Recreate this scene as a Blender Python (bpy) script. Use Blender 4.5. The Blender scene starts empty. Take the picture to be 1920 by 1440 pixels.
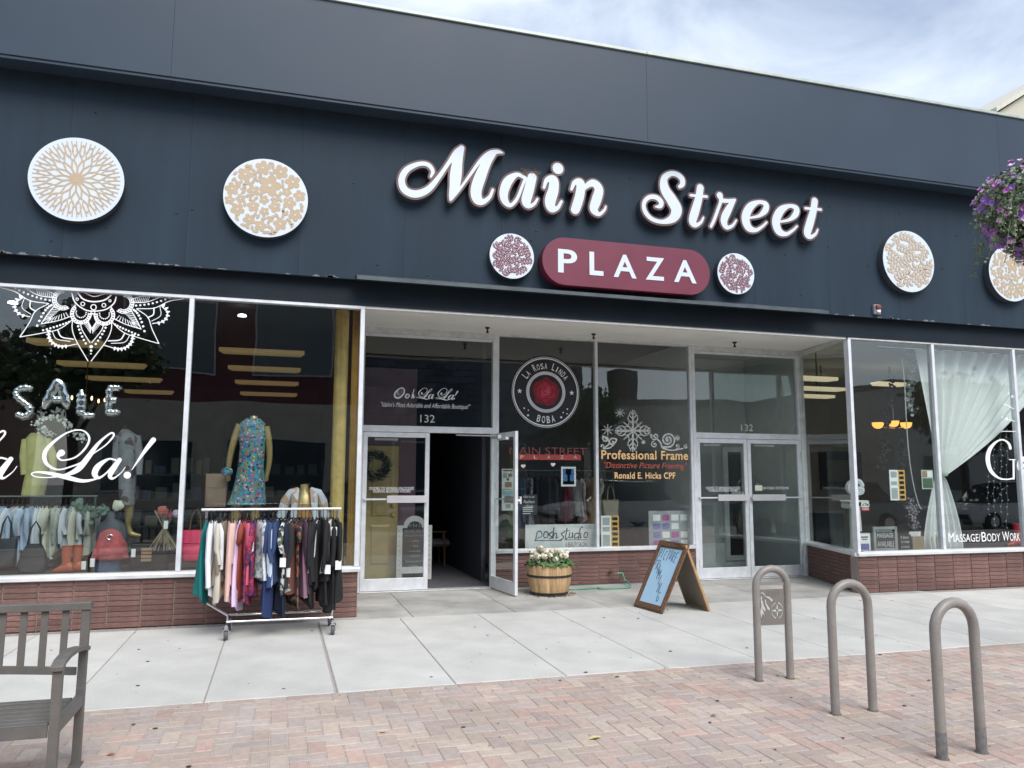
import bpy, bmesh, math, random
import numpy as np
from mathutils import Vector, Matrix
from mathutils.geometry import delaunay_2d_cdt
random.seed(7)
SC = bpy.context.scene
R = math.radians
COL = SC.collection

# ------------------------------------------------------------------ camera
F_PX, YAW, PITCH, ROLL = 1458.6, R(16.484), R(6.861), R(0.1917)
CAM = Vector((0.0, -9.25, 1.585))
_f = Vector((math.sin(YAW)*math.cos(PITCH), math.cos(YAW)*math.cos(PITCH), math.sin(PITCH)))
_r = Vector((math.cos(YAW), -math.sin(YAW), 0)); _u = _r.cross(_f)
RT = math.cos(ROLL)*_r + math.sin(ROLL)*_u
UP = -math.sin(ROLL)*_r + math.cos(ROLL)*_u
cd = bpy.data.cameras.new('camera'); cam = bpy.data.objects.new('camera', cd); COL.objects.link(cam)
cd.sensor_width = 36; cd.lens = F_PX/1920*36; cd.clip_end = 900; cd.clip_start = 0.05
cam.matrix_world = Matrix(((RT.x, UP.x, -_f.x, CAM.x), (RT.y, UP.y, -_f.y, CAM.y), (RT.z, UP.z, -_f.z, CAM.z), (0, 0, 0, 1)))
SC.camera = cam

# ------------------------------------------------------------------ world, sun, exposure
SUN_EL, SUN_AZ = R(48), R(167)      # azimuth measured from +Y clockwise: high over the street, a little to the right
w = bpy.data.worlds.new('World'); SC.world = w; w.use_nodes = True
nt = w.node_tree; nt.nodes.clear()
N = lambda t: nt.nodes.new(t)
out = N('ShaderNodeOutputWorld'); bg = N('ShaderNodeBackground'); sky = N('ShaderNodeTexSky')
sky.sky_type = 'NISHITA'; sky.sun_disc = False; sky.sun_elevation = SUN_EL; sky.sun_rotation = SUN_AZ
sky.air_density = 1.0; sky.dust_density = 1.2; sky.ozone_density = 1.6
tc = N('ShaderNodeTexCoord'); mp = N('ShaderNodeMapping'); mp.inputs['Scale'].default_value = (1.6, 1.6, 3.4); mp.inputs['Rotation'].default_value = (0.3, 0.2, 0.5)
nz = N('ShaderNodeTexNoise'); nz.inputs['Scale'].default_value = 1.9; nz.inputs['Detail'].default_value = 7; nz.inputs['Roughness'].default_value = 0.55; nz.inputs['Distortion'].default_value = 0.5
rp = N('ShaderNodeValToRGB'); rp.color_ramp.elements[0].position = 0.36; rp.color_ramp.elements[0].color = (0.16, 0.16, 0.16, 1); rp.color_ramp.elements[1].position = 0.72; rp.color_ramp.elements[1].color = (0.92, 0.92, 0.92, 1)
mx = N('ShaderNodeMix'); mx.data_type = 'RGBA'
mx.inputs['B'].default_value = (6.5, 7.1, 8.0, 1)   # thin bright cloud
L = nt.links.new
L(tc.outputs['Generated'], mp.inputs['Vector']); L(mp.outputs['Vector'], nz.inputs['Vector']); L(nz.outputs['Fac'], rp.inputs['Fac'])
L(rp.outputs['Color'], mx.inputs['Factor']); L(sky.outputs['Color'], mx.inputs['A']); L(mx.outputs['Result'], bg.inputs['Color'])
bg.inputs['Strength'].default_value = 0.072
L(bg.outputs['Background'], out.inputs['Surface'])

sd = bpy.data.lights.new('sun', 'SUN'); sd.energy = 1.5; sd.angle = R(38); sd.color = (1.0, 0.98, 0.95)
so = bpy.data.objects.new('sun', sd); COL.objects.link(so)
sv = Vector((math.sin(SUN_AZ)*math.cos(SUN_EL), math.cos(SUN_AZ)*math.cos(SUN_EL), math.sin(SUN_EL)))
so.rotation_euler = sv.to_track_quat('Z', 'Y').to_euler(); so.location = (0, -20, 20)
SC.view_settings.view_transform = 'Standard'; SC.view_settings.look = 'None'; SC.view_settings.gamma = 1
SC.view_settings.use_curve_mapping = False
SC.view_settings.exposure = 1.25
SC.render.engine = 'CYCLES'
SC.cycles.max_bounces = 8; SC.cycles.transparent_max_bounces = 24; SC.cycles.glossy_bounces = 4; SC.cycles.diffuse_bounces = 4
SC.cycles.use_denoising = True

# ------------------------------------------------------------------ pixel -> point on a real plane
def _ray(px, py):
    return (RT*((px-960)/F_PX) + UP*(-(py-720)/F_PX) + _f)
def at(px, py, Y):
    d = _ray(px, py); return CAM + d*((Y-CAM.y)/d.y)
def gnd(px, py, z=0.0):
    d = _ray(px, py); return CAM + d*((z-CAM.z)/d.z)
def proj(P):
    q = Vector(P)-CAM; z = q.dot(_f)
    return (960+F_PX*q.dot(RT)/z, 720-F_PX*q.dot(UP)/z) if z > 0.05 else (-9999, -9999)

# ------------------------------------------------------------------ materials
MATS = {}
def M(name, col, rough=0.6, metal=0.0, var=0.12, vs=6.0, bump=0.0, bs=60.0, spec=0.5, rnd=0.0, emit=None, es=0.0, trans=0.0, stretch=None, objcol=False, attr=None, coat=0.0, grain=0.0, gs=140.0, blotch=0.0):
    if name in MATS: return MATS[name]
    m = bpy.data.materials.new(name); m.use_nodes = True; t = m.node_tree; n = t.nodes; l = t.links.new
    b = n['Principled BSDF']
    b.inputs['Roughness'].default_value = rough; b.inputs['Metallic'].default_value = metal
    b.inputs['Specular IOR Level'].default_value = spec
    if coat: b.inputs['Coat Weight'].default_value = coat
    c = n.new('ShaderNodeTexCoord'); no = n.new('ShaderNodeTexNoise'); no.inputs['Scale'].default_value = vs; no.inputs['Detail'].default_value = 6
    src = c.outputs['Object']
    if stretch:
        mpp = n.new('ShaderNodeMapping'); mpp.inputs['Scale'].default_value = stretch; l(src, mpp.inputs['Vector']); src = mpp.outputs['Vector']
    l(src, no.inputs['Vector'])
    mr = n.new('ShaderNodeMapRange'); mr.inputs['From Min'].default_value = 0.3; mr.inputs['From Max'].default_value = 0.7
    mr.inputs['To Min'].default_value = 1-var; mr.inputs['To Max'].default_value = 1+var
    l(no.outputs['Fac'], mr.inputs['Value'])
    val = mr.outputs['Result']
    if rnd:
        oi = n.new('ShaderNodeObjectInfo'); mr2 = n.new('ShaderNodeMapRange'); mr2.inputs['To Min'].default_value = 1-rnd; mr2.inputs['To Max'].default_value = 1+rnd
        l(oi.outputs['Random'], mr2.inputs['Value']); mm = n.new('ShaderNodeMath'); mm.operation = 'MULTIPLY'
        l(val, mm.inputs[0]); l(mr2.outputs['Result'], mm.inputs[1]); val = mm.outputs[0]
    for amt, sc_, lo, hi in ((grain, gs, .35, .65), (blotch, .9, .4, .62)):
        if amt:
            n3 = n.new('ShaderNodeTexNoise'); n3.inputs['Scale'].default_value = sc_; n3.inputs['Detail'].default_value = 3 if sc_ > 5 else 9; n3.inputs['Roughness'].default_value = .6
            wp = n.new('ShaderNodeNewGeometry'); l(wp.outputs['Position'], n3.inputs['Vector'])
            mr3 = n.new('ShaderNodeMapRange'); mr3.inputs['From Min'].default_value = lo; mr3.inputs['From Max'].default_value = hi; mr3.inputs['To Min'].default_value = 1-amt; mr3.inputs['To Max'].default_value = 1+amt*.6
            l(n3.outputs['Fac'], mr3.inputs['Value']); m3 = n.new('ShaderNodeMath'); m3.operation = 'MULTIPLY'; l(val, m3.inputs[0]); l(mr3.outputs['Result'], m3.inputs[1]); val = m3.outputs[0]
    vm = n.new('ShaderNodeVectorMath'); vm.operation = 'SCALE'
    if objcol:
        oi2 = n.new('ShaderNodeObjectInfo'); l(oi2.outputs['Color'], vm.inputs[0])
    elif attr:
        at_ = n.new('ShaderNodeAttribute'); at_.attribute_name = attr; l(at_.outputs['Color'], vm.inputs[0])
    else:
        vm.inputs[0].default_value = col[:3]
    l(val, vm.inputs['Scale']); l(vm.outputs['Vector'], b.inputs['Base Color'])
    rr = n.new('ShaderNodeMapRange'); rr.inputs['To Min'].default_value = max(0.02, rough-0.1*min(1, rough*2)); rr.inputs['To Max'].default_value = min(1, rough+0.1*min(1, rough*2))
    l(no.outputs['Fac'], rr.inputs['Value']); l(rr.outputs['Result'], b.inputs['Roughness'])
    if bump:
        n2 = n.new('ShaderNodeTexNoise'); n2.inputs['Scale'].default_value = bs; n2.inputs['Detail'].default_value = 5; l(src, n2.inputs['Vector'])
        bp = n.new('ShaderNodeBump'); bp.inputs['Strength'].default_value = bump; bp.inputs['Distance'].default_value = 0.01
        l(n2.outputs['Fac'], bp.inputs['Height']); l(bp.outputs['Normal'], b.inputs['Normal'])
    if emit: b.inputs['Emission Color'].default_value = (*emit, 1); b.inputs['Emission Strength'].default_value = es
    if trans: b.inputs['Transmission Weight'].default_value = trans
    MATS[name] = m; return m

def glass_mat(name, r0, tint=(0.93, 0.96, 0.95)):
    m = bpy.data.materials.new(name); m.use_nodes = True; t = m.node_tree; n = t.nodes; l = t.links.new; n.clear()
    o = n.new('ShaderNodeOutputMaterial'); g = n.new('ShaderNodeBsdfGlossy'); g.inputs['Roughness'].default_value = 0.0
    tr = n.new('ShaderNodeBsdfTransparent'); tr.inputs['Color'].default_value = (*tint, 1)
    ge = n.new('ShaderNodeNewGeometry'); d = n.new('ShaderNodeVectorMath'); d.operation = 'DOT_PRODUCT'
    l(ge.outputs['Normal'], d.inputs[0]); l(ge.outputs['Incoming'], d.inputs[1])
    a = n.new('ShaderNodeMath'); a.operation = 'ABSOLUTE'; l(d.outputs['Value'], a.inputs[0])
    s = n.new('ShaderNodeMath'); s.operation = 'SUBTRACT'; s.inputs[0].default_value = 1; l(a.outputs[0], s.inputs[1])
    p = n.new('ShaderNodeMath'); p.operation = 'POWER'; p.inputs[1].default_value = 5; l(s.outputs[0], p.inputs[0])
    ma = n.new('ShaderNodeMath'); ma.operation = 'MULTIPLY_ADD'; ma.inputs[1].default_value = 1-r0; ma.inputs[2].default_value = r0; l(p.outputs[0], ma.inputs[0])
    mi = n.new('ShaderNodeMixShader'); l(ma.outputs[0], mi.inputs[0]); l(tr.outputs[0], mi.inputs[1]); l(g.outputs[0], mi.inputs[2]); l(mi.outputs[0], o.inputs['Surface'])
    # old float glass is never quite flat
    c = n.new('ShaderNodeTexCoord'); no = n.new('ShaderNodeTexNoise'); no.inputs['Scale'].default_value = 1.1; no.inputs['Detail'].default_value = 1
    bp = n.new('ShaderNodeBump'); bp.inputs['Strength'].default_value = 0.12; bp.inputs['Distance'].default_value = 0.02
    l(c.outputs['Object'], no.inputs['Vector']); l(no.outputs['Fac'], bp.inputs['Height']); l(bp.outputs['Normal'], g.inputs['Normal'])
    MATS[name] = m; return m

def sheer_mat(name, col, op):
    m = bpy.data.materials.new(name); m.use_nodes = True; t = m.node_tree; n = t.nodes; l = t.links.new; n.clear()
    o = n.new('ShaderNodeOutputMaterial'); d = n.new('ShaderNodeBsdfDiffuse'); d.inputs['Color'].default_value = (*col, 1)
    tl = n.new('ShaderNodeBsdfTranslucent'); tl.inputs['Color'].default_value = (*col, 1); tr = n.new('ShaderNodeBsdfTransparent')
    m1 = n.new('ShaderNodeMixShader'); m1.inputs[0].default_value = 0.12; l(d.outputs[0], m1.inputs[1]); l(tl.outputs[0], m1.inputs[2])
    m2 = n.new('ShaderNodeMixShader'); m2.inputs[0].default_value = op; l(tr.outputs[0], m2.inputs[1]); l(m1.outputs[0], m2.inputs[2]); l(m2.outputs[0], o.inputs['Surface'])
    MATS[name] = m; return m

def speckle_mat(name, cols, scale=30.0, rough=0.7, kind='VORONOI'):
    # printed cloth: cells of several dye colours
    m = bpy.data.materials.new(name); m.use_nodes = True; t = m.node_tree; n = t.nodes; l = t.links.new
    b = n['Principled BSDF']; b.inputs['Roughness'].default_value = rough
    c = n.new('ShaderNodeTexCoord'); v = n.new('ShaderNodeTexVoronoi'); v.inputs['Scale'].default_value = scale; v.inputs['Randomness'].default_value = 1
    nn = n.new('ShaderNodeTexNoise'); nn.inputs['Scale'].default_value = scale*0.7; mv = n.new('ShaderNodeVectorMath'); mv.operation = 'MULTIPLY_ADD'
    mv.inputs[1].default_value = (0.03, 0.03, 0.03); l(nn.outputs['Color'], mv.inputs[0]); l(c.outputs['Object'], mv.inputs[2]); l(c.outputs['Object'], nn.inputs['Vector'])
    l(mv.outputs[0], v.inputs['Vector'])
    s = n.new('ShaderNodeSeparateColor'); l(v.outputs['Color'], s.inputs[0]); r = n.new('ShaderNodeValToRGB'); r.color_ramp.interpolation = 'CONSTANT'
    e = r.color_ramp.elements
    while len(e) < len(cols): e.new(0.5)
    for i, cc in enumerate(cols): e[i].position = i/len(cols); e[i].color = (*cc, 1)
    l(s.outputs[0], r.inputs[0]); l(r.outputs[0], b.inputs['Base Color'])
    MATS[name] = m; return m

# ------------------------------------------------------------------ mesh builder
class MB:
    def __init__(s): s.v = []; s.f = []
    def add(s, vs, fs):
        o = len(s.v); s.v += [tuple(x) for x in vs]; s.f += [tuple(i+o for i in f) for f in fs]; return s
    def box(s, x0, x1, y0, y1, z0, z1, ch=0.0):
        x0, x1 = min(x0, x1), max(x0, x1); y0, y1 = min(y0, y1), max(y0, y1); z0, z1 = min(z0, z1), max(z0, z1)
        return s.add([(x0,y0,z0),(x1,y0,z0),(x1,y1,z0),(x0,y1,z0),(x0,y0,z1),(x1,y0,z1),(x1,y1,z1),(x0,y1,z1)],
                     [(0,3,2,1),(4,5,6,7),(0,1,5,4),(1,2,6,5),(2,3,7,6),(3,0,4,7)])
    def obox(s, c, ax, ay, az):
        c, ax, ay, az = Vector(c), Vector(ax), Vector(ay), Vector(az)
        P = [c+ax*i+ay*j+az*k for k in (-1,1) for (i,j) in ((-1,-1),(1,-1),(1,1),(-1,1))]
        return s.add(P, [(0,3,2,1),(4,5,6,7),(0,1,5,4),(1,2,6,5),(2,3,7,6),(3,0,4,7)])
    def bar(s, a, b, wx, wy, upv=(0,0,1)):
        a, b = Vector(a), Vector(b); d = (b-a); L_ = d.length; d.normalize(); u = Vector(upv)
        if abs(d.dot(u)) > .98: u = Vector((0,1,0))
        x = d.cross(u).normalized(); y = x.cross(d)
        return s.obox((a+b)/2, x*(wx/2), y*(wy/2), d*(L_/2))
    def tube(s, pts, r, n=8, caps=True, flat=(1,1), closed=False):
        pts = [Vector(p) for p in pts]; k = len(pts); rs = r if isinstance(r, (list, tuple)) else [r]*k
        vs = []; prev = None
        for i, p in enumerate(pts):
            if closed: d = pts[(i+1) % k]-pts[i-1]
            else: d = pts[min(i+1, k-1)]-pts[max(i-1, 0)]
            if d.length < 1e-9: d = Vector((0,0,1))
            d.normalize()
            if prev is None:
                u = Vector((0,0,1)) if abs(d.z) < .9 else Vector((0,1,0))
                x = d.cross(u).normalized()
            else:
                x = (prev - d*prev.dot(d)); x = x.normalized() if x.length > 1e-6 else d.cross(Vector((0,1,0.1))).normalized()
            prev = x; y = d.cross(x)
            for j in range(n):
                a = 2*math.pi*j/n; vs.append(p + x*(math.cos(a)*rs[i]*flat[0]) + y*(math.sin(a)*rs[i]*flat[1]))
        fs = []
        for i in range(k if closed else k-1):
            for j in range(n):
                a = i*n+j; b = i*n+(j+1) % n; c = ((i+1) % k)*n+(j+1) % n; d_ = ((i+1) % k)*n+j
                fs.append((a, b, c, d_))
        if caps and not closed: fs += [tuple(range(n-1, -1, -1)), tuple((k-1)*n+j for j in range(n))]
        return s.add(vs, fs)
    def loft(s, rings, caps=True, wrap=True):
        n = len(rings[0]); vs = [p for r_ in rings for p in r_]; fs = []
        for i in range(len(rings)-1):
            for j in range(n if wrap else n-1):
                fs.append((i*n+j, i*n+(j+1) % n, (i+1)*n+(j+1) % n, (i+1)*n+j))
        if caps and wrap: fs += [tuple(range(n-1, -1, -1)), tuple((len(rings)-1)*n+j for j in range(n))]
        return s.add(vs, fs)
    def lathe(s, prof, c=(0,0,0), n=24, caps=True, sx=1, sy=1):
        c = Vector(c)
        return s.loft([[c+Vector((r*math.cos(2*math.pi*j/n)*sx, r*math.sin(2*math.pi*j/n)*sy, z)) for j in range(n)] for r, z in prof], caps)
    def ball(s, c, r, n=10, m=6):
        c = Vector(c); rr = r if isinstance(r, (tuple, list)) else (r, r, r)
        return s.loft([[c+Vector((rr[0]*math.sin(math.pi*(i+.02)/(m+.04))*math.cos(2*math.pi*j/n), rr[1]*math.sin(math.pi*(i+.02)/(m+.04))*math.sin(2*math.pi*j/n), -rr[2]*math.cos(math.pi*(i+.02)/(m+.04)))) for j in range(n)] for i in range(m+1)])
    def flat(s, V, T, O, U, W):   # 2D triangulation onto a plane
        O, U, W = Vector(O), Vector(U), Vector(W)
        return s.add([O+U*x+W*y for x, y in V], T)
    def slab2(s, loops, V, T, O, U, W, D):   # extruded 2D shape: front at O, back at O+D
        O, U, W, D = Vector(O), Vector(U), Vector(W), Vector(D)
        s.add([O+U*x+W*y for x, y in V], T); s.add([O+D+U*x+W*y for x, y in V], [tuple(reversed(t)) for t in T])
        for lp in loops:
            n = len(lp); P = [O+U*x+W*y for x, y in lp]
            s.add(P+[p+D for p in P], [(i, i+n, (i+1) % n+n, (i+1) % n) for i in range(n)])
        return s
    def mesh(s, name, smooth=None):
        me = bpy.data.meshes.new(name); me.from_pydata(s.v, [], s.f); me.update()
        if smooth:
            me.polygons.foreach_set('use_smooth', [True]*len(me.polygons)); me.set_sharp_from_angle(angle=R(smooth))
        return me

WL = {}
def tag(o, label=None, cat=None, group=None, kind=None):
    if label: o['label'] = label
    if cat: o['category'] = cat
    if group: o['group'] = group
    if kind: o['kind'] = kind
    return o
def thing(name, label, cat, loc=(0,0,0), group=None, rz=0.0):
    o = bpy.data.objects.new(name, None); COL.objects.link(o); o.location = loc; o.rotation_euler.z = rz; o.empty_display_size = .1
    WL[o.name] = Vector(loc); return tag(o, label, cat, group)
def ob(name, mb, mat, parent=None, label=None, cat=None, group=None, kind=None, smooth=None, bev=0.0, fix=False):
    """link a mesh given in world coordinates; its origin goes to the middle of its base"""
    V = np.array(mb.v, dtype=float)
    c = Vector(((V[:,0].min()+V[:,0].max())/2, (V[:,1].min()+V[:,1].max())/2, V[:,2].min()))
    s2 = MB(); s2.v = (V-np.array(c)).tolist(); s2.f = mb.f
    me = s2.mesh(name, smooth)
    if fix:
        bm = bmesh.new(); bm.from_mesh(me); bmesh.ops.recalc_face_normals(bm, faces=bm.faces); bm.to_mesh(me); bm.free()
    for m_ in (mat if isinstance(mat, (list, tuple)) else [mat]): me.materials.append(m_)
    o = bpy.data.objects.new(name, me); COL.objects.link(o)
    if parent: o.parent = parent; o.location = c - WL[parent.name]
    else: o.location = c
    WL[o.name] = c
    if bev:
        b = o.modifiers.new('bevel', 'BEVEL'); b.width = bev; b.segments = 2; b.limit_method = 'ANGLE'; b.angle_limit = R(40)
    return tag(o, label, cat, group, kind)
def inst(name, me, parent, loc, rot=(0,0,0), sc=(1,1,1), mat=None):
    o = bpy.data.objects.new(name, me); COL.objects.link(o); o.parent = parent
    o.location = Vector(loc)-(WL[parent.name] if parent else Vector((0,0,0))); o.rotation_euler = rot; o.scale = sc; WL[o.name] = Vector(loc)
    return o
ORD = ['first','second','third','fourth','fifth','sixth','seventh','eighth','ninth','tenth','eleventh','twelfth','thirteenth','fourteenth','fifteenth','sixteenth','seventeenth','eighteenth','nineteenth','twentieth']
ORD += ['twenty-'+x for x in ORD[:9]] + ['thirtieth'] + ['thirty-'+x for x in ORD[:9]]

# ------------------------------------------------------------------ drawn lettering: union of round-ended strokes -> outlines -> filled mesh
def cr(pts, sub=7):
    """Catmull-Rom through (x, y, r)"""
    P = np.array(pts, float)
    if len(P) < 3:
        return P if len(P) == 2 else np.vstack([P, P+1e-6])
    P = np.vstack([2*P[0]-P[1], P, 2*P[-1]-P[-2]]); o = []
    for i in range(1, len(P)-2):
        for t in np.linspace(0, 1, sub, endpoint=False):
            o.append(.5*((2*P[i])+(-P[i-1]+P[i+1])*t+(2*P[i-1]-5*P[i]+4*P[i+1]-P[i+2])*t*t+(-P[i-1]+3*P[i]-3*P[i+1]+P[i+2])*t**3))
    o.append(P[-2]); o = np.array(o); o[:,2] = np.maximum(o[:,2], 1e-5); return o
def sdf_loops(strokes, cell, off=0.0):
    A = np.vstack(strokes); pad = A[:,2].max()+abs(off)+3*cell
    x0, y0 = A[:,0].min()-pad, A[:,1].min()-pad; x1, y1 = A[:,0].max()+pad, A[:,1].max()+pad
    nx, ny = int((x1-x0)/cell)+2, int((y1-y0)/cell)+2
    xs = x0+np.arange(nx)*cell; ys = y0+np.arange(ny)*cell
    D = np.full((ny, nx), 1e3)
    for S in strokes:
        for a, b in zip(S[:-1], S[1:]):
            m = max(a[2], b[2])+off+3*cell
            i0 = max(0, int((min(a[0], b[0])-m-x0)/cell)); i1 = min(nx, int((max(a[0], b[0])+m-x0)/cell)+2)
            j0 = max(0, int((min(a[1], b[1])-m-y0)/cell)); j1 = min(ny, int((max(a[1], b[1])+m-y0)/cell)+2)
            X, Y_ = np.meshgrid(xs[i0:i1], ys[j0:j1]); dx, dy = b[0]-a[0], b[1]-a[1]; q = dx*dx+dy*dy+1e-12
            t = np.clip(((X-a[0])*dx+(Y_-a[1])*dy)/q, 0, 1)
            d = np.hypot(X-a[0]-t*dx, Y_-a[1]-t*dy)-(a[2]+t*(b[2]-a[2]))-off
            D[j0:j1, i0:i1] = np.minimum(D[j0:j1, i0:i1], d)
    D[np.abs(D) < 1e-7] = 1e-7
    S_ = D < 0; code = S_[:-1,:-1]*1+S_[:-1,1:]*2+S_[1:,1:]*4+S_[1:,:-1]*8
    seg = {}
    def ep(e, j, i):
        if e == 0: a, b = (j,i), (j,i+1)
        elif e == 1: a, b = (j,i+1), (j+1,i+1)
        elif e == 2: a, b = (j+1,i), (j+1,i+1)
        else: a, b = (j,i), (j+1,i)
        return (a, b)
    T = {1:[(3,0)],2:[(0,1)],3:[(3,1)],4:[(1,2)],5:[(3,2),(1,0)],6:[(0,2)],7:[(3,2)],8:[(2,3)],9:[(2,0)],10:[(0,3),(2,1)],11:[(2,1)],12:[(1,3)],13:[(1,0)],14:[(0,3)]}
    for j, i in zip(*np.nonzero((code > 0) & (code < 15))):
        for a, b in T[int(code[j,i])]: seg[ep(a, j, i)] = ep(b, j, i)
    loops = []
    while seg:
        k0, k = seg.popitem(); lp = [k0, k]
        while k in seg:
            k = seg.pop(k); lp.append(k)
        pts = []
        for (a, b) in lp[:-1]:
            t = D[a]/(D[a]-D[b]); pts.append((x0+cell*(a[1]+t*(b[1]-a[1])), y0+cell*(a[0]+t*(b[0]-a[0]))))
        if len(pts) > 3:
            pts2 = [pts[0]]
            for p in pts[1:]:
                if math.hypot(p[0]-pts2[-1][0], p[1]-pts2[-1][1]) > cell*.55: pts2.append(p)
            if len(pts2) > 3: loops.append(pts2)
    return loops
def fill(loops):
    V = []; E = []
    for lp in loops:
        o = len(V); n = len(lp); V += [Vector(p) for p in lp]; E += [(o+i, o+(i+1) % n) for i in range(n)]
    r = delaunay_2d_cdt(V, E, [], 0, 1e-7); ov = [tuple(v) for v in r[0]]; tris = r[2]
    if not tris: return [], []
    C = np.array([[sum(ov[i][0] for i in t)/3, sum(ov[i][1] for i in t)/3] for t in tris]); ins = np.zeros(len(C), bool)
    for lp in loops:
        P = np.array(lp); Q = np.roll(P, -1, axis=0)
        for (ax, ay), (bx, by) in zip(P, Q):
            if ay == by: continue
            c = ((ay > C[:,1]) != (by > C[:,1])) & (C[:,0] < (bx-ax)*(C[:,1]-ay)/(by-ay)+ax); ins ^= c
    T = []
    for t, k in zip(tris, ins):
        if k:
            a, b, c = (ov[i] for i in t)
            T.append(tuple(t) if (b[0]-a[0])*(c[1]-a[1])-(b[1]-a[1])*(c[0]-a[0]) > 0 else tuple(reversed(t)))
    return ov, T
XA, ZA = Vector((1,0,0)), Vector((0,0,1))
def strokes_px(raw, zx, zy, zs, Y, mirror=None):
    """strokes drawn in photo pixels -> (X, Z, r) metres in the plane Y"""
    o = []
    for st in raw:
        q = []
        for x, y, r in st:
            p = at(zx+x/zs, zy+y/zs, Y); p2 = at(zx+x/zs, zy+(y+10)/zs, Y); q.append((p.x, p.z, r*abs(p.z-p2.z)/10))
        o.append(cr(q))
    return o
def draw(mb, strokes, Y, cell, off=0.0, depth=0.0):
    lp = sdf_loops(strokes, cell, off); V, T = fill(lp)
    if depth: mb.slab2(lp, V, T, (0, Y, 0), XA, ZA, (0, depth, 0))
    else: mb.flat(V, T, (0, Y, 0), XA, ZA)
    return mb
_tc = {}
def text2d(s, shear=0.0, off=0.0, sp=1.0):
    k = (s, shear, off, sp)
    if k not in _tc:
        cu = bpy.data.curves.new('lettering', 'FONT'); cu.body = s; cu.shear = shear; cu.offset = off; cu.space_character = sp; cu.resolution_u = 4
        o = bpy.data.objects.new('lettering', cu); me = o.to_mesh(); V = np.array([v.co[:2] for v in me.vertices]); F = [tuple(p.vertices) for p in me.polygons]
        F2 = []
        for f in F:
            a, b, c = V[f[0]], V[f[1]], V[f[2]]
            F2.append(f if (b[0]-a[0])*(c[1]-a[1])-(b[1]-a[1])*(c[0]-a[0]) > 0 else tuple(reversed(f)))
        o.to_mesh_clear(); bpy.data.objects.remove(o); bpy.data.curves.remove(cu)
        lo = V.min(0); hi = V.max(0); _tc[k] = ((V-lo)/(hi-lo), F2)
    return _tc[k]
def text(mb, s, O, U, W, **kw):
    """text stretched into the parallelogram O, O+U, O+W"""
    V, F_ = text2d(s, **kw); return mb.flat(V, F_, O, U, W)
def text_px(mb, s, bl, br, tl, Y, **kw):
    a, b, c = at(*bl, Y), at(*br, Y), at(*tl, Y); z = (a.z+b.z)/2
    return text(mb, s, (a.x, Y, z), (b.x-a.x, 0, 0), (0, 0, c.z-a.z), **kw)
def circ(mb, X, Z, r, Y, n=12, th=0.0):
    P = [(X+r*math.cos(2*math.pi*i/n), Z+r*math.sin(2*math.pi*i/n)) for i in range(n)]
    return mb.add([(x, Y, z) for x, z in P], [tuple(range(n))])

# ================================================================== materials used widely
paint = M('navy_black_paint', (0.025, 0.040, 0.057), 0.6, var=.13, vs=1.6, bump=.04, bs=120, spec=.14, stretch=(2.5, 2.5, .3))
canopy_m = M('canopy_sheet_paint', (0.032, 0.050, 0.074), 0.45, var=.07, vs=1.2, bump=.05, bs=3, spec=.3)
header_m = M('header_paint', (0.014, 0.021, 0.029), 0.6, var=.15, vs=2, spec=.15)
alu = M('aluminium', (0.70, 0.72, 0.75), 0.38, metal=.2, var=.1, vs=9, bump=.03, bs=200)
alu_old = M('weathered_aluminium', (0.58, 0.58, 0.57), 0.5, metal=.15, var=.16, vs=12)
sill_m = M('sill_aluminium', (0.70, 0.71, 0.72), 0.42, metal=.35, var=.1, vs=5)
soffit_m = M('soffit_paint', (0.82, 0.80, 0.74), 0.7, var=.06, vs=1.5)
brick_m = M('roman_brick', (0.17, 0.088, 0.075), 0.75, var=.22, vs=14, bump=.35, bs=60, rnd=.22, grain=.12, gs=90, blotch=.16)
mortar_m = M('brick_mortar', (0.26, 0.22, 0.195), 0.95, var=.2, vs=30, bump=.3, bs=120)
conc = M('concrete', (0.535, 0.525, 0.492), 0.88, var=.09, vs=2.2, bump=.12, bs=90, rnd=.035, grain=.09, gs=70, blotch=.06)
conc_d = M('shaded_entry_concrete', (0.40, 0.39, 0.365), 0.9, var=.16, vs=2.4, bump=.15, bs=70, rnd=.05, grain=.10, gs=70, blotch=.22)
joint_m = M('joint_dirt', (0.30, 0.265, 0.24), 0.95, var=.3, vs=20)
seal_m = M('joint_sealant', (0.36, 0.34, 0.31), 0.8, var=.15, vs=20)
asph = M('asphalt', (0.055, 0.055, 0.056), 0.9, var=.2, vs=8, bump=.3, bs=150)
glass = glass_mat('window_glass', 0.08)
white_v = M('white_vinyl', (0.82, 0.83, 0.84), 0.5, var=.04)
black_m = M('black_satin', (0.012, 0.012, 0.014), 0.45, var=.2)
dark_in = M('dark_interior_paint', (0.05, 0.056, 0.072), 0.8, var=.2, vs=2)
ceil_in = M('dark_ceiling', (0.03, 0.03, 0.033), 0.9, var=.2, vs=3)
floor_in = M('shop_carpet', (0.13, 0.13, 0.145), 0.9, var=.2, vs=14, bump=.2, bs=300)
chrome = M('chrome', (0.62, 0.63, 0.65), 0.18, metal=1, var=.1)
gold = M('gold_paint', (0.80, 0.58, 0.20), 0.36, metal=.2, var=.2, vs=7, bump=.3, bs=25)
wood = M('plain_wood', (0.33, 0.21, 0.105), 0.6, var=.25, vs=5, stretch=(8, 8, 1), bump=.1, bs=40)
paper = M('white_paper', (0.78, 0.79, 0.78), 0.7, var=.04)

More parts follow.
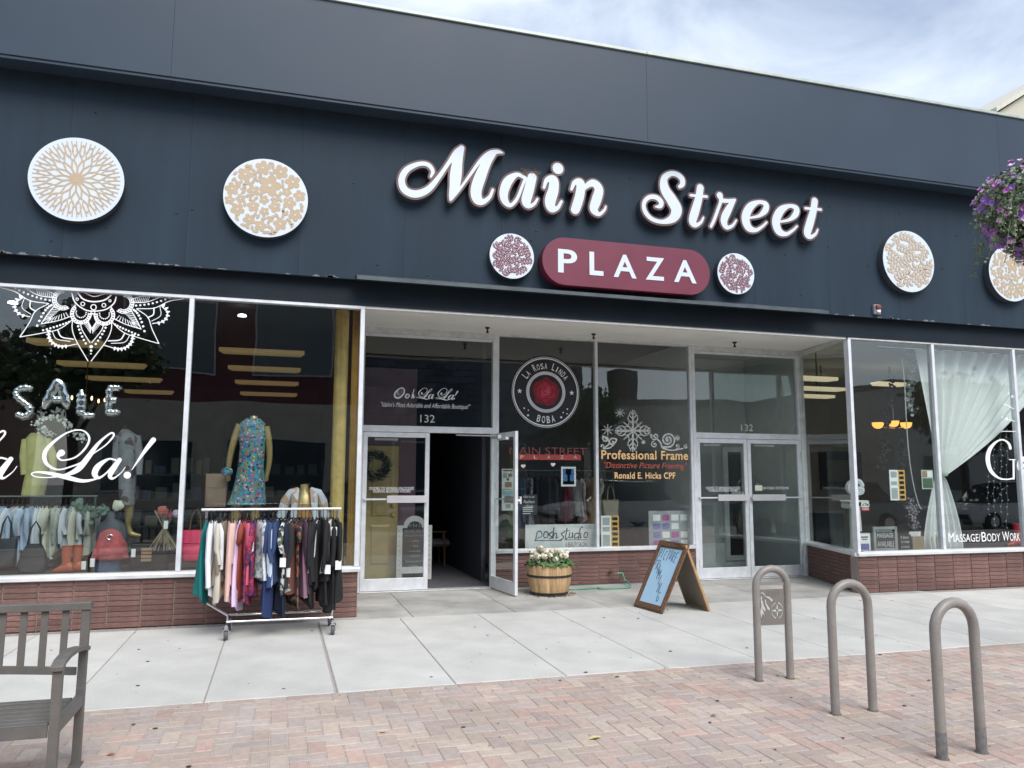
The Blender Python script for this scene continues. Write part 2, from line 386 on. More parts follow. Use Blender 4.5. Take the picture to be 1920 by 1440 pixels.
# ================================================================== ground
def chamfer(sx, sy, h, c):
    m = MB(); a, b = sx/2, sy/2
    m.add([(-a,-b,-h),(a,-b,-h),(a,b,-h),(-a,b,-h),(-a,-b,-c),(a,-b,-c),(a,b,-c),(-a,b,-c),(-a+c,-b+c,0),(a-c,-b+c,0),(a-c,b-c,0),(-a+c,b-c,0)],
          [(0,1,5,4),(1,2,6,5),(2,3,7,6),(3,0,4,7),(4,5,9,8),(5,6,10,9),(6,7,11,10),(7,4,8,11),(8,9,10,11)])
    return m
ob('ground', MB().box(-150, 160, -160, 160, -.5, -.17), M('distant_ground', (.2,.2,.18), .9), kind='structure')
ob('road', MB().box(-150, 160, -25.0, -10.2, -.165, -.13), asph, kind='structure')
ob('opposite_pavement', MB().box(-150, 160, -30, -25.0, -.165, 0.0), conc, kind='structure')
ob('kerb', MB().box(-60, 60, -10.2, -10.02, -.165, 0.0), conc, kind='structure', bev=.015)
pv_top = -3.135
paving = ob('brick_paving', MB().box(-40, 40, -10.02, pv_top, -.16, -.0045), M('joint_sand', (.40,.36,.32), .95, var=.25, vs=25), kind='structure')
walk = ob('sidewalk', MB().box(-40, 40, pv_top+.001, -.171, -.16, -.009), joint_m, kind='structure')
# concrete slabs between the pavers and the shop front
jx = [-1.37+.912*k for k in range(-9, 22)]
me_sl = chamfer(.904, 2.955, .05, .005).mesh('slab'); me_sl.materials.append(conc)
me_sl2 = chamfer(.888, 2.955, .05, .006).mesh('slab'); me_sl2.materials.append(conc)
for k, x in enumerate(jx[:-1]):
    wide = abs(x-.454) < .05
    inst('slab', me_sl2 if wide else me_sl, walk, (x+.456+(.008 if wide else 0), (pv_top-.171)/2-.002, 0), (0, 0, 0))
ob('joint_seal', MB().box(.447, .463, pv_top+.01, -.18, -.008, -.002), seal_m, walk)
# entry floor inside the recess, shade put into its darker concrete colour
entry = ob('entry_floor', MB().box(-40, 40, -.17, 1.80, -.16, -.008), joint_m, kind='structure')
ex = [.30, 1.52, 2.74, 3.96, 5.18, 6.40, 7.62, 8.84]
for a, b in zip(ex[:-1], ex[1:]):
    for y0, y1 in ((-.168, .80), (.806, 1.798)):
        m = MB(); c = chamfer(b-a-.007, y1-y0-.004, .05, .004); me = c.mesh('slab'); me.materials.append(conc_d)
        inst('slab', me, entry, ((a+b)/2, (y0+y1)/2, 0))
# herringbone pavers
PC = [(.36,.255,.215),(.40,.30,.245),(.43,.345,.26),(.365,.31,.275),(.42,.26,.205),(.335,.30,.28),(.44,.375,.295),(.38,.315,.265),(.345,.265,.24),(.41,.33,.27)]
pav_m = M('paver', (1,1,1), .88, var=.10, vs=22, bump=.25, bs=90, objcol=True, grain=.14, gs=110, blotch=.10)
pav_s = M('paver_far', (1,1,1), .88, var=.10, vs=22, bump=.25, bs=90, attr='paver_colour', grain=.14, gs=110, blotch=.10)
PW = .1055
pl = []
for i in range(-130, 140):
    for j in range(-75, 5):
        # 90 degree herringbone: cell (i, j) starts a brick when (i-j) % 4 == 0 (along x) or == 1 shifted (along y)
        k = (i+j) % 4
        if k == 0: cx, cy, al = i+1.0, j+.5, 0
        elif k == 2: cx, cy, al = i+.5, j+1.0, 1
        else: continue
        pl.append((cx*PW, cy*PW+pv_top-.003, al))
def inplan(c, a):
    hx, hy = (PW, PW/2) if a == 0 else (PW/2, PW)
    return c[1]+hy <= pv_top+.001
rng = random.Random(3)
near = []; far = []
for x, y, a in pl:
    hx, hy = (PW, PW/2) if a == 0 else (PW/2, PW)
    y1 = min(y+hy, pv_top-.002); y0 = y-hy
    if y1-y0 < .02 or y < -10 or x < -8 or x > 12: continue
    p = proj((x, y, 0)); vis = -20 < p[0] < 1940 and p[1] < 1450
    (near if vis and y1 == y+hy else far).append((x, (y0+y1)/2, a, y1-y0))
near.sort(key=lambda q: (Vector((q[0], q[1], 0))-CAM).length)
far += near[300:]; near = near[:300]
me_pv = chamfer(2*PW-.006, PW-.006, .05, .004).mesh('brick'); me_pv.materials.append(pav_m)
def pcol():
    c = rng.choice(PC); g = rng.uniform(.9, 1.08); k = .46; return ((c[0]*1.12*k+.44*(1-k))*g, (c[1]*1.13*k+.360*(1-k))*g, (c[2]*1.15*k+.312*(1-k))*g, 1)
for x, y, a, h in near:
    o = inst('brick', me_pv, paving, (x, y, rng.uniform(-.0012, .0015)), (rng.uniform(-.006, .006), rng.uniform(-.006, .006), (R(90) if a else 0)+rng.uniform(-.012, .012)))
    o.color = pcol()
mb = MB(); cols = []
for x, y, a, h in far:
    sx = 2*PW-.006 if a == 0 else PW-.006; c = chamfer(sx, h-.006, .03, .004); z = rng.uniform(-.0025, .001)
    mb.add([(vx+x, vy+y, vz+z) for vx, vy, vz in c.v], c.f); cols += [pcol()]*len(c.v)
o = ob('brick_field', mb, pav_s, paving, kind='stuff')
ca = o.data.color_attributes.new('paver_colour', 'FLOAT_COLOR', 'POINT'); ca.data.foreach_set('color', np.array(cols, dtype=np.float32).ravel())

# ================================================================== the shop building
YD = 1.87                         # door plane at the back of the recess
XL, XR = -3.9, 12.4
bld = thing('storefront_building', 'low black storefront with wide sign fascia, brick base and recessed glass entrances', 'building', (3.9, 0, 0))
# canopy: projecting box above the sign band
seams = [-9.6, -4.7, at(322, 110, -.45).x, at(1213, 180, -.45).x, 10.35, 16.0]
for a, b in zip(seams[:-1], seams[1:]):
    m = MB(); y0 = -.45; 
    m.box(a+.0008, b-.0008, y0, -.10, 5.94, 7.14); ob('canopy_panel', m, canopy_m, bld, bev=.0015)
    ob('coping', MB().box(a+.002, b-.002, y0-.025, .1, 7.143, 7.185), M('coping_metal', (.42,.46,.42), .5, metal=.3), bld, bev=.004)
ob('canopy_drip_edge', MB().box(-9.6, 16, -.435, -.40, 5.905, 5.937), canopy_m, bld)
# sign band of tall sheets
x = at(357, 300, -.12).x-1.22*8
while x < 16:
    ob('fascia_panel', MB().box(x+.0007, x+1.2193, -.12, -.06, 3.905, 5.937), paint, bld); x += 1.22
ob('fascia_backing', MB().box(-9.6, 16, -.058, .12, 3.92, 7.10), header_m, bld)
ob('header_beam', MB().box(-9.6, 16, 0.0, .118, 3.62, 3.917), header_m, bld, bev=.004)
ob('header_trim', MB().box(-9.6, 16, -.022, -.001, 3.615, 3.645), header_m, bld)
# bent metal flashing under the sign
xa, xb = at(668, 527, -.2).x, at(1548, 587, -.2).x
m = MB(); m.add([(xa,-.121,3.965),(xb,-.121,3.965),(xb,-.27,3.915),(xa,-.27,3.915),(xa,-.27,3.872),(xb,-.27,3.872),(xb,-.262,3.872),(xa,-.262,3.872),(xa,-.262,3.908),(xb,-.262,3.908),(xb,-.121,3.955),(xa,-.121,3.955)],
                 [(0,1,2,3)[::-1],(3,2,5,4)[::-1],(4,5,6,7)[::-1],(7,6,9,8)[::-1],(8,9,10,11)[::-1],(0,3,4,7,8,11),(1,10,9,6,5,2)])
ob('flashing', m, M('flashing_metal', (.075,.09,.10), .5, metal=.2, var=.2), bld, fix=True)
# peeled paint along the bottom edge of the sign band
rp_ = random.Random(5); m = MB()
for k in range(46):
    px_ = rp_.choice([rp_.uniform(0, 660), rp_.uniform(0, 660), rp_.uniform(1555, 1920)]); X = at(px_, 500, -.12).x; hgt = rp_.uniform(.006, .04); wd = rp_.uniform(.02, .12)
    n = 7; top = [(X+wd*(i/(n-1)-.5), -.1225, 3.907+hgt*max(.1, math.sin(math.pi*i/(n-1)))*rp_.uniform(.4, 1)) for i in range(n)]
    m.add([(X-wd/2, -.1225, 3.905), (X+wd/2, -.1225, 3.905)]+top[::-1], [tuple(range(n+2))])
ob('peeled_paint_edge', m, M('bare_primer', (.17,.17,.165), .8, var=.4, vs=60), bld, kind='stuff')
m = MB()
for k in range(26):
    X = rp_.uniform(-2.8, 10.6); Z = rp_.uniform(4.0, 5.6); c = []
    m.ball((X, -.121, Z), .011, 6, 4)
ob('screw_head', m, black_m, bld, kind='stuff')
# soffit of the recess and its white front edge
m = MB(); m.add([(.9,.12,3.628),(7.78,.12,3.628),(8.4,YD+.06,3.735),(1.0,YD+.06,3.735),(.9,.12,3.78),(7.78,.12,3.78),(8.4,YD+.06,3.78),(1.0,YD+.06,3.78)],
      [(0,1,2,3),(4,7,6,5),(0,4,5,1),(1,5,6,2),(2,6,7,3),(3,7,4,0)])
ob('recess_soffit', m, soffit_m, bld, fix=True)
ob('soffit_edge_trim', MB().box(.9, 7.76, -.004, .119, 3.588, 3.617), M('trim_white', (.7,.7,.67), .6, var=.1, vs=12), bld)

# brick base walls: solid core plus separate bricks
BH, BL, NR = .0553, .325, 9
me_br = chamfer(BL-.010, BH-.0085, .03, .003).mesh('brick'); me_br.materials.append(brick_m)
def brick_run(P0, P1, parts=True, seed=0, topz=.498):
    P0, P1 = Vector((*P0, 0)), Vector((*P1, 0)); d = P1-P0; Ln = d.length; d.normalize(); nrm = Vector((d.y, -d.x, 0)); rr = random.Random(seed)
    core = MB(); i_ = -nrm
    if abs(d.x) < .9 and d.y < 0: P1 = P1-d*.06
    core.add([P0+i_*.012, P1+i_*.012, P1+i_*.16, P0+i_*.16]+[p+Vector((0,0,topz)) for p in (P0+i_*.012, P1+i_*.012, P1+i_*.16, P0+i_*.16)],
             [(0,3,2,1),(4,5,6,7),(0,1,5,4),(1,2,6,5),(2,3,7,6),(3,0,4,7)])
    w_ = ob('base_wall', core, mortar_m, bld)
    P1 = P0+d*Ln
    nb = max(1, round(Ln/BL)); bl = Ln/nb; merged = MB(); ang = math.atan2(d.y, d.x)
    for c_ in range(nb):
        for r_ in range(NR):
            p = P0+d*(bl*(c_+.5))+Vector((0,0,BH*(r_+.5)+.002))+nrm*rr.uniform(-.002, .002)
            if parts and -10 < proj(p)[0] < 1930:
                inst('brick', me_br, w_, p, (R(90)+rr.uniform(-.01, .01), 0, ang+rr.uniform(-.004, .004)), (bl/BL, 1, 1))
            else:
                q = chamfer(bl-.010, BH-.0085, .03, .003); Mx = Matrix.Translation(p) @ Matrix.Rotation(ang, 4, 'Z') @ Matrix.Rotation(R(90), 4, 'X')
                merged.add([Mx @ Vector(v) for v in q.v], q.f)
    if merged.v: ob('brick_field', merged, brick_m, w_, kind='stuff')
CL, CR_ = .90, 7.79               # outer corners of the recess
RL, RR_ = 1.045, 8.36             # inner ends of the returns
brick_run((XL-2, 0), (CL, 0), seed=1)
brick_run((CL, 0.012), (RL, YD), parts=False, seed=2)
brick_run((3.03, YD), (6.31, YD), seed=3)
brick_run((RR_, YD), (CR_, 0.012), parts=False, seed=4)
brick_run((CR_, 0), (XR+2, 0), seed=5)
# sills
def sill(P0, P1, name='sill', z0=.5, z1=.57, pr=.045):
    P0, P1 = Vector((*P0, 0)), Vector((*P1, 0)); d = (P1-P0).normalized(); nrm = Vector((d.y, -d.x, 0)); m = MB()
    prof = [(pr, z0+.012), (pr, z0+.045), (pr-.012, z1-.012), (.0, z1), (-.10, z1), (-.10, z0), (0, z0)]
    m.loft([[P+nrm*a+Vector((0,0,b)) for a, b in prof] for P in (P0, P1)]); return ob(name, m, sill_m, bld, fix=True)
sill((XL-2, 0), (CL+.02, 0)); sill((3.05, YD), (6.29, YD), z0=.48, z1=.545); sill((RR_-.02, YD-.03), (CR_, -.0)); sill((CR_-.02, 0), (XR+2, 0))

# ---- glazing
def frame_bar(m, a, b, w_=.05, dp=.09): return m.bar(a, b, w_, dp, (0, 1, 0))
def pane(P0, P1, z0, z1, label=None):
    P0, P1 = Vector((*P0, 0)), Vector((*P1, 0)); d = (P1-P0).normalized(); n_ = Vector((-d.y, d.x, 0))*.006; m = MB()
    m.add([P0+Vector((0,0,z0)), P1+Vector((0,0,z0)), P1+n_+Vector((0,0,z0)), P0+n_+Vector((0,0,z0)), P0+Vector((0,0,z1)), P1+Vector((0,0,z1)), P1+n_+Vector((0,0,z1)), P0+n_+Vector((0,0,z1))],
          [(0,3,2,1),(4,5,6,7),(0,1,5,4),(1,2,6,5),(2,3,7,6),(3,0,4,7)])
    o = ob('glass_pane', m, glass, bld)
    if label: o['label'] = label
    return o
YG = .03   # glass set a little behind the frame face
def bays(xs, Y, z0, z1, wv=.05):
    ps = []
    for a, b in zip(xs[:-1], xs[1:]): ps.append(pane((a+.01, Y+YG), (b-.01, Y+YG), z0-.01, z1+.01))
    for x_ in xs: ob('mullion', MB().box(x_-wv/2, x_+wv/2, Y-.012, Y+.085, z0, z1), alu, bld, bev=.003)
    return ps
pan_left = bays([-5.6, XL, -1.02, CL-.022], 0, .571, 3.575)
pan_right = bays([CR_+.02, 9.30, 10.86, XR], 0, .571, 3.59)
pan_mid = bays([3.065, 4.655, 6.29], YD, .546, 3.70, .045)
ob('head_rail', MB().box(-5.6, CL, -.014, .085, 3.575, 3.613), alu, bld, bev=.003)
ob('head_rail', MB().box(CR_, XR, -.014, .085, 3.59, 3.613), alu_old, bld, bev=.003)
ob('head_rail', MB().box(3.0, 6.33, YD-.014, YD+.085, 3.70, 3.745), alu_old, bld, bev=.003)
pan_ret_l = pane((CL+.0, .10), (RL, YD-.03), .571, 3.62); pan_ret_r = pane((RR_-.02, YD-.05), (CR_+.012, .06), .571, 3.62)
m = MB(); m.bar((RR_+.01, YD+.02, 0), (RR_+.01, YD+.02, 3.74), .10, .09, (0,1,0)); m.bar((RL-.035, YD+.02, 0), (RL-.035, YD+.02, 3.74), .07, .09, (0,1,0))
ob('jamb_post', MB().box(RR_-.04, RR_+.05, YD-.03, YD+.06, 0, 3.73), alu_old, bld, bev=.004)
ob('jamb_post', MB().box(RR_-.07, RR_-.043, YD-.012, YD+.05, 0, 3.73), alu, bld, bev=.003)
m = MB(); m.bar((RR_-.02, YD-.05, 3.66), (CR_+.02, .06, 3.61), .05, .06); ob('head_rail', m, alu_old, bld)

# ---- door sets with transoms
ZT0, ZT1 = 2.225, 2.315    # transom bar
def doorset(x0, x1):
    for xx, wd in ((x0, .055), (x1, .06)): ob('door_frame', MB().box(xx-wd/2, xx+wd/2, YD-.02, YD+.09, 0, 3.73), alu, bld, bev=.003)
    a, b = x0+.028, x1-.031
    ob('transom_bar', MB().box(a, b, YD-.018, YD+.088, ZT0, ZT1), alu, bld, bev=.004)
    ob('transom_head', MB().box(a, b, YD-.016, YD+.086, 3.64, 3.745), alu_old, bld, bev=.004)
    ob('transom_stop', MB().box(a, b, YD+.002, YD+.05, 3.60, 3.638), alu, bld)
    ob('threshold', MB().box(a, b, YD-.06, YD+.12, -.012, .012), alu_old, bld, bev=.004)
    return pane((a, YD+YG), (b, YD+YG), ZT1-.01, 3.61)
tr_l = doorset(1.075, 3.02); tr_r = doorset(6.335, 8.345)
def leaf(x0, x1, hinge, ang=0.0, plate='R', low=.165):
    """glazed leaf between x0 and x1; hinge 'L' or 'R'; ang swings it out towards the street"""
    hx = x0 if hinge == 'L' else x1; s = -1 if hinge == 'L' else 1
    rot = Matrix.Translation((hx, YD+.01, 0)) @ Matrix.Rotation(s*ang, 4, 'Z') @ Matrix.Translation((-hx, -(YD+.01), 0))
    def T(m): m.v = [tuple(rot @ Vector(v)) for v in m.v]; return m
    z0, z1 = .018, ZT0-.006; y0, y1 = YD-.006, YD+.038; st = .062
    m = MB(); m.box(x0, x0+st, y0, y1, z0, z1); m.box(x1-st, x1, y0, y1, z0, z1)
    m.box(x0+st, x1-st, y0+.001, y1-.001, z0, z0+low); m.box(x0+st, x1-st, y0+.001, y1-.001, z1-.068, z1)
    d = ob('door', T(m), alu, bld, bev=.003)
    g = MB().box(x0+st-.006, x1-st+.006, YD+.012, YD+.018, z0+low-.006, z1-.062); gp = ob('glass_pane', T(g), glass, d)
    zb = at(735, 936, YD).z
    g = MB(); g.box(x0+.02, x1-.02, YD-.055, YD-.043, zb-.011, zb+.011)
    for xx in (x0+.03, x1-.03): g.box(xx-.012, xx+.012, YD-.05, y0-.001, zb-.014, zb+.014)
    ob('push_bar', T(g), alu, d, bev=.002)
    xm = x0+(x1-x0)*.36; a, b = (xm, x1-.03) if plate == 'R' else (x0+.03, x1-(xm-x0))
    g = MB().box(a, b, YD-.075, YD-.052, zb-.05, zb+.05); ob('push_plate', T(g), M('plate_grey', (.60,.585,.60), .5, metal=.3, var=.08), d, bev=.004)
    g = MB().box(x0+.17, x1-.45, YD+.06, YD+.11, z1-.11, z1-.075); ob('door_closer', T(g), alu, d, bev=.004)
    for zz in (.25, z1-.25):
        g = MB(); g.tube([(hx, YD-.014, zz-.055), (hx, YD-.014, zz+.055)], .012, 8); ob('hinge', T(g), alu_old, d, smooth=40)
    return d, gp, T
d1, g1, T1 = leaf(1.108, 2.055, 'L', 0, 'R')
d2, g2, T2 = leaf(2.062, 2.985, 'R', R(97), 'L')
d3, g3, T3 = leaf(6.368, 7.292, 'L', 0, 'R')
d4, g4, T4 = leaf(7.300, 8.310, 'R', 0, 'L')
# overhead arm of the open leaf
m = MB(); m.tube([(2.45, YD+.03, 2.20), (2.78, YD-.22, 2.185), (2.96, YD-.50, 2.17)], .011, 6); m.box(2.925, 2.975, YD-.55, YD-.33, 2.13, 2.185)
ob('closer_arm', m, alu_old, d2, smooth=40)
# unseen roof and side walls added to block light, then the rear wall
ob('light_block_roof', MB().box(-9.6, 16, .121, 11.5, 6.4, 6.6), M('roof_felt', (.12,.12,.12), .9), bld)
ob('light_block_wall', MB().box(-9.6, -9.4, .121, 11.5, 0, 6.39), dark_in, bld); ob('light_block_wall', MB().box(15.8, 16, .121, 11.5, 0, 6.39), dark_in, bld)
ob('rear_wall', MB().box(-9.39, 15.79, 11.3, 11.5, 0, 6.39), dark_in, bld)
# small fixtures on the soffit and the fascia
for px_, py_ in ((914, 614), (1113, 632), (1377, 641)):
    p = at(px_, py_-6, 1.2); m = MB(); z = 3.685; m.tube([(p.x, 1.2, z), (p.x, 1.2, z-.06)], .012, 8); m.lathe([(.035, z-.002), (.035, z-.014), (.02, z-.02)], (p.x, 1.2, 0), 12); m.lathe([(.018, z-.055), (.025, z-.075), (.008, z-.08)], (p.x, 1.2, 0), 10)
    ob('sprinkler_head', m, black_m, bld, smooth=40)
p = at(1641, 581, -.12)
al = thing('fire_alarm', 'small red and white alarm box at the foot of the black fascia', 'alarm', (p.x, -.16, p.z-.06))
ob('case', MB().box(p.x-.055, p.x+.055, -.17, -.122, p.z-.07, p.z+.07), M('alarm_grey', (.3,.3,.31), .5), al, bev=.008)
ob('strobe', MB().box(p.x-.04, p.x+.04, -.205, -.171, p.z+.005, p.z+.055), M('alarm_red', (.22,.03,.03), .5), al, bev=.008)
ob('lens', MB().box(p.x-.03, p.x+.03, -.20, -.171, p.z-.05, p.z-.015), white_v, al, bev=.008)

# ================================================================== signs on the fascia
face_m = M('sign_face_white', (.62,.68,.745), .4, var=.03, vs=2)
trim_m = M('sign_trim_brown', (.12,.062,.058), .45, var=.15)
retn_m = M('sign_return_dark', (.055,.058,.07), .45, var=.15)
mar_m = M('sign_maroon', (.155,.022,.048), .42, var=.06, vs=3)
tan_m = M('print_tan', (.47,.365,.24), .55, var=.05)
marp_m = M('print_maroon', (.16,.022,.042), .55, var=.06)
YS = -.235
def zs(pts, dx=0, dy=0, s=1.0, cx=0, cy=0): return [[((x-cx)*s+cx+dx, (y-cy)*s+cy+dy, r*s) for x, y, r in st] for st in pts]
T_ = [[(690,290,28),(678,370,30),(650,470,34),(632,540,31),(655,570,18),(695,548,12),(714,512,8)],[(618,346,11),(738,356,11)]]
E_ = [[(1065,515,9),(1130,500,13),(1176,460,24),(1182,415,22),(1130,397,15),(1065,432,30),(1030,510,34),(1050,585,30),(1105,607,16),(1155,580,11),(1188,548,8)]]
LET = [
 ('M', 0, [[(430,368,9),(445,325,15),(410,278,17),(340,272,17),(250,315,22),(212,390,25),(235,465,28),(315,497,29),(410,462,24),(490,370,17),(560,270,15),(620,190,22),(662,152,20)],
           [(660,160,20),(632,250,36),(618,350,44),(608,440,38),(590,505,25),(578,542,10)],
           [(584,540,8),(640,470,10),(720,360,11),(800,250,14),(870,195,20),(930,180,16),(968,188,6)],
           [(905,190,18),(850,260,32),(800,370,42),(770,470,42),(780,535,38),(820,555,22),(870,520,14),(895,465,11)]]),
 ('a', 0, [[(1130,372,14),(1075,352,17),(1010,400,34),(978,480,34),(985,545,28),(1025,582,16),(1075,535,13),(1115,440,12),(1140,375,12)],
           [(1190,372,34),(1165,470,38),(1145,550,36),(1165,588,18),(1205,570,13),(1230,532,9)]]),
 ('i', 0, [[(1383,305,42),(1383,306,42)],[(1278,448,12),(1300,392,18),(1348,390,34),(1350,460,40),(1325,550,42),(1335,605,30),(1380,600,16),(1410,552,11)]]),
 ('n', 0, [[(1484,462,11),(1508,412,18),(1552,415,32),(1548,500,36),(1522,590,36),(1512,615,34)],
           [(1545,540,10),(1580,455,15),(1645,415,28),(1690,460,34),(1672,540,38),(1652,610,32),(1690,648,16),(1730,618,11),(1742,590,8)]]),
 ('S', 1, [[(535,282,14),(556,262,20),(552,222,22),(515,190,20),(465,185,20),(420,222,26),(425,300,38),(478,385,44),(512,455,44),(485,518,32),(410,545,17),(330,525,17),(278,470,18),(268,405,16),(305,362,17),(360,362,19),(396,395,20),(390,428,17),(355,432,7)]]),
 ('t', 1, T_),
 ('r', 1, [[(836,348,26),(845,385,14),(820,460,13),(790,540,13),(770,580,12)],[(845,385,17),(900,388,15),(950,380,10)],[(940,388,16),(900,455,28),(868,530,29),(885,585,18),(930,575,12),(960,533,8)]]),
 ('e', 1, E_), ('e', 1, zs(E_, 228, 29)), ('t', 1, zs(T_, 858, 100, .96, 690, 280)),
]
ms = thing('channel_letter_sign', 'large white script lettering reading Main Street on the black fascia', 'sign', (at(1140, 400, -.2).x, -.2, 4.6))
for ch, blk, raw in LET:
    st = strokes_px(raw, 700 if blk == 0 else 1140, 240 if blk == 0 else 280, 4.0, YS)
    back = draw(MB(), st, YS, .010, .022, .11)
    lt = ob('letter', back, retn_m, ms)
    t = draw(MB(), st, YS-.003, .010, .022); ob('trim', t, trim_m, lt)
    f = draw(MB(), st, YS-.008, .009, -.002, .004); ob('face', f, face_m, lt)
# a bird's nest tucked on the letter a
p = at(994, 326, -.2); rr = random.Random(2); m = MB()
for k in range(110):
    a, b = rr.uniform(-.1, .1), rr.uniform(-.05, .05); c = Vector((p.x+a, -.20+b, p.z+rr.uniform(-.03, .03))); d = Vector((rr.uniform(-1, 1), rr.uniform(-.5, .5), rr.uniform(-.35, .35)))*.06
    m.tube([c-d, c+Vector((0, 0, .01)), c+d], .0022, 4)
ob('bird_nest', m, M('dry_straw', (.25,.2,.13), .9), label='small straw bird nest resting on the script letter a of the sign', cat='nest')

# maroon lozenge with spaced capitals
a0, a1, b0 = at(1017, 490, -.30), at(1331, 515, -.30), at(1180, 455, -.30)
zc = (at(1045, 492, -.30).z+at(1310, 508, -.30).z)/2; hh = .305
pz = thing('plaza_sign', 'maroon rounded lozenge sign with white capitals reading PLAZA', 'sign', ((a0.x+a1.x)/2, -.22, zc-hh))
cap = []
for i in range(25):
    t = math.pi/2+math.pi*i/24; cap.append((a0.x+hh+hh*math.cos(t), zc+hh*math.sin(t)))
for i in range(25):
    t = -math.pi/2+math.pi*i/24; cap.append((a1.x-hh+hh*math.cos(t), zc+hh*math.sin(t)))
V, T = fill([cap]); ob('panel', MB().slab2([cap], V, T, (0, -.30, 0), XA, ZA, (0, .175, 0)), mar_m, pz)
for ch, x0, x1, y0, y1 in (('P',1046,1082,511,466),('L',1105,1131,517,470),('A',1150,1193,522,476),('Z',1210,1245,524,481),('A',1263,1305,529,484)):
    m = MB(); xa_, xb_ = at(x0, 500, -.3).x, at(x1, 500, -.3).x
    text(m, ch, (xa_, -.306, zc-.152), (xb_-xa_, 0, 0), (0, 0, .304), off=.02 if ch != 'L' else .03); ob('letter', m, face_m, pz)

# round patterned discs
def leafp(cx, cy, a, L_, w_, n=6):
    P = []
    for i in range(n+1): t = i/n; P.append((t*L_, w_*math.sin(math.pi*t)**.8))
    for i in range(n-1, 0, -1): t = i/n; P.append((t*L_, -w_*math.sin(math.pi*t)**.8))
    return [(cx+x*math.cos(a)-y*math.sin(a), cy+x*math.sin(a)+y*math.cos(a)) for x, y in P]
def poly(m, P, O): m.add([(O[0]+x, O[1], O[2]+y) for x, y in P], [tuple(range(len(P)))])
def pat_radial(O, r):
    m = MB(); S = []; wl = .0072*(r/.55)
    poly(m, [(r*.075*math.cos(i*math.pi/6)*(1 if i % 2 else 1.6), r*.075*math.sin(i*math.pi/6)*(1 if i % 2 else 1.6)) for i in range(12)], (O[0], O[1]-.0015, O[2]))
    def petal(a, r0, r1, hw, w_):
        for s_ in (-1, 1):
            P = []
            for k in range(7):
                t = k/6; q = r0+(r1-r0)*t; P.append((q*math.cos(a+s_*hw*math.sin(math.pi*t**.8)), q*math.sin(a+s_*hw*math.sin(math.pi*t**.8)), w_))
            S.append(np.array(P)*np.array([r, r, 1]))
    n = 14
    for i in range(n):
        a = 2*math.pi*i/n; petal(a, .07, .50, .20, wl*1.15); petal(a+math.pi/n, .30, .70, .17, wl)
        for s_ in (-.5, .5): petal(a+s_*math.pi/n, .55, .88, .085, wl*.95)
        for k in range(4): b = a+(k+.5)*math.pi/n/2; S.append(np.array([(.70*math.cos(b), .70*math.sin(b), wl), (.955*math.cos(b+.01), .955*math.sin(b+.01), wl*.9)])*np.array([r, r, 1]))
    lp = sdf_loops(S, r/110); V, T = fill(lp); m.flat(V, T, O, XA, ZA); return m
def pat_flower(O, r, seed):
    m = MB(); rr = random.Random(seed); fl = []; S = []
    for k in range(2500):
        a = rr.uniform(0, 6.28); q = r*.96*math.sqrt(rr.random()); s = r*(.27 if k == 0 else rr.choice([.15,.165,.185]) if k < 1600 else .12)
        if k == 0: a, q = 1.35, .33*r
        x, y = q*math.cos(a), q*math.sin(a)
        if q+s*.8 > r*.955 or any(math.hypot(x-u, y-v) < (s+t)*.98 for u, v, t in fl): continue
        fl.append((x, y, s))
    for x, y, s in fl:
        a0_ = rr.uniform(0, 6)
        for i in range(5):
            a = a0_+i*1.2566; S.append(np.array([(x+.3*s*math.cos(a), y+.3*s*math.sin(a), s*.36), (x+.64*s*math.cos(a), y+.64*s*math.sin(a), s*.39)]))
    lp = sdf_loops(S, r/90); V, T = fill(lp); m.flat(V, T, O, XA, ZA)
    nf = len(fl)
    for k in range(1500):
        a = rr.uniform(0, 6.28); q = r*.92*math.sqrt(rr.random()); x, y = q*math.cos(a), q*math.sin(a); b = rr.uniform(0, 6.28); L_ = r*.15; ex_, ey_ = x+L_*math.cos(b), y+L_*math.sin(b)
        if math.hypot(ex_, ey_) > r*.945 or any(math.hypot((x+ex_)/2-u, (y+ey_)/2-v) < t*.95+r*.045 for u, v, t in fl): continue
        poly(m, leafp(x, y, b, L_, r*.038), (O[0], O[1]-.0008-.0002*(len(fl) % 9), O[2])); fl.append(((x+ex_)/2, (y+ey_)/2, r*.03))
    d = MB()
    for x, y, s in fl[:nf]: poly(d, [(x+s*.2*(1 if i % 2 else .5)*math.cos(i*math.pi/5), y+s*.2*(1 if i % 2 else .5)*math.sin(i*math.pi/5)) for i in range(10)], (O[0], O[1]-.0032, O[2]))
    return m, d
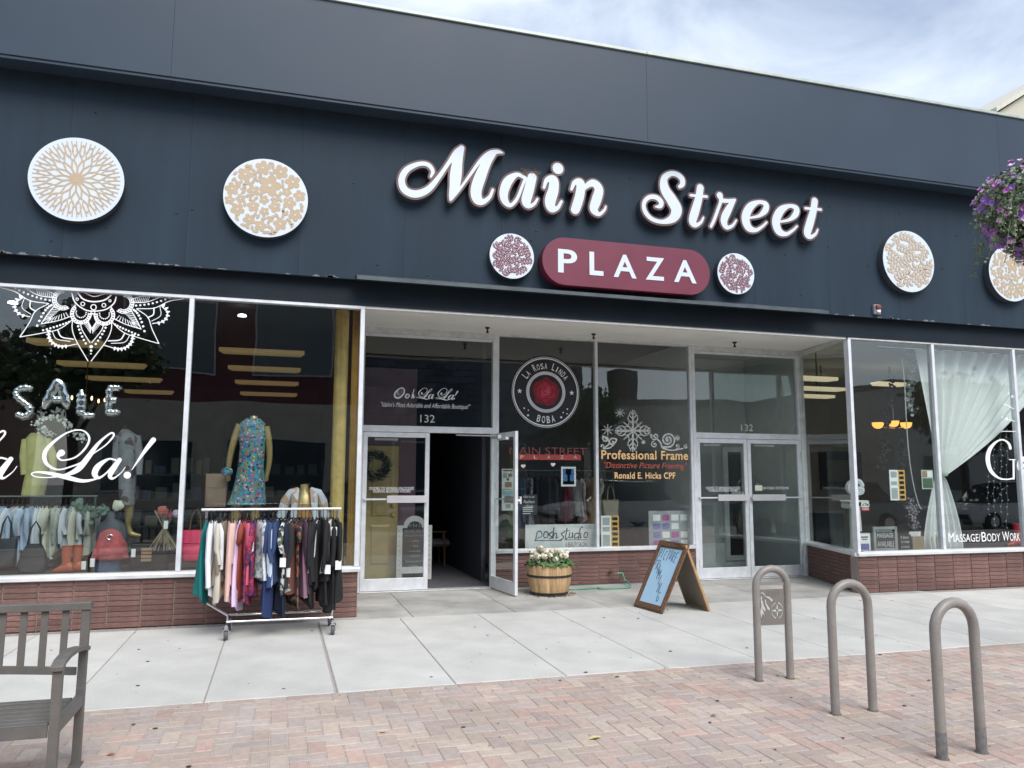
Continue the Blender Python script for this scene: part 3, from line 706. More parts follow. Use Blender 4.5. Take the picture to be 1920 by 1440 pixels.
def pat_leaves(O, r, seed, sz, gap=.47, hl=.125, lw=.26):
    m = MB(); d = MB(); rr = random.Random(seed); used = []
    for k in range(6000):
        a = rr.uniform(0, 6.28); q = r*.95*math.sqrt(rr.random()); x, y = q*math.cos(a), q*math.sin(a); b = rr.uniform(0, 6.28); lv = []
        curl = rr.uniform(-.25, .25); nn = 4 if k < 2500 else 2 if k < 4500 else 1; bb = b
        for i in range(nn):
            bb = b+curl*i
            for s in (-1, 1): lv.append((x, y, bb+s*.85))
            x += sz*.62*math.cos(bb); y += sz*.62*math.sin(bb)
        lv.append((x-sz*.2*math.cos(bb), y-sz*.2*math.sin(bb), bb)); ok = True; cs = []
        for (u, v, t) in lv:
            cx_, cy_ = u+sz*.5*math.cos(t), v+sz*.5*math.sin(t); cs.append((cx_, cy_))
            if math.hypot(u+sz*math.cos(t), v+sz*math.sin(t)) > r*.975 or any(math.hypot(cx_-g, cy_-h) < sz*gap for g, h in used): ok = False; break
        if not ok: continue
        used += cs
        for li, (u, v, t) in enumerate(lv):
            poly(m, leafp(u, v, t, sz, sz*lw, 5), (O[0], O[1]-.0003*li, O[2])); poly(d, leafp(u+sz*.2*math.cos(t), v+sz*.2*math.sin(t), t, sz*.62, sz*hl, 4), (O[0], O[1]-.0035, O[2]))
    return m, d
def disc(px, py, pxr, Y, kind, lab, mat, seed=1, th=.11):
    c = at(px, py, Y); e = at(px, py-pxr, Y); r = e.z-c.z
    o = thing('patterned_disc', lab, 'disc sign', (c.x, Y+th/2, c.z-r), 'round patterned discs on the fascia')
    n = 64; lp = [(c.x+r*math.cos(2*math.pi*i/n), c.z+r*math.sin(2*math.pi*i/n)) for i in range(n)]; V, T = fill([lp])
    ob('drum', MB().slab2([[(c.x+(x-c.x)*.995, c.z+(z-c.z)*.995) for x, z in lp]], [(c.x+(x-c.x)*.995, c.z+(z-c.z)*.995) for x, z in V], T, (0, Y+.004, 0), XA, ZA, (0, th-.006, 0)), retn_m, o)
    ob('face', MB().flat(V, T, (0, Y, 0), XA, ZA), face_m, o)
    O = (c.x, Y-.003, c.z)
    if kind == 'radial': ob('print', pat_radial(O, r*.95), mat, o)
    else:
        m, d = pat_flower(O, r, seed) if kind == 'flower' else pat_leaves(O, r, seed, r*.20, .46, .055) if kind == 'leaf' else pat_leaves(O, r, seed, r*.21, .43, .045, .26)
        f = ob('print', m, mat, o, kind='stuff')
        if d.v: ob('print_highlight', d, face_m, f, kind='stuff')
disc(144, 336, 78, -.235, 'radial', 'white disc with tan radiating petal lines, leftmost on the fascia', tan_m)
disc(499, 371, 73, -.235, 'flower', 'white disc with tan five-petalled flowers, between the radial disc and the script letter M', tan_m, 3)
disc(960, 480, 42, -.235, 'sprig', 'small white disc with maroon leaf sprigs, left of the maroon lozenge', marp_m, 5)
disc(1380, 513, 38, -.235, 'sprig', 'small white disc with maroon leaf sprigs, right of the maroon lozenge', marp_m, 8)
disc(1704, 490, 56.5, -.235, 'leaf', 'white disc with tan leaf sprigs, right of the script word Street', tan_m, 11)
disc(1896, 513, 51, -.235, 'flower', 'white disc with tan flowers, partly behind the hanging petunias', tan_m, 14)

# ================================================================== lettering and pictures on the glass
YV = YG-.004
# -- big script and mandala on the left panes
La = [[(552,332,30),(522,362,12),(560,398,7),(680,370,7),(775,280,9),(802,190,9),(735,128,6),(610,148,7),(475,240,13),(402,335,18),(420,430,14),(520,482,7),(650,452,7),(760,405,8),(830,345,5),(950,262,6),(1022,180,8),(1005,152,8),(940,195,9),(870,265,15),(790,375,23),(700,480,25),(590,530,12),(450,552,5),(330,548,5),(282,522,5),(330,505,7),(440,515,14),(600,552,20),(740,584,15),(850,570,8),(905,548,4)],
      [(1038,395,8),(975,388,9),(885,450,24),(852,520,24),(890,556,12),(960,510,7),(1045,415,9)],
      [(1075,395,19),(1015,485,22),(990,540,18),(1018,562,9),(1090,510,4),(1128,458,3)]]
Bang = [[(1380,215,22),(1300,320,15),(1185,485,3)],[(1145,532,30),(1146,533,30)]]
stL = strokes_px(La+Bang, 0, 780, 4.8, YV)
ob('script_lettering', draw(MB(), stL, YV, .0045), white_v, pan_left[1], label='large white script La with exclamation mark')
dx_ = at(4, 860, YV).x-at(209, 860, YV).x
ob('script_lettering', draw(MB(), [s+np.array([dx_, 0, 0]) for s in strokes_px(La, 0, 780, 4.8, YV)], YV, .0045), white_v, pan_left[1], label='second white script La')
W_ = 3.6
def arcp(cx, cy, r, a0, a1, n=9, w_=W_): return [(cx+r*math.cos(R(a0+(a1-a0)*i/(n-1))), cy+r*math.sin(R(a0+(a1-a0)*i/(n-1))), w_) for i in range(n)]
half = [[(1000,490,W_),(1110,590,W_),(1250,640,W_),(1430,692,W_)],[(1230,380,W_),(1330,455,W_),(1368,560,W_),(1430,692,W_)],
        [(1030,470,W_),(1130,518,W_),(1270,562,W_)],[(1180,392,W_),(1225,470,W_),(1270,562,W_)],
        [(1230,378,W_),(1390,372,W_),(1520,312,W_),(1650,290,5)],[(1180,292,W_),(1300,265,W_),(1445,272,W_)],[(1190,322,W_),(1320,318,W_),(1445,272,W_)],
        [(1005,495,W_),(1000,570,W_),(955,670,W_),(820,850,W_)],[(932,498,W_),(915,570,W_),(825,685,W_)],[(838,420,W_),(868,490,W_),(830,562,W_)],
        [(1200,622,W_),(1178,695,W_),(1080,742,W_),(940,708,W_)],[(1165,622,3),(1120,680,3),(1000,690,3)],[(1120,605,5),(1080,658,5),(975,668,5)],
        [(1450,350,W_),(1508,420,W_),(1475,490,W_),(1372,512,W_)],[(1440,360,2.6),(1445,440,2.6),(1365,490,2.6)],[(1385,372,5),(1380,430,5),(1330,458,5)]]
half += [arcp(940,435,92,-50,200), arcp(940,435,66,-40,190), arcp(1112,328,92,-95,130), arcp(1112,328,60,-90,120)]
half += [[(1112+76*math.cos(R(t)), 328+76*math.sin(R(t)), 9)]*2 for t in range(-85, 125, 16)] + [[(940+79*math.cos(R(t)), 435+79*math.sin(R(t)), 8)]*2 for t in range(-40, 195, 16)]
half += [[(940+45*math.cos(R(t)), 425+45*math.sin(R(t)), 6)]*2 for t in range(-10, 190, 22)]
for k in range(9): t = k/8; half += [[(1035+t*180+30*t*t, 520+t*95, 9)]*2]
for k in range(8): t = k/7; half += [[(1205+110*t-15*t*t, 390+60*t+130*t*t, 10)]*2]
for k in range(7): t = k/6; half += [[(962-70*t-30*t*t, 520+175*t, 9.5)]*2]
for k in range(9): t = k/8; half += [[(1225+300*t, 350-15*t-55*t*t, 9)]*2]
for k in range(9): t = k/8; half += [[(1195+15*k+14*t, 325-2*k, 2.4), (1205+18*k, 285-2*k, 2.4)]]
for k in range(8): t = k/7; half += [[(905-70*t, 500+80*t+20, 2.6), (868-36*t, 490+55*t, 2.6)]]
for k in range(8): t = k/7; half += [[(1045+200*t, 475+78*t, 2.6), (1075+120*t, 440+65*t, 2.6)]]
for k in range(8): t = k/7; half += [[(1188+70*t, 405+130*t, 2.6), (1120+75*t, 415+85*t, 2.6)]]
for k in range(9):
    t = k/8; a = R(-5+115*t); half += [[(1075+118*math.cos(a), 628+112*math.sin(a), 12), (1075+140*math.cos(a), 628+132*math.sin(a), 3)]]
for k in range(7):
    a = R(-50+125*k/6); half += [[(1400+108*math.cos(a), 420+88*math.sin(a), 12), (1400+130*math.cos(a), 420+108*math.sin(a), 3)]]
mid = [[(645,232,5),(675,320,5),(760,385,5),(840,400,5),(950,385,5),(1025,330,5),(1045,272,5)],[(700,235,6),(750,292,6),(840,315,6),(940,300,6),(1000,256,6)],[(760,235,3),(845,268,3),(940,246,3)],
       arcp(695,292,11,0,360,9,3),arcp(745,335,17,0,360,9,3.5),arcp(842,365,24,0,360,11,4),arcp(935,347,17,0,360,9,3.5),arcp(990,307,10,0,360,9,3),
       [(820,720,14)]*2,[(820,755,10)]*2,[(818,783,7)]*2]
H = strokes_px(half, 0, 500, 4.8, YV); Mi = strokes_px(mid, 0, 500, 4.8, YV); axx = at(830/4.8, 500+500/4.8, YV).x
H2 = [np.column_stack([2*axx-s[:,0], s[:,1], s[:,2]]) for s in H]
ob('mandala_decal', draw(MB(), H+H2+Mi, YV, .0042), white_v, pan_left[1], label='white half mandala hanging from the top of the pane')
# -- transom over the open entrance
stO = [[(640,905,9),(605,940,9),(605,985,9),(650,995,9),(700,950,7),(708,905,6),(680,885,6),(640,900,5),(630,935,4),(650,960,3)],[(735,955,6),(722,985,8),(745,997,6),(765,970,5),(750,955,5),(735,955,6)],[(820,900,4),(800,960,5),(790,1000,5)],[(795,985,4),(815,960,6),(808,995,6),(830,985,3)]]
st = strokes_px(stO, 640, 580, 6.0, YD+YV)
pL = at(640+890/6, 580+950/6, YD+YV)
def la_small(cx_px, y_px, wpx, Y):
    c = at(cx_px, y_px, Y); A = np.vstack([s for s in strokes_px(La, 0, 780, 4.8, YV)]); lo, hi = A[:,0].min(), A[:,0].max(); zl, zh = A[:,1].min(), A[:,1].max()
    wd = at(cx_px+wpx/2, y_px, Y).x-at(cx_px-wpx/2, y_px, Y).x; s_ = wd/(hi-lo); o_ = []
    for s in strokes_px(La, 0, 780, 4.8, YV): o_.append(np.column_stack([(s[:,0]-(lo+hi)/2)*s_+c.x, (s[:,1]-(zl+zh)/2)*s_+c.z, s[:,2]*s_*1.25]))
    return o_
st += la_small(798, 738, 34, YD+YV)+la_small(835, 739, 36, YD+YV)
bb = strokes_px([[(1308,925,9),(1280,970,4)],[(1268,1005,9)]*2], 640, 580, 6.0, YD+YV)
m = draw(MB(), st+bb, YD+YV, .004)
text_px(m, '"Idaho\'s Most Adorable and Affordable Boutique!"', (714, 766), (882, 769), (714, 754), YD+YV, shear=.3)
o_ = ob('transom_lettering', m, white_v, tr_l)
m = MB(); text_px(m, '132', (788, 791.5), (815, 793), (788, 777), YD+YV); ob('house_number', m, M('number_silver', (.62,.66,.62), .5), tr_l)
m = MB(); text_px(m, '132', (1390, 808), (1412, 808.5), (1390, 795.5), YD+YV); ob('house_number', m, MATS['number_silver'], tr_r)
# -- door notices
yd = YD+.008
m = MB(); text_px(m, 'DOORS TO REMAIN UNLOCKED', (693, 919), (776, 918), (693, 913.5), yd); text_px(m, 'DURING BUSINESS HOURS', (700, 924), (769.5, 923.2), (700, 918.8), yd); ob('door_notice', m, white_v, g1)
m = MB(); text_px(m, 'DOORS TO REMAIN UNLOCKED', (1324, 917.5), (1388, 917.5), (1324, 912.5), yd); text_px(m, 'DURING BUSINESS HOURS', (1329, 922), (1383, 922), (1329, 917.6), yd); ob('door_notice', m, white_v, g3)
m = MB(); text_px(m, 'NO PUBLIC RESTROOMS', (1431, 917.5), (1479, 917.5), (1431, 912.6), yd); ob('door_notice', m, white_v, g4)
a, b = at(1415.5, 910, yd), at(1429.5, 920, yd); ob('sticker', MB().box(a.x, b.x, yd-.002, yd, b.z, a.z), M('cream_sticker', (.7,.68,.58), .6), g4)
# -- round black boba badge with a red rose
yb = YD+YV; c = at(1023.5, 735, yb); rb = at(1023.5, 667, yb).z-c.z
def ring(m, r0, r1, Y, n=72, saw=0):
    V = []
    for i in range(n):
        a = 2*math.pi*i/n; q = r1*(1+saw*(1 if i % 2 else 0)); V += [(c.x+r0*math.cos(a), Y, c.z+r0*math.sin(a)), (c.x+q*math.cos(a), Y, c.z+q*math.sin(a))]
    m.add(V, [(2*i, 2*i+1, (2*i+3) % (2*n), (2*i+2) % (2*n)) for i in range(n)]); return m
bd = ob('boba_badge', ring(MB(), .0005, rb, yb, 120, .018), M('badge_black', (.012,.014,.02), .5, var=.1), pan_mid[0], label='round black badge with a red rose, La Rosa Linda Boba')
m = MB(); ring(m, rb*.955, rb*.968, yb-.002); ring(m, rb*.905, rb*.935, yb-.002)
def arctext(m, s, r, a_mid, span, h, Y, flip=False):
    n = len(s); 
    for i, ch in enumerate(s):
        if ch == ' ': continue
        t = a_mid+(-span/2+span*(i+.5)/n)*(1 if flip else -1); a = R(t); wl = R(span/n)*r*(.78 if ch != 'I' else .3)
        if ch in 'RL' and i in (0, 3, 8): hh_ = h*1.25
        else: hh_ = h
        rad = Vector((math.cos(a), 0, math.sin(a))); tan = Vector((math.sin(a), 0, -math.cos(a)))
        if flip: U = -tan*wl; W = -rad*hh_; O = Vector((c.x, Y, c.z))+rad*(r+hh_)-U/2
        else: U = tan*wl; W = rad*hh_; O = Vector((c.x, Y, c.z))+rad*r-U/2
        text(m, ch, O, U, W, off=.012)
arctext(m, 'LA ROSA LINDA', rb*.63, 90, 118, rb*.16, yb-.002); arctext(m, 'BOBA', rb*.66, 270, 42, rb*.19, yb-.002, True)
for s in (-1, 1):
    P = [(c.x+s*rb*.75+rb*.075*(1 if i % 2 == 0 else .45)*math.sin(i*math.pi/5), c.z+rb*.0+rb*.075*(1 if i % 2 == 0 else .45)*math.cos(i*math.pi/5)) for i in range(10)]; V, T = fill([P]); m.flat(V, T, (0, yb-.002, 0), XA, ZA)
for x_, z_, r_ in ((-.62,-.46,.022),(-.5,-.51,.018),(-.51,-.65,.03),(.62,-.45,.022),(.5,-.55,.02),(.61,-.58,.02),(.44,-.68,.03)): circ(m, c.x+x_*rb, c.z+z_*rb, r_*rb, yb-.002)
ob('badge_lettering', m, white_v, bd)
ob('badge_ring', ring(MB(), rb*.475, rb*.565, yb-.002), M('badge_ring_grey', (.6,.61,.65), .5), bd)
rose = []; rr = random.Random(6); reds = [M('rose_red_%d' % k, cc, .6, var=.25, vs=40) for k, cc in enumerate([(.22,.008,.022), (.40,.018,.045), (.58,.06,.11)])]
for k, (rad, num, off_) in enumerate(((.27, 8, .0025), (.17, 6, .0035), (.08, 4, .0045))):
    m = MB()
    for i in range(num):
        a = 2*math.pi*i/num+k*.5; q = rb*rad; pr = rb*(.17, .13, .09)[k]
        P = [(c.x+.0+q*math.cos(a)*.8+pr*(1+.16*math.sin(3*t+i*1.7)+.06*math.sin(7*t+i))*math.cos(t), yb-off_-.0001*i, c.z+q*math.sin(a)*.8+pr*(1+.16*math.sin(3*t+i*1.7)+.06*math.sin(7*t+i))*math.sin(t)) for t in [2*math.pi*j/16 for j in range(16)]]
        m.add(P, [tuple(range(16))])
    circ(m, c.x, c.z, rb*rad*.8, yb-off_+.0002, 20); ob('rose_petals', m, reds[k], bd)
def arc2(cx, cz, r_, a0, a1, w_): return np.array([(cx+r_*math.cos(R(a0+(a1-a0)*i/10)), cz+r_*.9*math.sin(R(a0+(a1-a0)*i/10)), w_*math.sin(math.pi*(i+.5)/11)) for i in range(11)])
ob('rose_creases', draw(MB(), [arc2(c.x+rb*x_, c.z+rb*z_, rb*q_, a0_, a1_, rb*.017) for x_, z_, q_, a0_, a1_ in ((0,.02,.07,20,330),(.01,.0,.13,200,420),(-.02,0,.13,60,190),(.0,.02,.2,-60,60),(0,-.01,.2,120,230),(0,0,.21,240,300),(.03,.05,.29,30,110),(-.05,0,.29,130,200),(.05,-.03,.30,-70,10),(-.02,-.05,.28,220,290))], yb-.0062, .004), reds[0], bd, kind='stuff')
# red MAIN STREET / PLAZA decal under the badge
red_v = M('red_vinyl', (.30,.035,.03), .5, var=.1)
m = MB(); text_px(m, 'MAIN STREET', (955, 852), (1100, 853), (955, 838), yb, off=-.0); ob('red_lettering', m, M('dull_red_vinyl', (.16,.035,.03), .5), pan_mid[0])
a, b = at(972, 851.5, yb), at(1089, 863, yb); ob('red_panel', MB().box(a.x, b.x, yb-.001, yb, b.z, a.z), red_v, pan_mid[0])
m = MB()
for ch, x_ in zip('PLAZA', (976, 1001, 1026, 1051, 1076)): text_px(m, ch, (x_, 860), (x_+6, 860), (x_, 854), yb-.002)
ob('panel_lettering', m, M('dim_white', (.5,.5,.5), .5), pan_mid[0])
m = MB()
for x_, y_ in ((981, 874), (1037, 871)):
    p = at(x_, y_, yb); s = .034
    P = [(p.x+s*1.1*(16*math.sin(t)**3)/16, p.z+s*(13*math.cos(t)-5*math.cos(2*t)-2*math.cos(3*t)-math.cos(4*t))/16) for t in [2*math.pi*i/24 for i in range(24)]]
    V, T = fill([P[::-1]]); m.flat(V, T, (0, yb, 0), XA, ZA)
ob('heart_sticker', m, M('pale_pink', (.72,.6,.6), .6), pan_mid[0], kind='stuff')
# Professional Frame pane
yel = M('yellow_vinyl', (.80,.62,.30), .5, var=.05); orr = M('orange_vinyl', (.58,.13,.04), .5); rdv = M('coral_vinyl', (.52,.09,.06), .5)
m = MB(); text_px(m, 'Professional Frame', (1127, 862), (1291, 862), (1127, 844), yb, off=.032, sp=1.05); text_px(m, 'Ronald E. Hicks CPF', (1152, 898), (1267, 898), (1152, 885), yb, off=.03, sp=1.08); fr = ob('frame_shop_lettering', m, orr, pan_mid[1], kind='stuff')
m = MB(); text_px(m, 'Professional Frame', (1128, 861.5), (1290, 861.5), (1128, 844.5), yb-.002, off=.012, sp=1.08); text_px(m, 'Ronald E. Hicks CPF', (1153, 897.5), (1266, 897.5), (1153, 885.5), yb-.002, off=.01, sp=1.1); ob('frame_shop_lettering', m, yel, pan_mid[1], kind='stuff')
m = MB(); text_px(m, '"Distinctive Picture Framing"', (1133, 881), (1289, 882), (1133, 866), yb, shear=.3); ob('frame_shop_lettering', m, rdv, pan_mid[1], kind='stuff')
# snowflake and scroll painting (zoom 900,620 scale 4.571)
sn = []
for a in (90, 0, 180, 270): 
    c0, c1 = math.cos(R(a)), math.sin(R(a)); L_ = 150 if a in (0, 180) else 175
    sn.append([(1310, 858, 10), (1310+c0*L_*.5, 858-c1*L_*.5, 9), (1310+c0*L_, 858-c1*L_, 6)])
    for t in (.35, .6, .8):
        for s in (-1, 1):
            bx, by = 1310+c0*L_*t, 858-c1*L_*t; aa = R(a+s*50); q = 62*(1.15-t); sn.append([(bx, by, 6), (bx+q*math.cos(aa), by-q*math.sin(aa), 5), (bx+q*1.6*math.cos(aa-s*.35), by-q*1.6*math.sin(aa-s*.35), 4)])
for a in (45, 135, 225, 315):
    aa = R(a); sn.append([(1310, 858, 7), (1310+60*math.cos(aa), 858-60*math.sin(aa), 6), (1310+110*math.cos(aa), 858-105*math.sin(aa), 4)])
    for s in (-1, 1): sn.append([(1310+55*math.cos(aa), 858-55*math.sin(aa), 5), (1310+85*math.cos(aa+s*.4), 858-85*math.sin(aa+s*.4), 4)])
for cx_, cy_, r_ in ((1095, 850, 48), (1200, 705, 38), (1690, 920, 24), (1400, 955, 16)):
    for k in range(4): a = k*math.pi/4; sn.append([(cx_-r_*math.cos(a), cy_-r_*math.sin(a), 3.5), (cx_+r_*math.cos(a), cy_+r_*math.sin(a), 3.5)])
def spiral(cx_, cy_, r_, a0, turns, w0, w1, tail=()):
    n = int(10*turns); return [(cx_+r_*(i/n)*math.cos(a0+2*math.pi*turns*i/n), cy_+r_*(i/n)*math.sin(a0+2*math.pi*turns*i/n), w0+(w1-w0)*i/n) for i in range(1, n+1)]+list(tail)
sn += [spiral(1610, 935, 62, 0, 2.2, 9, 8, [(1560,1000,8),(1640,1025,6),(1740,1010,5)]), spiral(1500, 905, 36, 1, 1.4, 6, 6, [(1540,950,8),(1560,1000,8)]), spiral(1495, 975, 30, 2, 1.4, 5, 5), spiral(1690, 990, 22, 0, 1.3, 5, 4), spiral(1765, 995, 20, 3, 1.3, 5, 4),
       spiral(1080, 925, 30, 2, 1.3, 7, 7, [(1110,960,8),(1060,1010,6)]), spiral(1135, 955, 38, 4, 1.3, 7, 7, [(1120,1000,6),(1060,1012,5)]), spiral(1045, 990, 20, 1, 1.0, 5, 5)]
ob('snow_painting', draw(MB(), strokes_px(sn, 900, 620, 4.571, yb), yb, .005), M('chalk_white', (.5,.51,.49), .8, var=.35, vs=30), pan_mid[1], label='white snowflake and scroll window painting')
# -- right hand panes: large serif G with lash marks, MASSAGE/BODY WORK
Gs = [[(1790,1290,14),(1770,1240,12),(1700,1200,7),(1630,1230,12),(1570,1330,20)]]
G2 = [[(1605,95,16),(1590,55,12),(1540,22,7),(1480,40,9),(1420,110,20),(1402,200,25),(1430,300,20),(1500,365,9),(1570,378,6),(1628,370,7)],[(1634,210,11),(1636,370,11)],[(1595,200,4),(1650,200,4)]]
dots = [[(1765,733,9)]*2,[(1806,765,15)]*2,[(1712,832,3),(1850,905,4)],[(1704,970,9)]*2,[(1748,990,14)]*2,[(1770,995,4),(1850,1018,4)],[(1690,1112,3),(1865,1115,4)]]
S = strokes_px(dots, 1560, 600, 5.333, YV)
ob('eyelash_marks', draw(MB(), S, YV, .006), white_v, pan_right[1], kind='stuff')
m = draw(MB(), strokes_px(G2, 1560, 820, 4.8, YV), YV, .006)
ob('serif_lettering', m, white_v, pan_right[1], label='large white serif G')
m = MB(); text_px(m, 'e', (1908, 893), (1945, 893), (1908, 855), YV, off=.02); ob('serif_lettering', m, white_v, pan_right[2])
m = MB()
for wd, x0, x1, big in (('M', 1779, 1790, 1), ('ASSAGE/', 1791, 1839, 0), ('B', 1841, 1850, 1), ('ODY', 1851, 1876, 0), ('W', 1880, 1893, 1), ('ORK', 1894, 1913, 0)):
    text_px(m, wd, (x0, 1016.5-(x0-1779)*.02), (x1, 1016.5-(x1-1779)*.02), (x0, 1002-big*3-(x0-1779)*.02), YV)
ob('massage_lettering', m, white_v, pan_right[1])

# ================================================================== clothes
def cloth(name, c, print_=None, rough=.85):
    if print_: return speckle_mat(name, print_, 28, rough) if name not in MATS else MATS[name]
    return M(name, c, rough, var=.2, vs=9, bump=.6, bs=22, stretch=(1, 1, .3))
def garment_mesh(L_, seed, sleeve=.5, hd=.20, th=.028, flare=1.05):
    """hanging garment seen edge-on: thin in x, wide in y, shoulder at z=0"""
    rr = random.Random(seed); n = 26; rows = 13; rings = []; ph = rr.uniform(0, 6); lean = rr.uniform(-.03, .03)
    for k in range(rows+1):
        t = k/rows; z = -L_*t
        w_ = hd*(.28+.72*min(1, (t*L_/.10))**.6)*(1+(flare-1)*t); tk = th*(.55+.45*min(1, t*4))*(1+.5*t); ring_ = []
        for j in range(n):
            a = 2*math.pi*j/n; fold = .019*t*math.sin(5*a+ph+2*t)+.011*t*math.sin(9*a+2*ph)
            y = w_*math.cos(a); x = (tk+fold)*math.sin(a)+.014*math.sin(y*30+ph+t*3)*(.2+t)+lean*t
            ring_.append((x, y, z-.035*abs(math.cos(a))*(1 if t < .08 else 0)+rr.uniform(-.003, .003)*(k == rows)+(.05*math.sin(a+ph)+.012*math.sin(4*a+ph) if k == rows else 0)))
        rings.append(ring_)
    m = MB(); m.loft(rings)
    if sleeve:
        for s in (-1, 1):
            x0 = rr.uniform(-.015, .015); pts = [(0, s*hd*.88, -.05), (x0, s*(hd+.025), -.12), (x0*1.5, s*(hd+.03), -.12-sleeve*.5), (x0*2+lean, s*(hd+rr.uniform(-.02, .03)), -.12-sleeve)]
            m.tube(pts, [.045, .055, .05, .042], 9, True, (.55, 1.0))
    return m.mesh('garment', 60)
hook_mb = MB(); hook_mb.tube([(0, 0, .0), (0, 0, .045), (0, .018, .065), (0, .02, .09), (0, 0, .102), (0, -.016, .09)], .0032, 5); hook_mb.tube([(0, -.17, -.035), (0, -.08, .0), (0, 0, .012), (0, .08, .0), (0, .17, -.035)], .007, 5)
hook = hook_mb.mesh('hanger', 50); hook.materials.append(black_m)
tagm = MB().box(-.003, .003, -.03, .03, -.045, .045).mesh('price_tag'); tagm.materials.append(paper)
def hang(items, rod, group, where, y_j=.02, seed=1):
    """items: (x, mat, desc, length, sleeve, tag)"""
    rr = random.Random(seed)
    for i, (x, y, mt, desc, L_, sl, tg) in enumerate(items):
        g = thing('hanging_garment', '%s, %s from the left on %s' % (desc, ORD[i], where), 'garment', (x, y, rod-.10), group, rr.uniform(-.34, .34) if i else -.05)
        me = garment_mesh(L_, seed*100+i, sl, rr.uniform(.17, .215), rr.uniform(.022, .034), rr.uniform(.95, 1.25)); me.materials.append(mt)
        o = bpy.data.objects.new('cloth', me); COL.objects.link(o); o.parent = g
        h = bpy.data.objects.new('hanger', hook); COL.objects.link(h); h.parent = g
        if tg:
            t = bpy.data.objects.new('price_tag', tagm); COL.objects.link(t); t.parent = g; t.location = (rr.uniform(-.01, .02), -.24, -tg); t.rotation_euler.z = R(90)+rr.uniform(-.4, .4)
# ---- rolling rack on the pavement
ry = -.72
ra, rb_ = at(384, 958, ry), at(636, 952, ry); rodz = (ra.z+rb_.z)/2
rack = thing('clothes_rack', 'chrome rolling clothes rack full of garments on the pavement', 'clothes rack', ((ra.x+rb_.x)/2, ry, 0))
ob('rail', MB().tube([(ra.x-.03, ry, rodz), (rb_.x+.02, ry, rodz)], .014, 10), M('white_tube', (.72,.73,.74), .3, metal=.3), rack, smooth=50)
xl, xr = gnd(424, 1198).x, gnd(622, 1186).x
for xe, xi in ((ra.x, xl), (rb_.x, xr)):
    m = MB(); s = 1 if xi > xe else -1
    m.tube([(xe+s*.02, ry, rodz-.012), (xe+s*.02, ry, .62), (xe+s*.02, ry, .42), (xe+s*.045, ry, .34), (xi-s*.005, ry, .20), (xi, ry, .15)], .013, 10)
    ob('upright', m, chrome, rack, smooth=50)
    ob('foot_bar', MB().tube([(xi, ry-.26, .135), (xi, ry+.26, .135)], .014, 10), chrome, rack, smooth=50)
    for s2 in (-1, 1):
        yy = ry+s2*.24; m = MB(); m.tube([(xi, yy, .13), (xi, yy, .105)], .02, 10); m.box(xi-.03, xi-.022, yy-.025, yy+.03, .04, .115); m.box(xi+.022, xi+.03, yy-.025, yy+.03, .04, .115); m.box(xi-.03, xi+.03, yy-.025, yy+.03, .1, .112)
        c_ = ob('caster', m, chrome, rack)
        m = MB(); m.loft([[(xi+dx, yy+.01+.048*q*math.cos(2*math.pi*j/18), .05+.048*q*math.sin(2*math.pi*j/18)) for j in range(18)] for dx, q in ((-.018, .9), (-.012, 1), (.012, 1), (.018, .9))]); ob('wheel', m, M('rubber_grey', (.09,.09,.095), .7), c_, smooth=40)
for yy in (ry-.2, ry+.2): ob('base_rail', MB().tube([(xl, yy, .17), (xr, yy, .165)], .012, 8), chrome, rack, smooth=50)
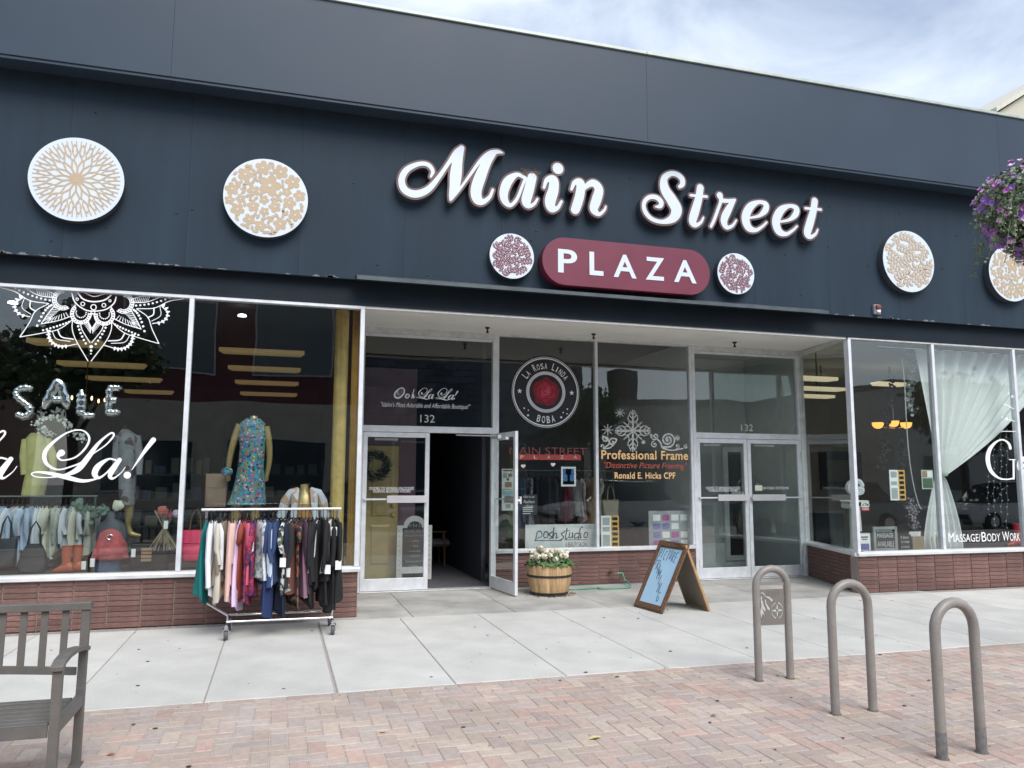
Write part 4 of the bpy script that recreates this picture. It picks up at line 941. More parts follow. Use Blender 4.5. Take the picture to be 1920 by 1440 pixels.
cl = [(386,'teal',(.0,.14,.135),.78,0,0,'long teal dress'),(396,'crisp_white',(.74,.75,.79),.70,.52,0,'white long-sleeved blouse'),(405,'crisp_white',0,.62,.35,0,'white short-sleeved blouse'),(412,'ecru',(.56,.52,.44),.78,.3,0,'cream knit top'),(420,'taupe',(.23,.19,.16),.6,.4,0,'taupe top'),
      (430,'blush',(.66,.43,.38),.70,.66,0,'blush pink blouse with a gathered cuff'),(438,'blush',0,.6,.3,0,'pale pink top'),(448,'lilac',(.62,.47,.66),.86,.0,0,'lilac sleeveless dress'),(457,'hotpink',(.58,.10,.16),.60,.2,.26,'bright pink top with a tag'),(463,'rust',(.26,.05,.03),.80,.1,0,'rust red dress'),
      (470,'wine_print',[(.25,.02,.05),(.08,.02,.07),(.35,.04,.08),(.05,.03,.12)],.80,0,0,'wine red patterned dress'),(478,'wine_print',0,.78,.3,0,'dark red printed dress'),(487,'sage_print',[(.5,.55,.55),(.2,.3,.3),(.6,.6,.6)],.62,.2,0,'grey green patterned top'),(494,'paleblue',(.50,.58,.70),.66,.52,0,'pale blue shirt'),
      (503,'cobalt',(.025,.055,.15),.62,.3,0,'cobalt blue blouse'),(511,'navyblue',(.016,.035,.12),.92,.2,0,'long navy blue dress'),(519,'royal',(.025,.05,.12),.65,.3,0,'royal blue top'),(527,'ink',(.012,.016,.04),.96,.2,0,'long ink blue trousers'),(535,'charcoal',(.02,.021,.025),.72,.35,0,'charcoal cardigan'),
      (543,'mono_print',[(.6,.62,.6),(.02,.02,.02),(.1,.12,.1),(.4,.42,.4)],.7,.2,.42,'black and white patterned blouse'),(550,'floral_dark',[(.03,.02,.02),(.3,.1,.08),(.1,.09,.05),(.02,.02,.02)],.86,.1,0,'dark floral dress'),(557,'chestnut',(.13,.05,.035),.7,.3,.52,'chestnut brown top'),(565,'aubergine',(.06,.028,.05),.78,.3,0,'aubergine blouse'),
      (572,'mauve',(.22,.12,.17),.82,0,0,'dusky mauve dress'),(579,'jet',(.009,.009,.011),.66,.35,0,'black blouse'),(586,'jet',0,.86,.2,0,'black sleeveless dress'),(593,'crisp_white',0,.5,0,0,'white slip'),(599,'jet',0,.74,.5,0,'black long-sleeved shirt'),(606,'jet',0,.88,.3,0,'long black dress'),
      (613,'jet',0,.66,.4,.5,'black cardigan with a pale tag'),(619,'bone',(.55,.52,.45),.56,.0,0,'bone coloured top'),(625,'jet',0,.95,.35,.12,'long black gown'),(632,'jet',0,.80,.3,.46,'black jacket with a white tag')]
items = []
for px_, nm, cc, L_, sl, tg, ds in cl:
    mt = cloth('cloth_'+nm, cc if not isinstance(cc, list) else (1,1,1), cc if isinstance(cc, list) else None) if cc != 0 else MATS['cloth_'+nm]
    items.append((at(px_+1, 955, ry).x, ry, mt, ds, L_, sl, tg))
hang(items, rodz, 'clothes on the pavement rack', 'the pavement rack', seed=3)

# ================================================================== street furniture
taupe = M('taupe_powder_coat', (.245,.225,.205), .42, var=.1, vs=10, grain=.06, gs=60, bump=.05, bs=200)
iron = M('bench_grey_paint', (.125,.117,.108), .48, var=.12, vs=8, grain=.06, gs=60)
def bike_rack(pl_, pr_, ztop, lab, plate=False):
    A, B = gnd(*pl_), gnd(*pr_); A.z = B.z = 0; d = (B-A); W2 = d.length/2; c_ = (A+B)/2; d.normalize(); r = .030; pts = []
    o = thing('bike_rack', lab, 'bike rack', c_, 'row of hoop bike racks on the pavers')
    for z in (0.0, .25, .5, ztop-W2*1.02): pts.append(c_-d*W2+Vector((0, 0, z)))
    for i in range(1, 12):
        a = math.pi-math.pi*i/12; pts.append(c_+d*(W2*math.cos(a))+Vector((0, 0, ztop-W2*1.02+W2*math.sin(a))))
    for z in (ztop-W2*1.02, .5, .25, 0.0): pts.append(c_+d*W2+Vector((0, 0, z)))
    ob('hoop', MB().tube(pts, r, 16), taupe, o, smooth=60)
    for s in (-1, 1): ob('ground_collar', MB().lathe([(.0305, .0005), (.038, .0015), (.036, .005), (.0305, .007)], c_+d*(W2*s), 16, False), M('collar_grime', (.10,.095,.085), .8, var=.3), o)
    if 'worn' in lab:
        for s in (-1, 1): ob('worn_foot', MB().lathe([(.0302, .004), (.0304, .006), (.0304, .13), (.0301, .15)], c_+d*(W2*s), 16, False), M('bare_galvanised', (.20,.20,.20), .45, metal=.4, var=.35, vs=30), o, smooth=60)
    if plate:
        zb, zt = .42, .70; n_ = Vector((d.y, -d.x, 0))
        m = MB(); m.obox(c_+Vector((0, 0, zt+.045)), d*(W2-r*.6), n_*.008, Vector((0, 0, .012))); ob('crossbar', m, taupe, o)
        # plate cut by a 2D outline: river, sun rays and compass left open
        w2 = W2-r*.7; S = []
        loops = [[(-w2, zb), (w2, zb), (w2, zt), (-w2, zt)]]
        k = (zt-zb)
        def cut(P): loops.append([(x*w2*2-w2, zb+k*(1-y)) for x, y in P])
        for i in range(11):   # rays
            x0_ = .28+i*.055; y1_ = min(.20, .27-.012*abs(i-2)); 
            if i < 9: cut([(x0_, .06), (x0_+.022, .06), (x0_+.022, y1_), (x0_, y1_)])
        cut([(.05,.10),(.16,.06),(.30,.17),(.42,.22),(.56,.30),(.50,.36),(.40,.27),(.26,.21),(.16,.12)])
        cut([(.07,.22),(.14,.15),(.15,.30),(.19,.44),(.27,.58),(.22,.62),(.12,.52),(.24,.76),(.14,.66),(.10,.84),(.04,.62),(.10,.46)])
        cut([(.23,.30),(.28,.26),(.30,.40),(.40,.52),(.43,.60),(.33,.56),(.25,.42)])
        cx_, cy_ = .69, .60
        def pt(r_, a_): return (cx_+r_*math.cos(a_)*.98, cy_+r_*math.sin(a_))
        for i in range(4):
            a_ = i*math.pi/2
            cut([pt(.25, a_), pt(.06, a_+.7), pt(.03, a_), pt(.06, a_-.7)])
            cut([pt(.235, a_+.2+t*(1.17)/5) for t in range(6)]+[pt(.205, a_+.2+t*(1.17)/5) for t in range(5, -1, -1)])
        V, T = fill(loops); ob('cutout_plate', MB().slab2(loops, V, T, c_-n_*(-.003), d, (0, 0, 1), n_*(-.006)), M('plate_taupe', (.18,.168,.152), .45, var=.08), o)
    return o
bike_rack((1423, 1276), (1482, 1272), .865, 'taupe hoop bike rack with cut-out compass plate, nearest the entrance', True)
bike_rack((1567, 1339), (1637, 1332), .865, 'plain taupe hoop bike rack, middle of the row of three')
bike_rack((1767, 1423), (1841, 1411), .865, 'plain taupe hoop bike rack with worn foot, nearest the camera')

# ---- bench facing the street
fr = gnd(142, 1436); bx, by = fr.x, fr.y
bench = thing('park_bench', 'grey metal bench with vertical back slats at the edge of the pavers', 'bench', (bx-.7, by-.25, 0))
zt = at(160, 1127, by+.03).z; x0 = bx-1.75; lean = .01
def yb_(z): return by+lean*max(0, z-.42)/.4
m = MB(); m.bar((bx, by, 0), (bx, by, .42), .044, .04, (0,1,0)); m.bar((bx, by, .41), (bx, yb_(zt), zt), .044, .036, (0,1,0)); ob('rear_leg', m, iron, bench, bev=.004)
ob('front_leg', MB().bar((bx, by-.52, 0), (bx, by-.52, .645), .044, .044, (0,1,0)), iron, bench, bev=.004)
m = MB(); m.bar((x0, by, 0), (x0, by, .42), .044, .04, (0,1,0)); m.bar((x0, by, .41), (x0, yb_(zt), zt), .044, .036, (0,1,0)); ob('rear_leg', m, iron, bench, bev=.004)
ob('front_leg', MB().bar((x0, by-.52, 0), (x0, by-.52, .645), .044, .044, (0,1,0)), iron, bench, bev=.004)
ob('foot_rail', MB().box(bx-.03, bx+.03, by-.56, by+.04, .0, .012), iron, bench)
for xx in (bx, x0):
    m = MB(); rows = [(-.56,.64),(-.50,.662),(-.40,.672),(-.25,.668),(-.1,.648),(.03,.622)]
    m.loft([[(xx+dx, by+y, z+dz) for dx, dz in ((-.03,-.012),(.03,-.012),(.03,.012),(-.03,.012))] for y, z in rows]); ob('armrest', m, iron, bench, bev=.003)
ob('top_rail', MB().bar((x0+.02, yb_(zt-.025), zt-.022), (bx+.028, yb_(zt-.025), zt-.022), .055, .042, (0,0,1)), iron, bench, bev=.004)
pts = [(x0+.03+(bx-x0-.06)*i/16, yb_(.52), .505+.045*math.sin(math.pi*i/16)) for i in range(17)]
m = MB(); m.loft([[(p[0], p[1]-.012, p[2]-.02), (p[0], p[1]+.012, p[2]-.02), (p[0], p[1]+.012, p[2]+.02), (p[0], p[1]-.012, p[2]+.02)] for p in pts]); ob('lower_rail', m, iron, bench)
n = 17
for i in range(1, n):
    x = bx-i*(bx-x0)/n; ob('back_slat', MB().bar((x, yb_(.54), .53), (x, yb_(zt-.05), zt-.04), .036, .008, (0,1,0)), iron, bench)
for i in range(7):
    y = by-.50+i*.072; ob('seat_slat', MB().box(x0+.03, bx-.03, y-.025, y+.025, .362-.008*math.sin(i/6*math.pi), .376-.008*math.sin(i/6*math.pi)), iron, bench, bev=.003)
ob('seat_apron', MB().box(x0+.026, bx-.026, by-.545, by-.53, .315, .37), iron, bench); ob('seat_side_rail', MB().box(bx-.02, bx+.02, by-.5, by-.02, .325, .378), iron, bench)

# ---- folding sign board
P1, P2, Q2, Q1 = gnd(1190, 1137), gnd(1243, 1152), gnd(1332, 1147), gnd(1290, 1131)
P1.z = P2.z = Q1.z = Q2.z = 0
Q1 = Vector((Q2.x+.02, P1.y, 0)); 
tl_x = (P2.x+Q2.x)/2; ztp = .0
ztp = at(1286, 1022, P2.y).z
af = thing('sandwich_board', 'folding wooden sign board with pale blue panel reading picture framing', 'sandwich board', ((P1.x+Q2.x)/2, (P1.y+P2.y)/2, 0))
T1_, T2_ = Vector((tl_x-.012, P1.y, ztp)), Vector((tl_x-.012, P2.y, ztp))
def panel_frame(A, B, TA, TB, inset, th, mat):
    """four rails of a tilted rectangle A-B bottom, TA-TB top, each one mesh"""
    u = (B-A); W = u.length; u.normalize(); v = (TA-A); H_ = v.length; v.normalize(); n_ = u.cross(v).normalized()
    rails = []
    for (a, b, c_, d_) in ((0, inset, 0, H_), (W-inset, W, 0, H_), (inset, W-inset, 0, inset*1.1), (inset, W-inset, H_-inset*1.1, H_)):
        m = MB()
        for k, (i_, o_) in enumerate(((0, th), (.25, th*1.35), (.72, th*.8))):
            pass
        m.obox(A+u*((a+b)/2)+v*((c_+d_)/2)+n_*(th/2), u*((b-a)/2), v*((d_-c_)/2), n_*(th/2))
        if b-a < d_-c_: m.obox(A+u*((a+b)/2)+v*((c_+d_)/2)+n_*(th+.005), u*((b-a)/2*.55), v*((d_-c_)/2-inset*.3), n_*.005)
        else: m.obox(A+u*((a+b)/2)+v*((c_+d_)/2)+n_*(th+.005), u*((b-a)/2), v*((d_-c_)/2*.55), n_*.005)
        ob('frame_rail', m, mat, af, bev=.004)
    return u, v, n_, W, H_
wood_d = M('walnut_frame', (.15,.082,.045), .45, var=.35, vs=6, stretch=(4,4,14), bump=.1, bs=60)
wood_l = M('pale_edge_wood', (.42,.25,.11), .55, var=.25, vs=8)
u, v, n_, W, H_ = panel_frame(P1, P2, T1_, T2_, .075, .022, wood_d)
if n_.x > 0: raise SystemExit('sign normal')
m = MB(); m.obox(P1+u*(W/2)+v*(H_/2)+n_*.008, u*(W/2-.07), v*(H_/2-.075), n_*.005); ob('blue_panel', m, M('pale_blue_board', (.44,.67,.86), .3, var=.04, spec=.5), af)
O = P1+n_*.0145
hw = {'P':[[(0,0),(0,1),(.7,.95),(.75,.6),(0,.5)]],'I':[[(.3,0),(.3,1)]],'C':[[(.8,.9),(.2,.95),(0,.4),(.3,0),(.8,.1)]],'T':[[(0,1),(.9,1)],[(.45,1),(.4,0)]],'U':[[(0,1),(.1,.1),(.6,.1),(.8,1)]],'R':[[(0,0),(0,1),(.7,.95),(.7,.6),(0,.5),(.8,0)]],'E':[[(.8,1),(0,1),(0,0),(.8,0)],[(0,.5),(.6,.5)]],'F':[[(.8,1),(0,1),(0,0)],[(0,.5),(.6,.5)]],'A':[[(0,0),(.4,1),(.8,0)],[(.15,.4),(.65,.4)]],'M':[[(0,0),(.1,1),(.45,.4),(.8,1),(.9,0)]],'N':[[(0,0),(.05,1),(.75,0),(.8,1)]],'G':[[(.8,.9),(.2,.95),(0,.4),(.3,0),(.8,.1),(.8,.45),(.5,.45)]]}
m = MB()
def hand(ch, cx_, cy_, sx_, sy_, skew=0):
    for st in hw[ch]: m.tube([O+u*(cx_+x*sx_+y*skew)+v*(cy_+y*sy_) for x, y in st], .0034, 6, True, (1, 1))
for i, ch in enumerate('PICTURE'): hand(ch, .095+i*.058, H_*.74+.010*math.sin(i*2)-i*.002, .040, .125, .008)
for i, (ch, x, y) in enumerate(zip('FRAMING', (.095,.145,.19,.235,.30,.345,.395), (.66,.60,.54,.465,.39,.285,.165))): hand(ch, x, H_*y-.02, .05, .125)
ob('handwriting', m, M('marker_ink', (.03,.035,.08), .5), af)
T3_, T4_ = Vector((tl_x+.012, P2.y, ztp)), Vector((tl_x+.012, P1.y, ztp))
m = MB(); uu = (Q1-Q2).normalized(); WW = (Q1-Q2).length; vv = (T3_-Q2); HH = vv.length; vv.normalize(); nn = uu.cross(vv).normalized()
m.obox(Q2+uu*(WW/2)+vv*(HH/2)-nn*.006, uu*(WW/2-.03), vv*(HH/2-.03), nn*.006); ob('rear_board', m, M('back_plywood', (.19,.15,.115), .8, var=.12, vs=6), af)
for a_, b_, c_, d_ in ((0,.03,0,HH),(WW-.03,WW,0,HH),(.03,WW-.03,0,.03),(.03,WW-.03,HH-.03,HH)):
    m = MB(); m.obox(Q2+uu*((a_+b_)/2)+vv*((c_+d_)/2)-nn*.004, uu*((b_-a_)/2), vv*((d_-c_)/2), nn*.014); ob('rear_rail', m, wood_l, af, bev=.003)
m = MB(); m.tube([(tl_x, P1.y+.02, ztp+.004), (tl_x, P2.y-.0, ztp+.004)], .011, 8); ob('ridge_hinge', m, wood_d, af)

# ---- half barrel planter
bc = gnd(1030, 1114); bc.z = 0; Rt, Rb, Hb = .305, .245, .40
bar = thing('barrel_planter', 'half barrel planter of pale wooden staves with black hoops by the open door', 'planter', bc)
NS = 20; stave_m = M('pale_stave', (.50,.33,.17), .65, var=.25, vs=5, stretch=(9, 9, .9), rnd=.22, bump=.1, bs=40)
def rad(z): t = z/Hb; return Rb+(Rt-Rb)*t+.018*math.sin(math.pi*t)
for i in range(NS):
    a0_, a1_ = 2*math.pi*(i+.012)/NS, 2*math.pi*(i+.988)/NS; rings = []
    for k in range(6):
        z = .012+(Hb-.012)*k/5; q = rad(z); rings.append([(bc.x+r_*math.cos(a_), bc.y+r_*math.sin(a_), z) for r_, a_ in ((q, a0_), (q+.004, (a0_+a1_)/2), (q, a1_), (q-.022, a1_), (q-.022, a0_))])
    m = MB(); m.loft(rings); ob('stave', m, stave_m, bar, fix=True)
for z0_, z1_ in ((.012,.048), (.245,.278)):
    m = MB(); m.lathe([(rad(z0_)+.001, z0_), (rad(z0_)+.008, z0_+.002), (rad(z1_)+.008, z1_-.002), (rad(z1_)+.001, z1_)], (bc.x, bc.y, 0), 40); ob('hoop', m, M('hoop_iron', (.025,.024,.026), .6), bar, smooth=40)
m = MB(); m.lathe([(.01, Hb-.05), (Rt-.03, Hb-.055), (Rt-.03, Hb-.06)], (bc.x, bc.y, 0), 20); ob('soil', m, M('potting_soil', (.04,.03,.022), .95, bump=.5, bs=60), bar)
gl = thing('geranium_plant', 'white flowering geraniums growing in the half barrel planter', 'plant', (bc.x, bc.y, Hb-.05))
def leafquad(m, c_, d, s, rr, cup=.25):
    d = Vector(d).normalized(); a = d.cross(Vector((rr.uniform(-1, 1), rr.uniform(-1, 1), rr.uniform(-1, 1)))).normalized(); b = d.cross(a); P = []
    for k in range(6): t = 2*math.pi*k/6; P.append(c_+a*(s*math.cos(t))+b*(s*math.sin(t))+d*(cup*s*(.5+.5*math.cos(2*t))))
    m.add(P, [(0,1,2,3), (0,3,4,5)])
rr = random.Random(12); m = MB()
for k in range(420):
    a = rr.uniform(0, 6.28); q = (Rt+.02)*math.sqrt(rr.random()); h_ = (.17*(1-(q/(Rt+.05))**2)+.03)*rr.uniform(.2, 1)
    leafquad(m, Vector((bc.x+q*math.cos(a), bc.y+q*math.sin(a), Hb-.02+h_)), (rr.uniform(-.6, .6)+.5*math.cos(a), rr.uniform(-.6, .6)+.5*math.sin(a)-.3, 1), rr.uniform(.018, .034), rr)
ob('foliage', m, M('geranium_leaf', (.075,.145,.045), .6, var=.4, vs=18), gl)
wh = M('cream_petal', (.72,.66,.52), .7, var=.2, vs=40)
for k in range(30):
    a = rr.uniform(0, 6.28); q = Rt*math.sqrt(rr.uniform(.05, 1)); c_ = Vector((bc.x+q*math.cos(a), bc.y+q*math.sin(a), Hb+.05+.15*(1-(q/Rt)**2)+rr.uniform(.0, .07))); m = MB()
    if k < 3: c_ = Vector((bc.x+(-.24, -.06, .22)[k], bc.y-.1, Hb+(.10, .19, .16)[k]))
    for j in range(26):
        d = Vector((rr.gauss(0, 1), rr.gauss(0, 1), rr.gauss(.5, 1))).normalized(); leafquad(m, c_+d*.036*rr.uniform(.6, 1.1), d, rr.uniform(.012, .019), rr)
    m.tube([c_-Vector((0, 0, .02)), (bc.x+q*.7*math.cos(a), bc.y+q*.7*math.sin(a), Hb-.03)], .003, 5); ob('blossom', m, wh, gl)
m = MB(); rr = random.Random(40)
for k in range(60):
    a = rr.uniform(2.6, 6.4); q = Rb+rr.uniform(.0, .11); leafquad(m, Vector((bc.x+q*math.cos(a), bc.y+q*math.sin(a), .006+rr.uniform(0, .012))), (rr.uniform(-.5, .5), rr.uniform(-.5, .5), 1), rr.uniform(.008, .02), rr)
ob('leaf_litter', m, M('dry_litter', (.13,.085,.05), .9, var=.5, vs=40), label='dry fallen petals and leaves around the barrel foot', cat='litter', kind='stuff')

# ---- tap and green hose
sp = at(1146, 1073, YD); 
tap = thing('garden_tap', 'brass wall tap on the brick base behind the sandwich board', 'tap', (sp.x, YD-.05, sp.z-.03))
m = MB(); m.tube([(sp.x-.02, YD, sp.z), (sp.x-.02, YD-.07, sp.z), (sp.x+.015, YD-.10, sp.z-.01), (sp.x+.05, YD-.10, sp.z-.005)], .012, 8); ob('spout', m, M('dull_brass', (.2,.15,.08), .5, metal=.6), tap, smooth=50)
m = MB(); m.lathe([(.006, 0), (.028, .003), (.028, .009), (.006, .012)], (sp.x-.03, YD-.06, sp.z+.03), 10); m.tube([(sp.x-.03, YD-.06, sp.z), (sp.x-.03, YD-.06, sp.z+.035)], .005, 6); ob('handle', m, M('dull_brass', 0), tap)
e1 = at(1171, 1086, YD-.15); e2 = gnd(1166, 1104); e3 = gnd(1075, 1107)
hp = [(sp.x+.05, YD-.10, sp.z-.005), (sp.x+.13, YD-.11, sp.z-.005), (e1.x-.01, YD-.13, e1.z+.05), (e1.x+.01, YD-.16, e1.z-.03), (e1.x-.0, YD-.25, .05), (e1.x-.12, e2.y, .016), (e2.x-.3, e2.y, .013), ((e2.x+e3.x)/2, e3.y+.05, .013), (e3.x, e3.y, .013), (bc.x+.15, bc.y+.42, .013)]
P = cr([(a, b, 0) for a, b, c in hp], 6); Zs = cr([(c, 0, 0) for a, b, c in hp], 6); m = MB(); m.tube([(P[i][0], P[i][1], Zs[i][0]) for i in range(len(P))], .0115, 8)
ob('garden_hose', m, M('hose_green', (.07,.30,.19), .4, var=.1), label='green garden hose curving from the tap to the barrel planter', cat='hose', smooth=60)

# ---- hanging petunia basket close to the camera, on a lamp post out of frame
hc = at(1930, 398, -4.1)
hb = thing('hanging_basket', 'overflowing hanging basket of purple and pink petunias at the right edge', 'flower basket', hc)
m = MB(); rr = random.Random(21)
def in_basket():
    while True:
        x, y, z = rr.uniform(-1, 1), rr.uniform(-1, 1), rr.uniform(-1, 1)
        q = x*x+y*y+z*z
        if .25 < q < 1: return Vector((x*.42*(1-.35*max(0, -z)), y*.42*(1-.35*max(0, -z)), z*.46)), q
for k in range(5200):
    p, q = in_basket(); p *= 1+.12*math.sin(7*p.x+3)*math.sin(9*p.z); d = p.normalized()+Vector((rr.uniform(-1, 1), rr.uniform(-1, 1), rr.uniform(-1, 1)))*.7; leafquad(m, hc+p, d, rr.uniform(.008, .02), rr)
for k in range(70):
    p, q = in_basket(); d = p.normalized(); a = hc+d*.3; m.tube([a, a+Vector((d.x*.1, d.y*.1, d.z*.08-.03)), a+Vector((d.x*.16, d.y*.16, d.z*.1-.11))], .0025, 4)
ob('foliage', m, M('petunia_leaf', (.15,.20,.11), .6, var=.45, vs=14), hb, kind='stuff')
m = MB()
for k in range(26):
    a = rr.uniform(2.2, 5.2); st_ = hc+Vector((.36*math.cos(a), .36*math.sin(a), rr.uniform(-.3, .12))); ln = rr.uniform(.12, .3); P = [st_+Vector((math.cos(a)*.10*t, math.sin(a)*.10*t, -ln*t*t)) for t in (0, .25, .5, .75, 1)]; m.tube(P, .003, 4)
    for q in P[1:]:
        for _ in range(4): leafquad(m, q+Vector((rr.gauss(0, .015), rr.gauss(0, .015), rr.gauss(0, .02))), (rr.uniform(-1, 1), -1, rr.uniform(-.4, 1)), rr.uniform(.008, .016), rr)
ob('trailing_shoots', m, MATS['petunia_leaf'], hb, kind='stuff')
pm = [M('petal_'+n_, c_, .6, var=.2, vs=30) for n_, c_ in (('violet', (.30,.13,.52)), ('magenta', (.50,.14,.50)), ('pale_pink', (.74,.52,.70)))]
for k in range(330):
    while True:
        p, q = in_basket()
        if q > .6: break
    d = (p.normalized()+Vector((rr.uniform(-.3, .3), -.35, rr.uniform(-.3, .3)))).normalized(); a = d.cross(Vector((.1, .2, 1))).normalized(); b = d.cross(a); s = rr.uniform(.020, .031); c_ = hc+p*1.06+d*.02; n = 15; m = MB()
    P = [c_-d*.018]+[c_+a*(s*(1+.18*math.cos(5*t))*math.cos(t))+b*(s*(1+.18*math.cos(5*t))*math.sin(t))+d*rr.uniform(-.004, .006) for t in [2*math.pi*i/n for i in range(n)]]
    m.add(P, [(0, 1+i, 1+(i+1) % n) for i in range(n)]); ob('flower', m, pm[rr.choice([0, 0, 1, 2] if p.z < .15 else [0, 1, 2, 2])], hb)
m = MB(); m.lathe([(.10, -.28), (.17, -.2), (.2, -.05), (.2, 0)], hc, 16); ob('basket_pot', m, black_m, hb)
m = MB()
for a in range(3): m.tube([hc+Vector((.19*math.cos(a*2.1), .19*math.sin(a*2.1), 0)), hc+Vector((.12, 0, .75))], .004, 5)
ob('chain', m, black_m, hb)
lp_ = thing('lamp_post', 'dark street lamp post carrying the flower basket just outside the right edge', 'lamp post', (hc.x+.75, hc.y, 0))
m = MB(); m.lathe([(.13, 0), (.13, .2), (.075, .35), (.06, 3.4), (.05, 4.2)], (hc.x+.75, hc.y, 0), 16); ob('pole', m, black_m, lp_, smooth=40)
ob('bracket', MB().tube([hc+Vector((.75, 0, .5)), hc+Vector((.4, 0, .78)), hc+Vector((.12, 0, .78))], .016, 8), black_m, lp_)
m = MB(); m.lathe([(.06, 4.2), (.18, 4.3), (.2, 4.65), (.13, 4.75)], (hc.x+.75, hc.y, 0), 16); ob('lantern', m, M('lantern_glass', (.6,.6,.55), .3), lp_); m = MB(); m.lathe([(.24, 4.75), (.2, 4.85), (.06, 5.0), (.03, 5.1), (.01, 5.15)], (hc.x+.75, hc.y, 0), 16); ob('lantern_cap', m, M('cap_grey', (.4,.42,.43), .4), lp_, smooth=40)

# ---- fallen leaves and specks on the ground
for i, (px_, py_, s, cc, lab) in enumerate(((1116, 1386, .035, (.5,.45,.2), 'small yellow leaf lying on the pavers left of the middle bike rack'), (718, 1374, .022, (.5,.4,.2), 'small tan leaf lying on the pavers below the rolling clothes rack'), (208, 1417, .022, (.3,.11,.05), 'curled rust coloured leaf lying on the pavers right of the bench'), (1338, 1344, .02, (.12,.06,.04), 'small dark brown leaf lying on the pavers left of the compass rack'))):
    p = gnd(px_, py_); m = MB(); P = [(p.x+x_*s, p.y+y_*s, .008+s*.35*abs(y_)+.1*s*x_) for x_, y_ in ((-1.2,0),(-.6,.5),(0,.62),(.6,.4),(1.3,.05),(.6,-.45),(0,-.55),(-.6,-.45))]
    m.add(P+[(p.x-1.2*s, p.y, .006), (p.x+1.3*s, p.y, .007)], [(0,1,2,3,4),(0,4,5,6,7)]); ob('fallen_leaf', m, M('leaf_tint_%d' % i, cc, .8, var=.2, vs=60), label=lab, cat='leaf', group='fallen leaves on the paving')
m = MB(); rr = random.Random(77)
for k in range(260):
    x, y = rr.uniform(-2.2, 9.5), rr.uniform(-6.3, -.25); s = rr.uniform(.003, .009)*(1.6 if rr.random() < .1 else 1)
    m.add([(x+s*rr.uniform(.6, 1.6)*math.cos(t), y+s*rr.uniform(.5, 1)*math.sin(t), .004) for t in (0, 1.2, 2.4, 3.6, 5)], [(0,1,2,3,4)])
for k in range(100):
    x, y = rr.uniform(-2.2, 9.5), rr.uniform(-6.0, -.3); s = rr.uniform(.006, .019); m.add([(x+s*math.cos(t), y+s*rr.uniform(.7, 1)*math.sin(t), .0045) for t in [i*.785 for i in range(8)]], [tuple(range(8))])
ck = MB()
for (x, y, dx, dy, L_) in ((4.6, -.1, .25, 1, 1.2), (1.9, .1, .6, 1, 1.0), (5.9, -.6, 1, .35, 1.1), (2.6, -1.5, 1, -.4, .7), (7.2, -1.9, .5, 1, .9), (-.9, -1.4, 1, .25, .45)):
    d_ = Vector((dx, dy, 0)).normalized(); n_ = Vector((-d_.y, d_.x, 0)); P = []; n = 16; off_ = 0
    for i in range(n+1): off_ += rr.uniform(-.018, .018); P.append(Vector((x, y, .0035))+d_*(L_*i/n)+n_*off_)
    for a_, b_ in zip(P[:-1], P[1:]): ww_ = rr.uniform(.0009, .0022); ck.add([a_-n_*ww_, a_+n_*ww_, b_+n_*ww_, b_-n_*ww_], [(0,1,2,3)])
ob('hairline_cracks', ck, M('crack_dark', (.16,.15,.14), .95), walk, kind='stuff')
ob('ground_debris', m, M('debris_dark', (.06,.05,.045), .9, var=.4), label='scattered dark specks and grit on the paving', cat='debris', kind='stuff')

# ---- pale building rising behind the roof at the right edge
A = at(1868, 213, 26); B = at(1925, 176, 26)
bb_ = thing('distant_building', 'pale beige gabled building showing above the roof at far right', 'building', (A.x+7, 30, 0))
m = MB(); sl = (B.z-A.z)/(B.x-A.x); X1 = A.x+14; zr = A.z+sl*7
prof = [(A.x, 0), (X1, 0), (X1, A.z), (A.x+7, zr), (A.x, A.z)]
m.loft([[(x, 26, z) for x, z in prof], [(x, 40, z) for x, z in prof]]); ob('wall', m, M('beige_siding', (.50,.47,.38), .7, var=.06), bb_, fix=True)
m = MB(); t_ = .25
m.loft([[(x, 25.7, z) for x, z in ((A.x-.3, A.z-.05), (A.x+7, zr+.03), (X1+.3, A.z-.05), (X1+.3, A.z+t_), (A.x+7, zr+t_+.1), (A.x-.3, A.z+t_))], [(x, 40.3, z) for x, z in ((A.x-.3, A.z-.05), (A.x+7, zr+.03), (X1+.3, A.z-.05), (X1+.3, A.z+t_), (A.x+7, zr+t_+.1), (A.x-.3, A.z+t_))]]); ob('roof', m, M('beige_trim', (.58,.55,.46), .6), bb_, fix=True)

# ================================================================== inside the shops
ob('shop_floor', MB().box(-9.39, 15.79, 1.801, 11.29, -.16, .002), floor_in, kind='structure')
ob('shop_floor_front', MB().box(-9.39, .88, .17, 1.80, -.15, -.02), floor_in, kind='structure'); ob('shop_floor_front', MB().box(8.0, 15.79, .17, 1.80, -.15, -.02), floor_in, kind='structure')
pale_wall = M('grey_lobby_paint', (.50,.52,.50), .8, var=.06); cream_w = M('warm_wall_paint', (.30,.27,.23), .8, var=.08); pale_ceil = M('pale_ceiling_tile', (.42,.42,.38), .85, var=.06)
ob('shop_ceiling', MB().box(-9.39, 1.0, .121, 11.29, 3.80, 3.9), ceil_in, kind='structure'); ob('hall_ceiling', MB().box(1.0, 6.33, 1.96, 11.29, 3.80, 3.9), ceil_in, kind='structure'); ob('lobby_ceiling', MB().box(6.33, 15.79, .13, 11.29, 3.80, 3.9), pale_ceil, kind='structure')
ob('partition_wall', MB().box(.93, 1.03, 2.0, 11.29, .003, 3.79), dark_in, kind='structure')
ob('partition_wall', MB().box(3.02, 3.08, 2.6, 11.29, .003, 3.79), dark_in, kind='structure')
ob('partition_wall', MB().box(3.09, 6.27, 4.9, 5.0, .003, 3.79), M('brown_grey_wall', (.20,.19,.18), .8), kind='structure')
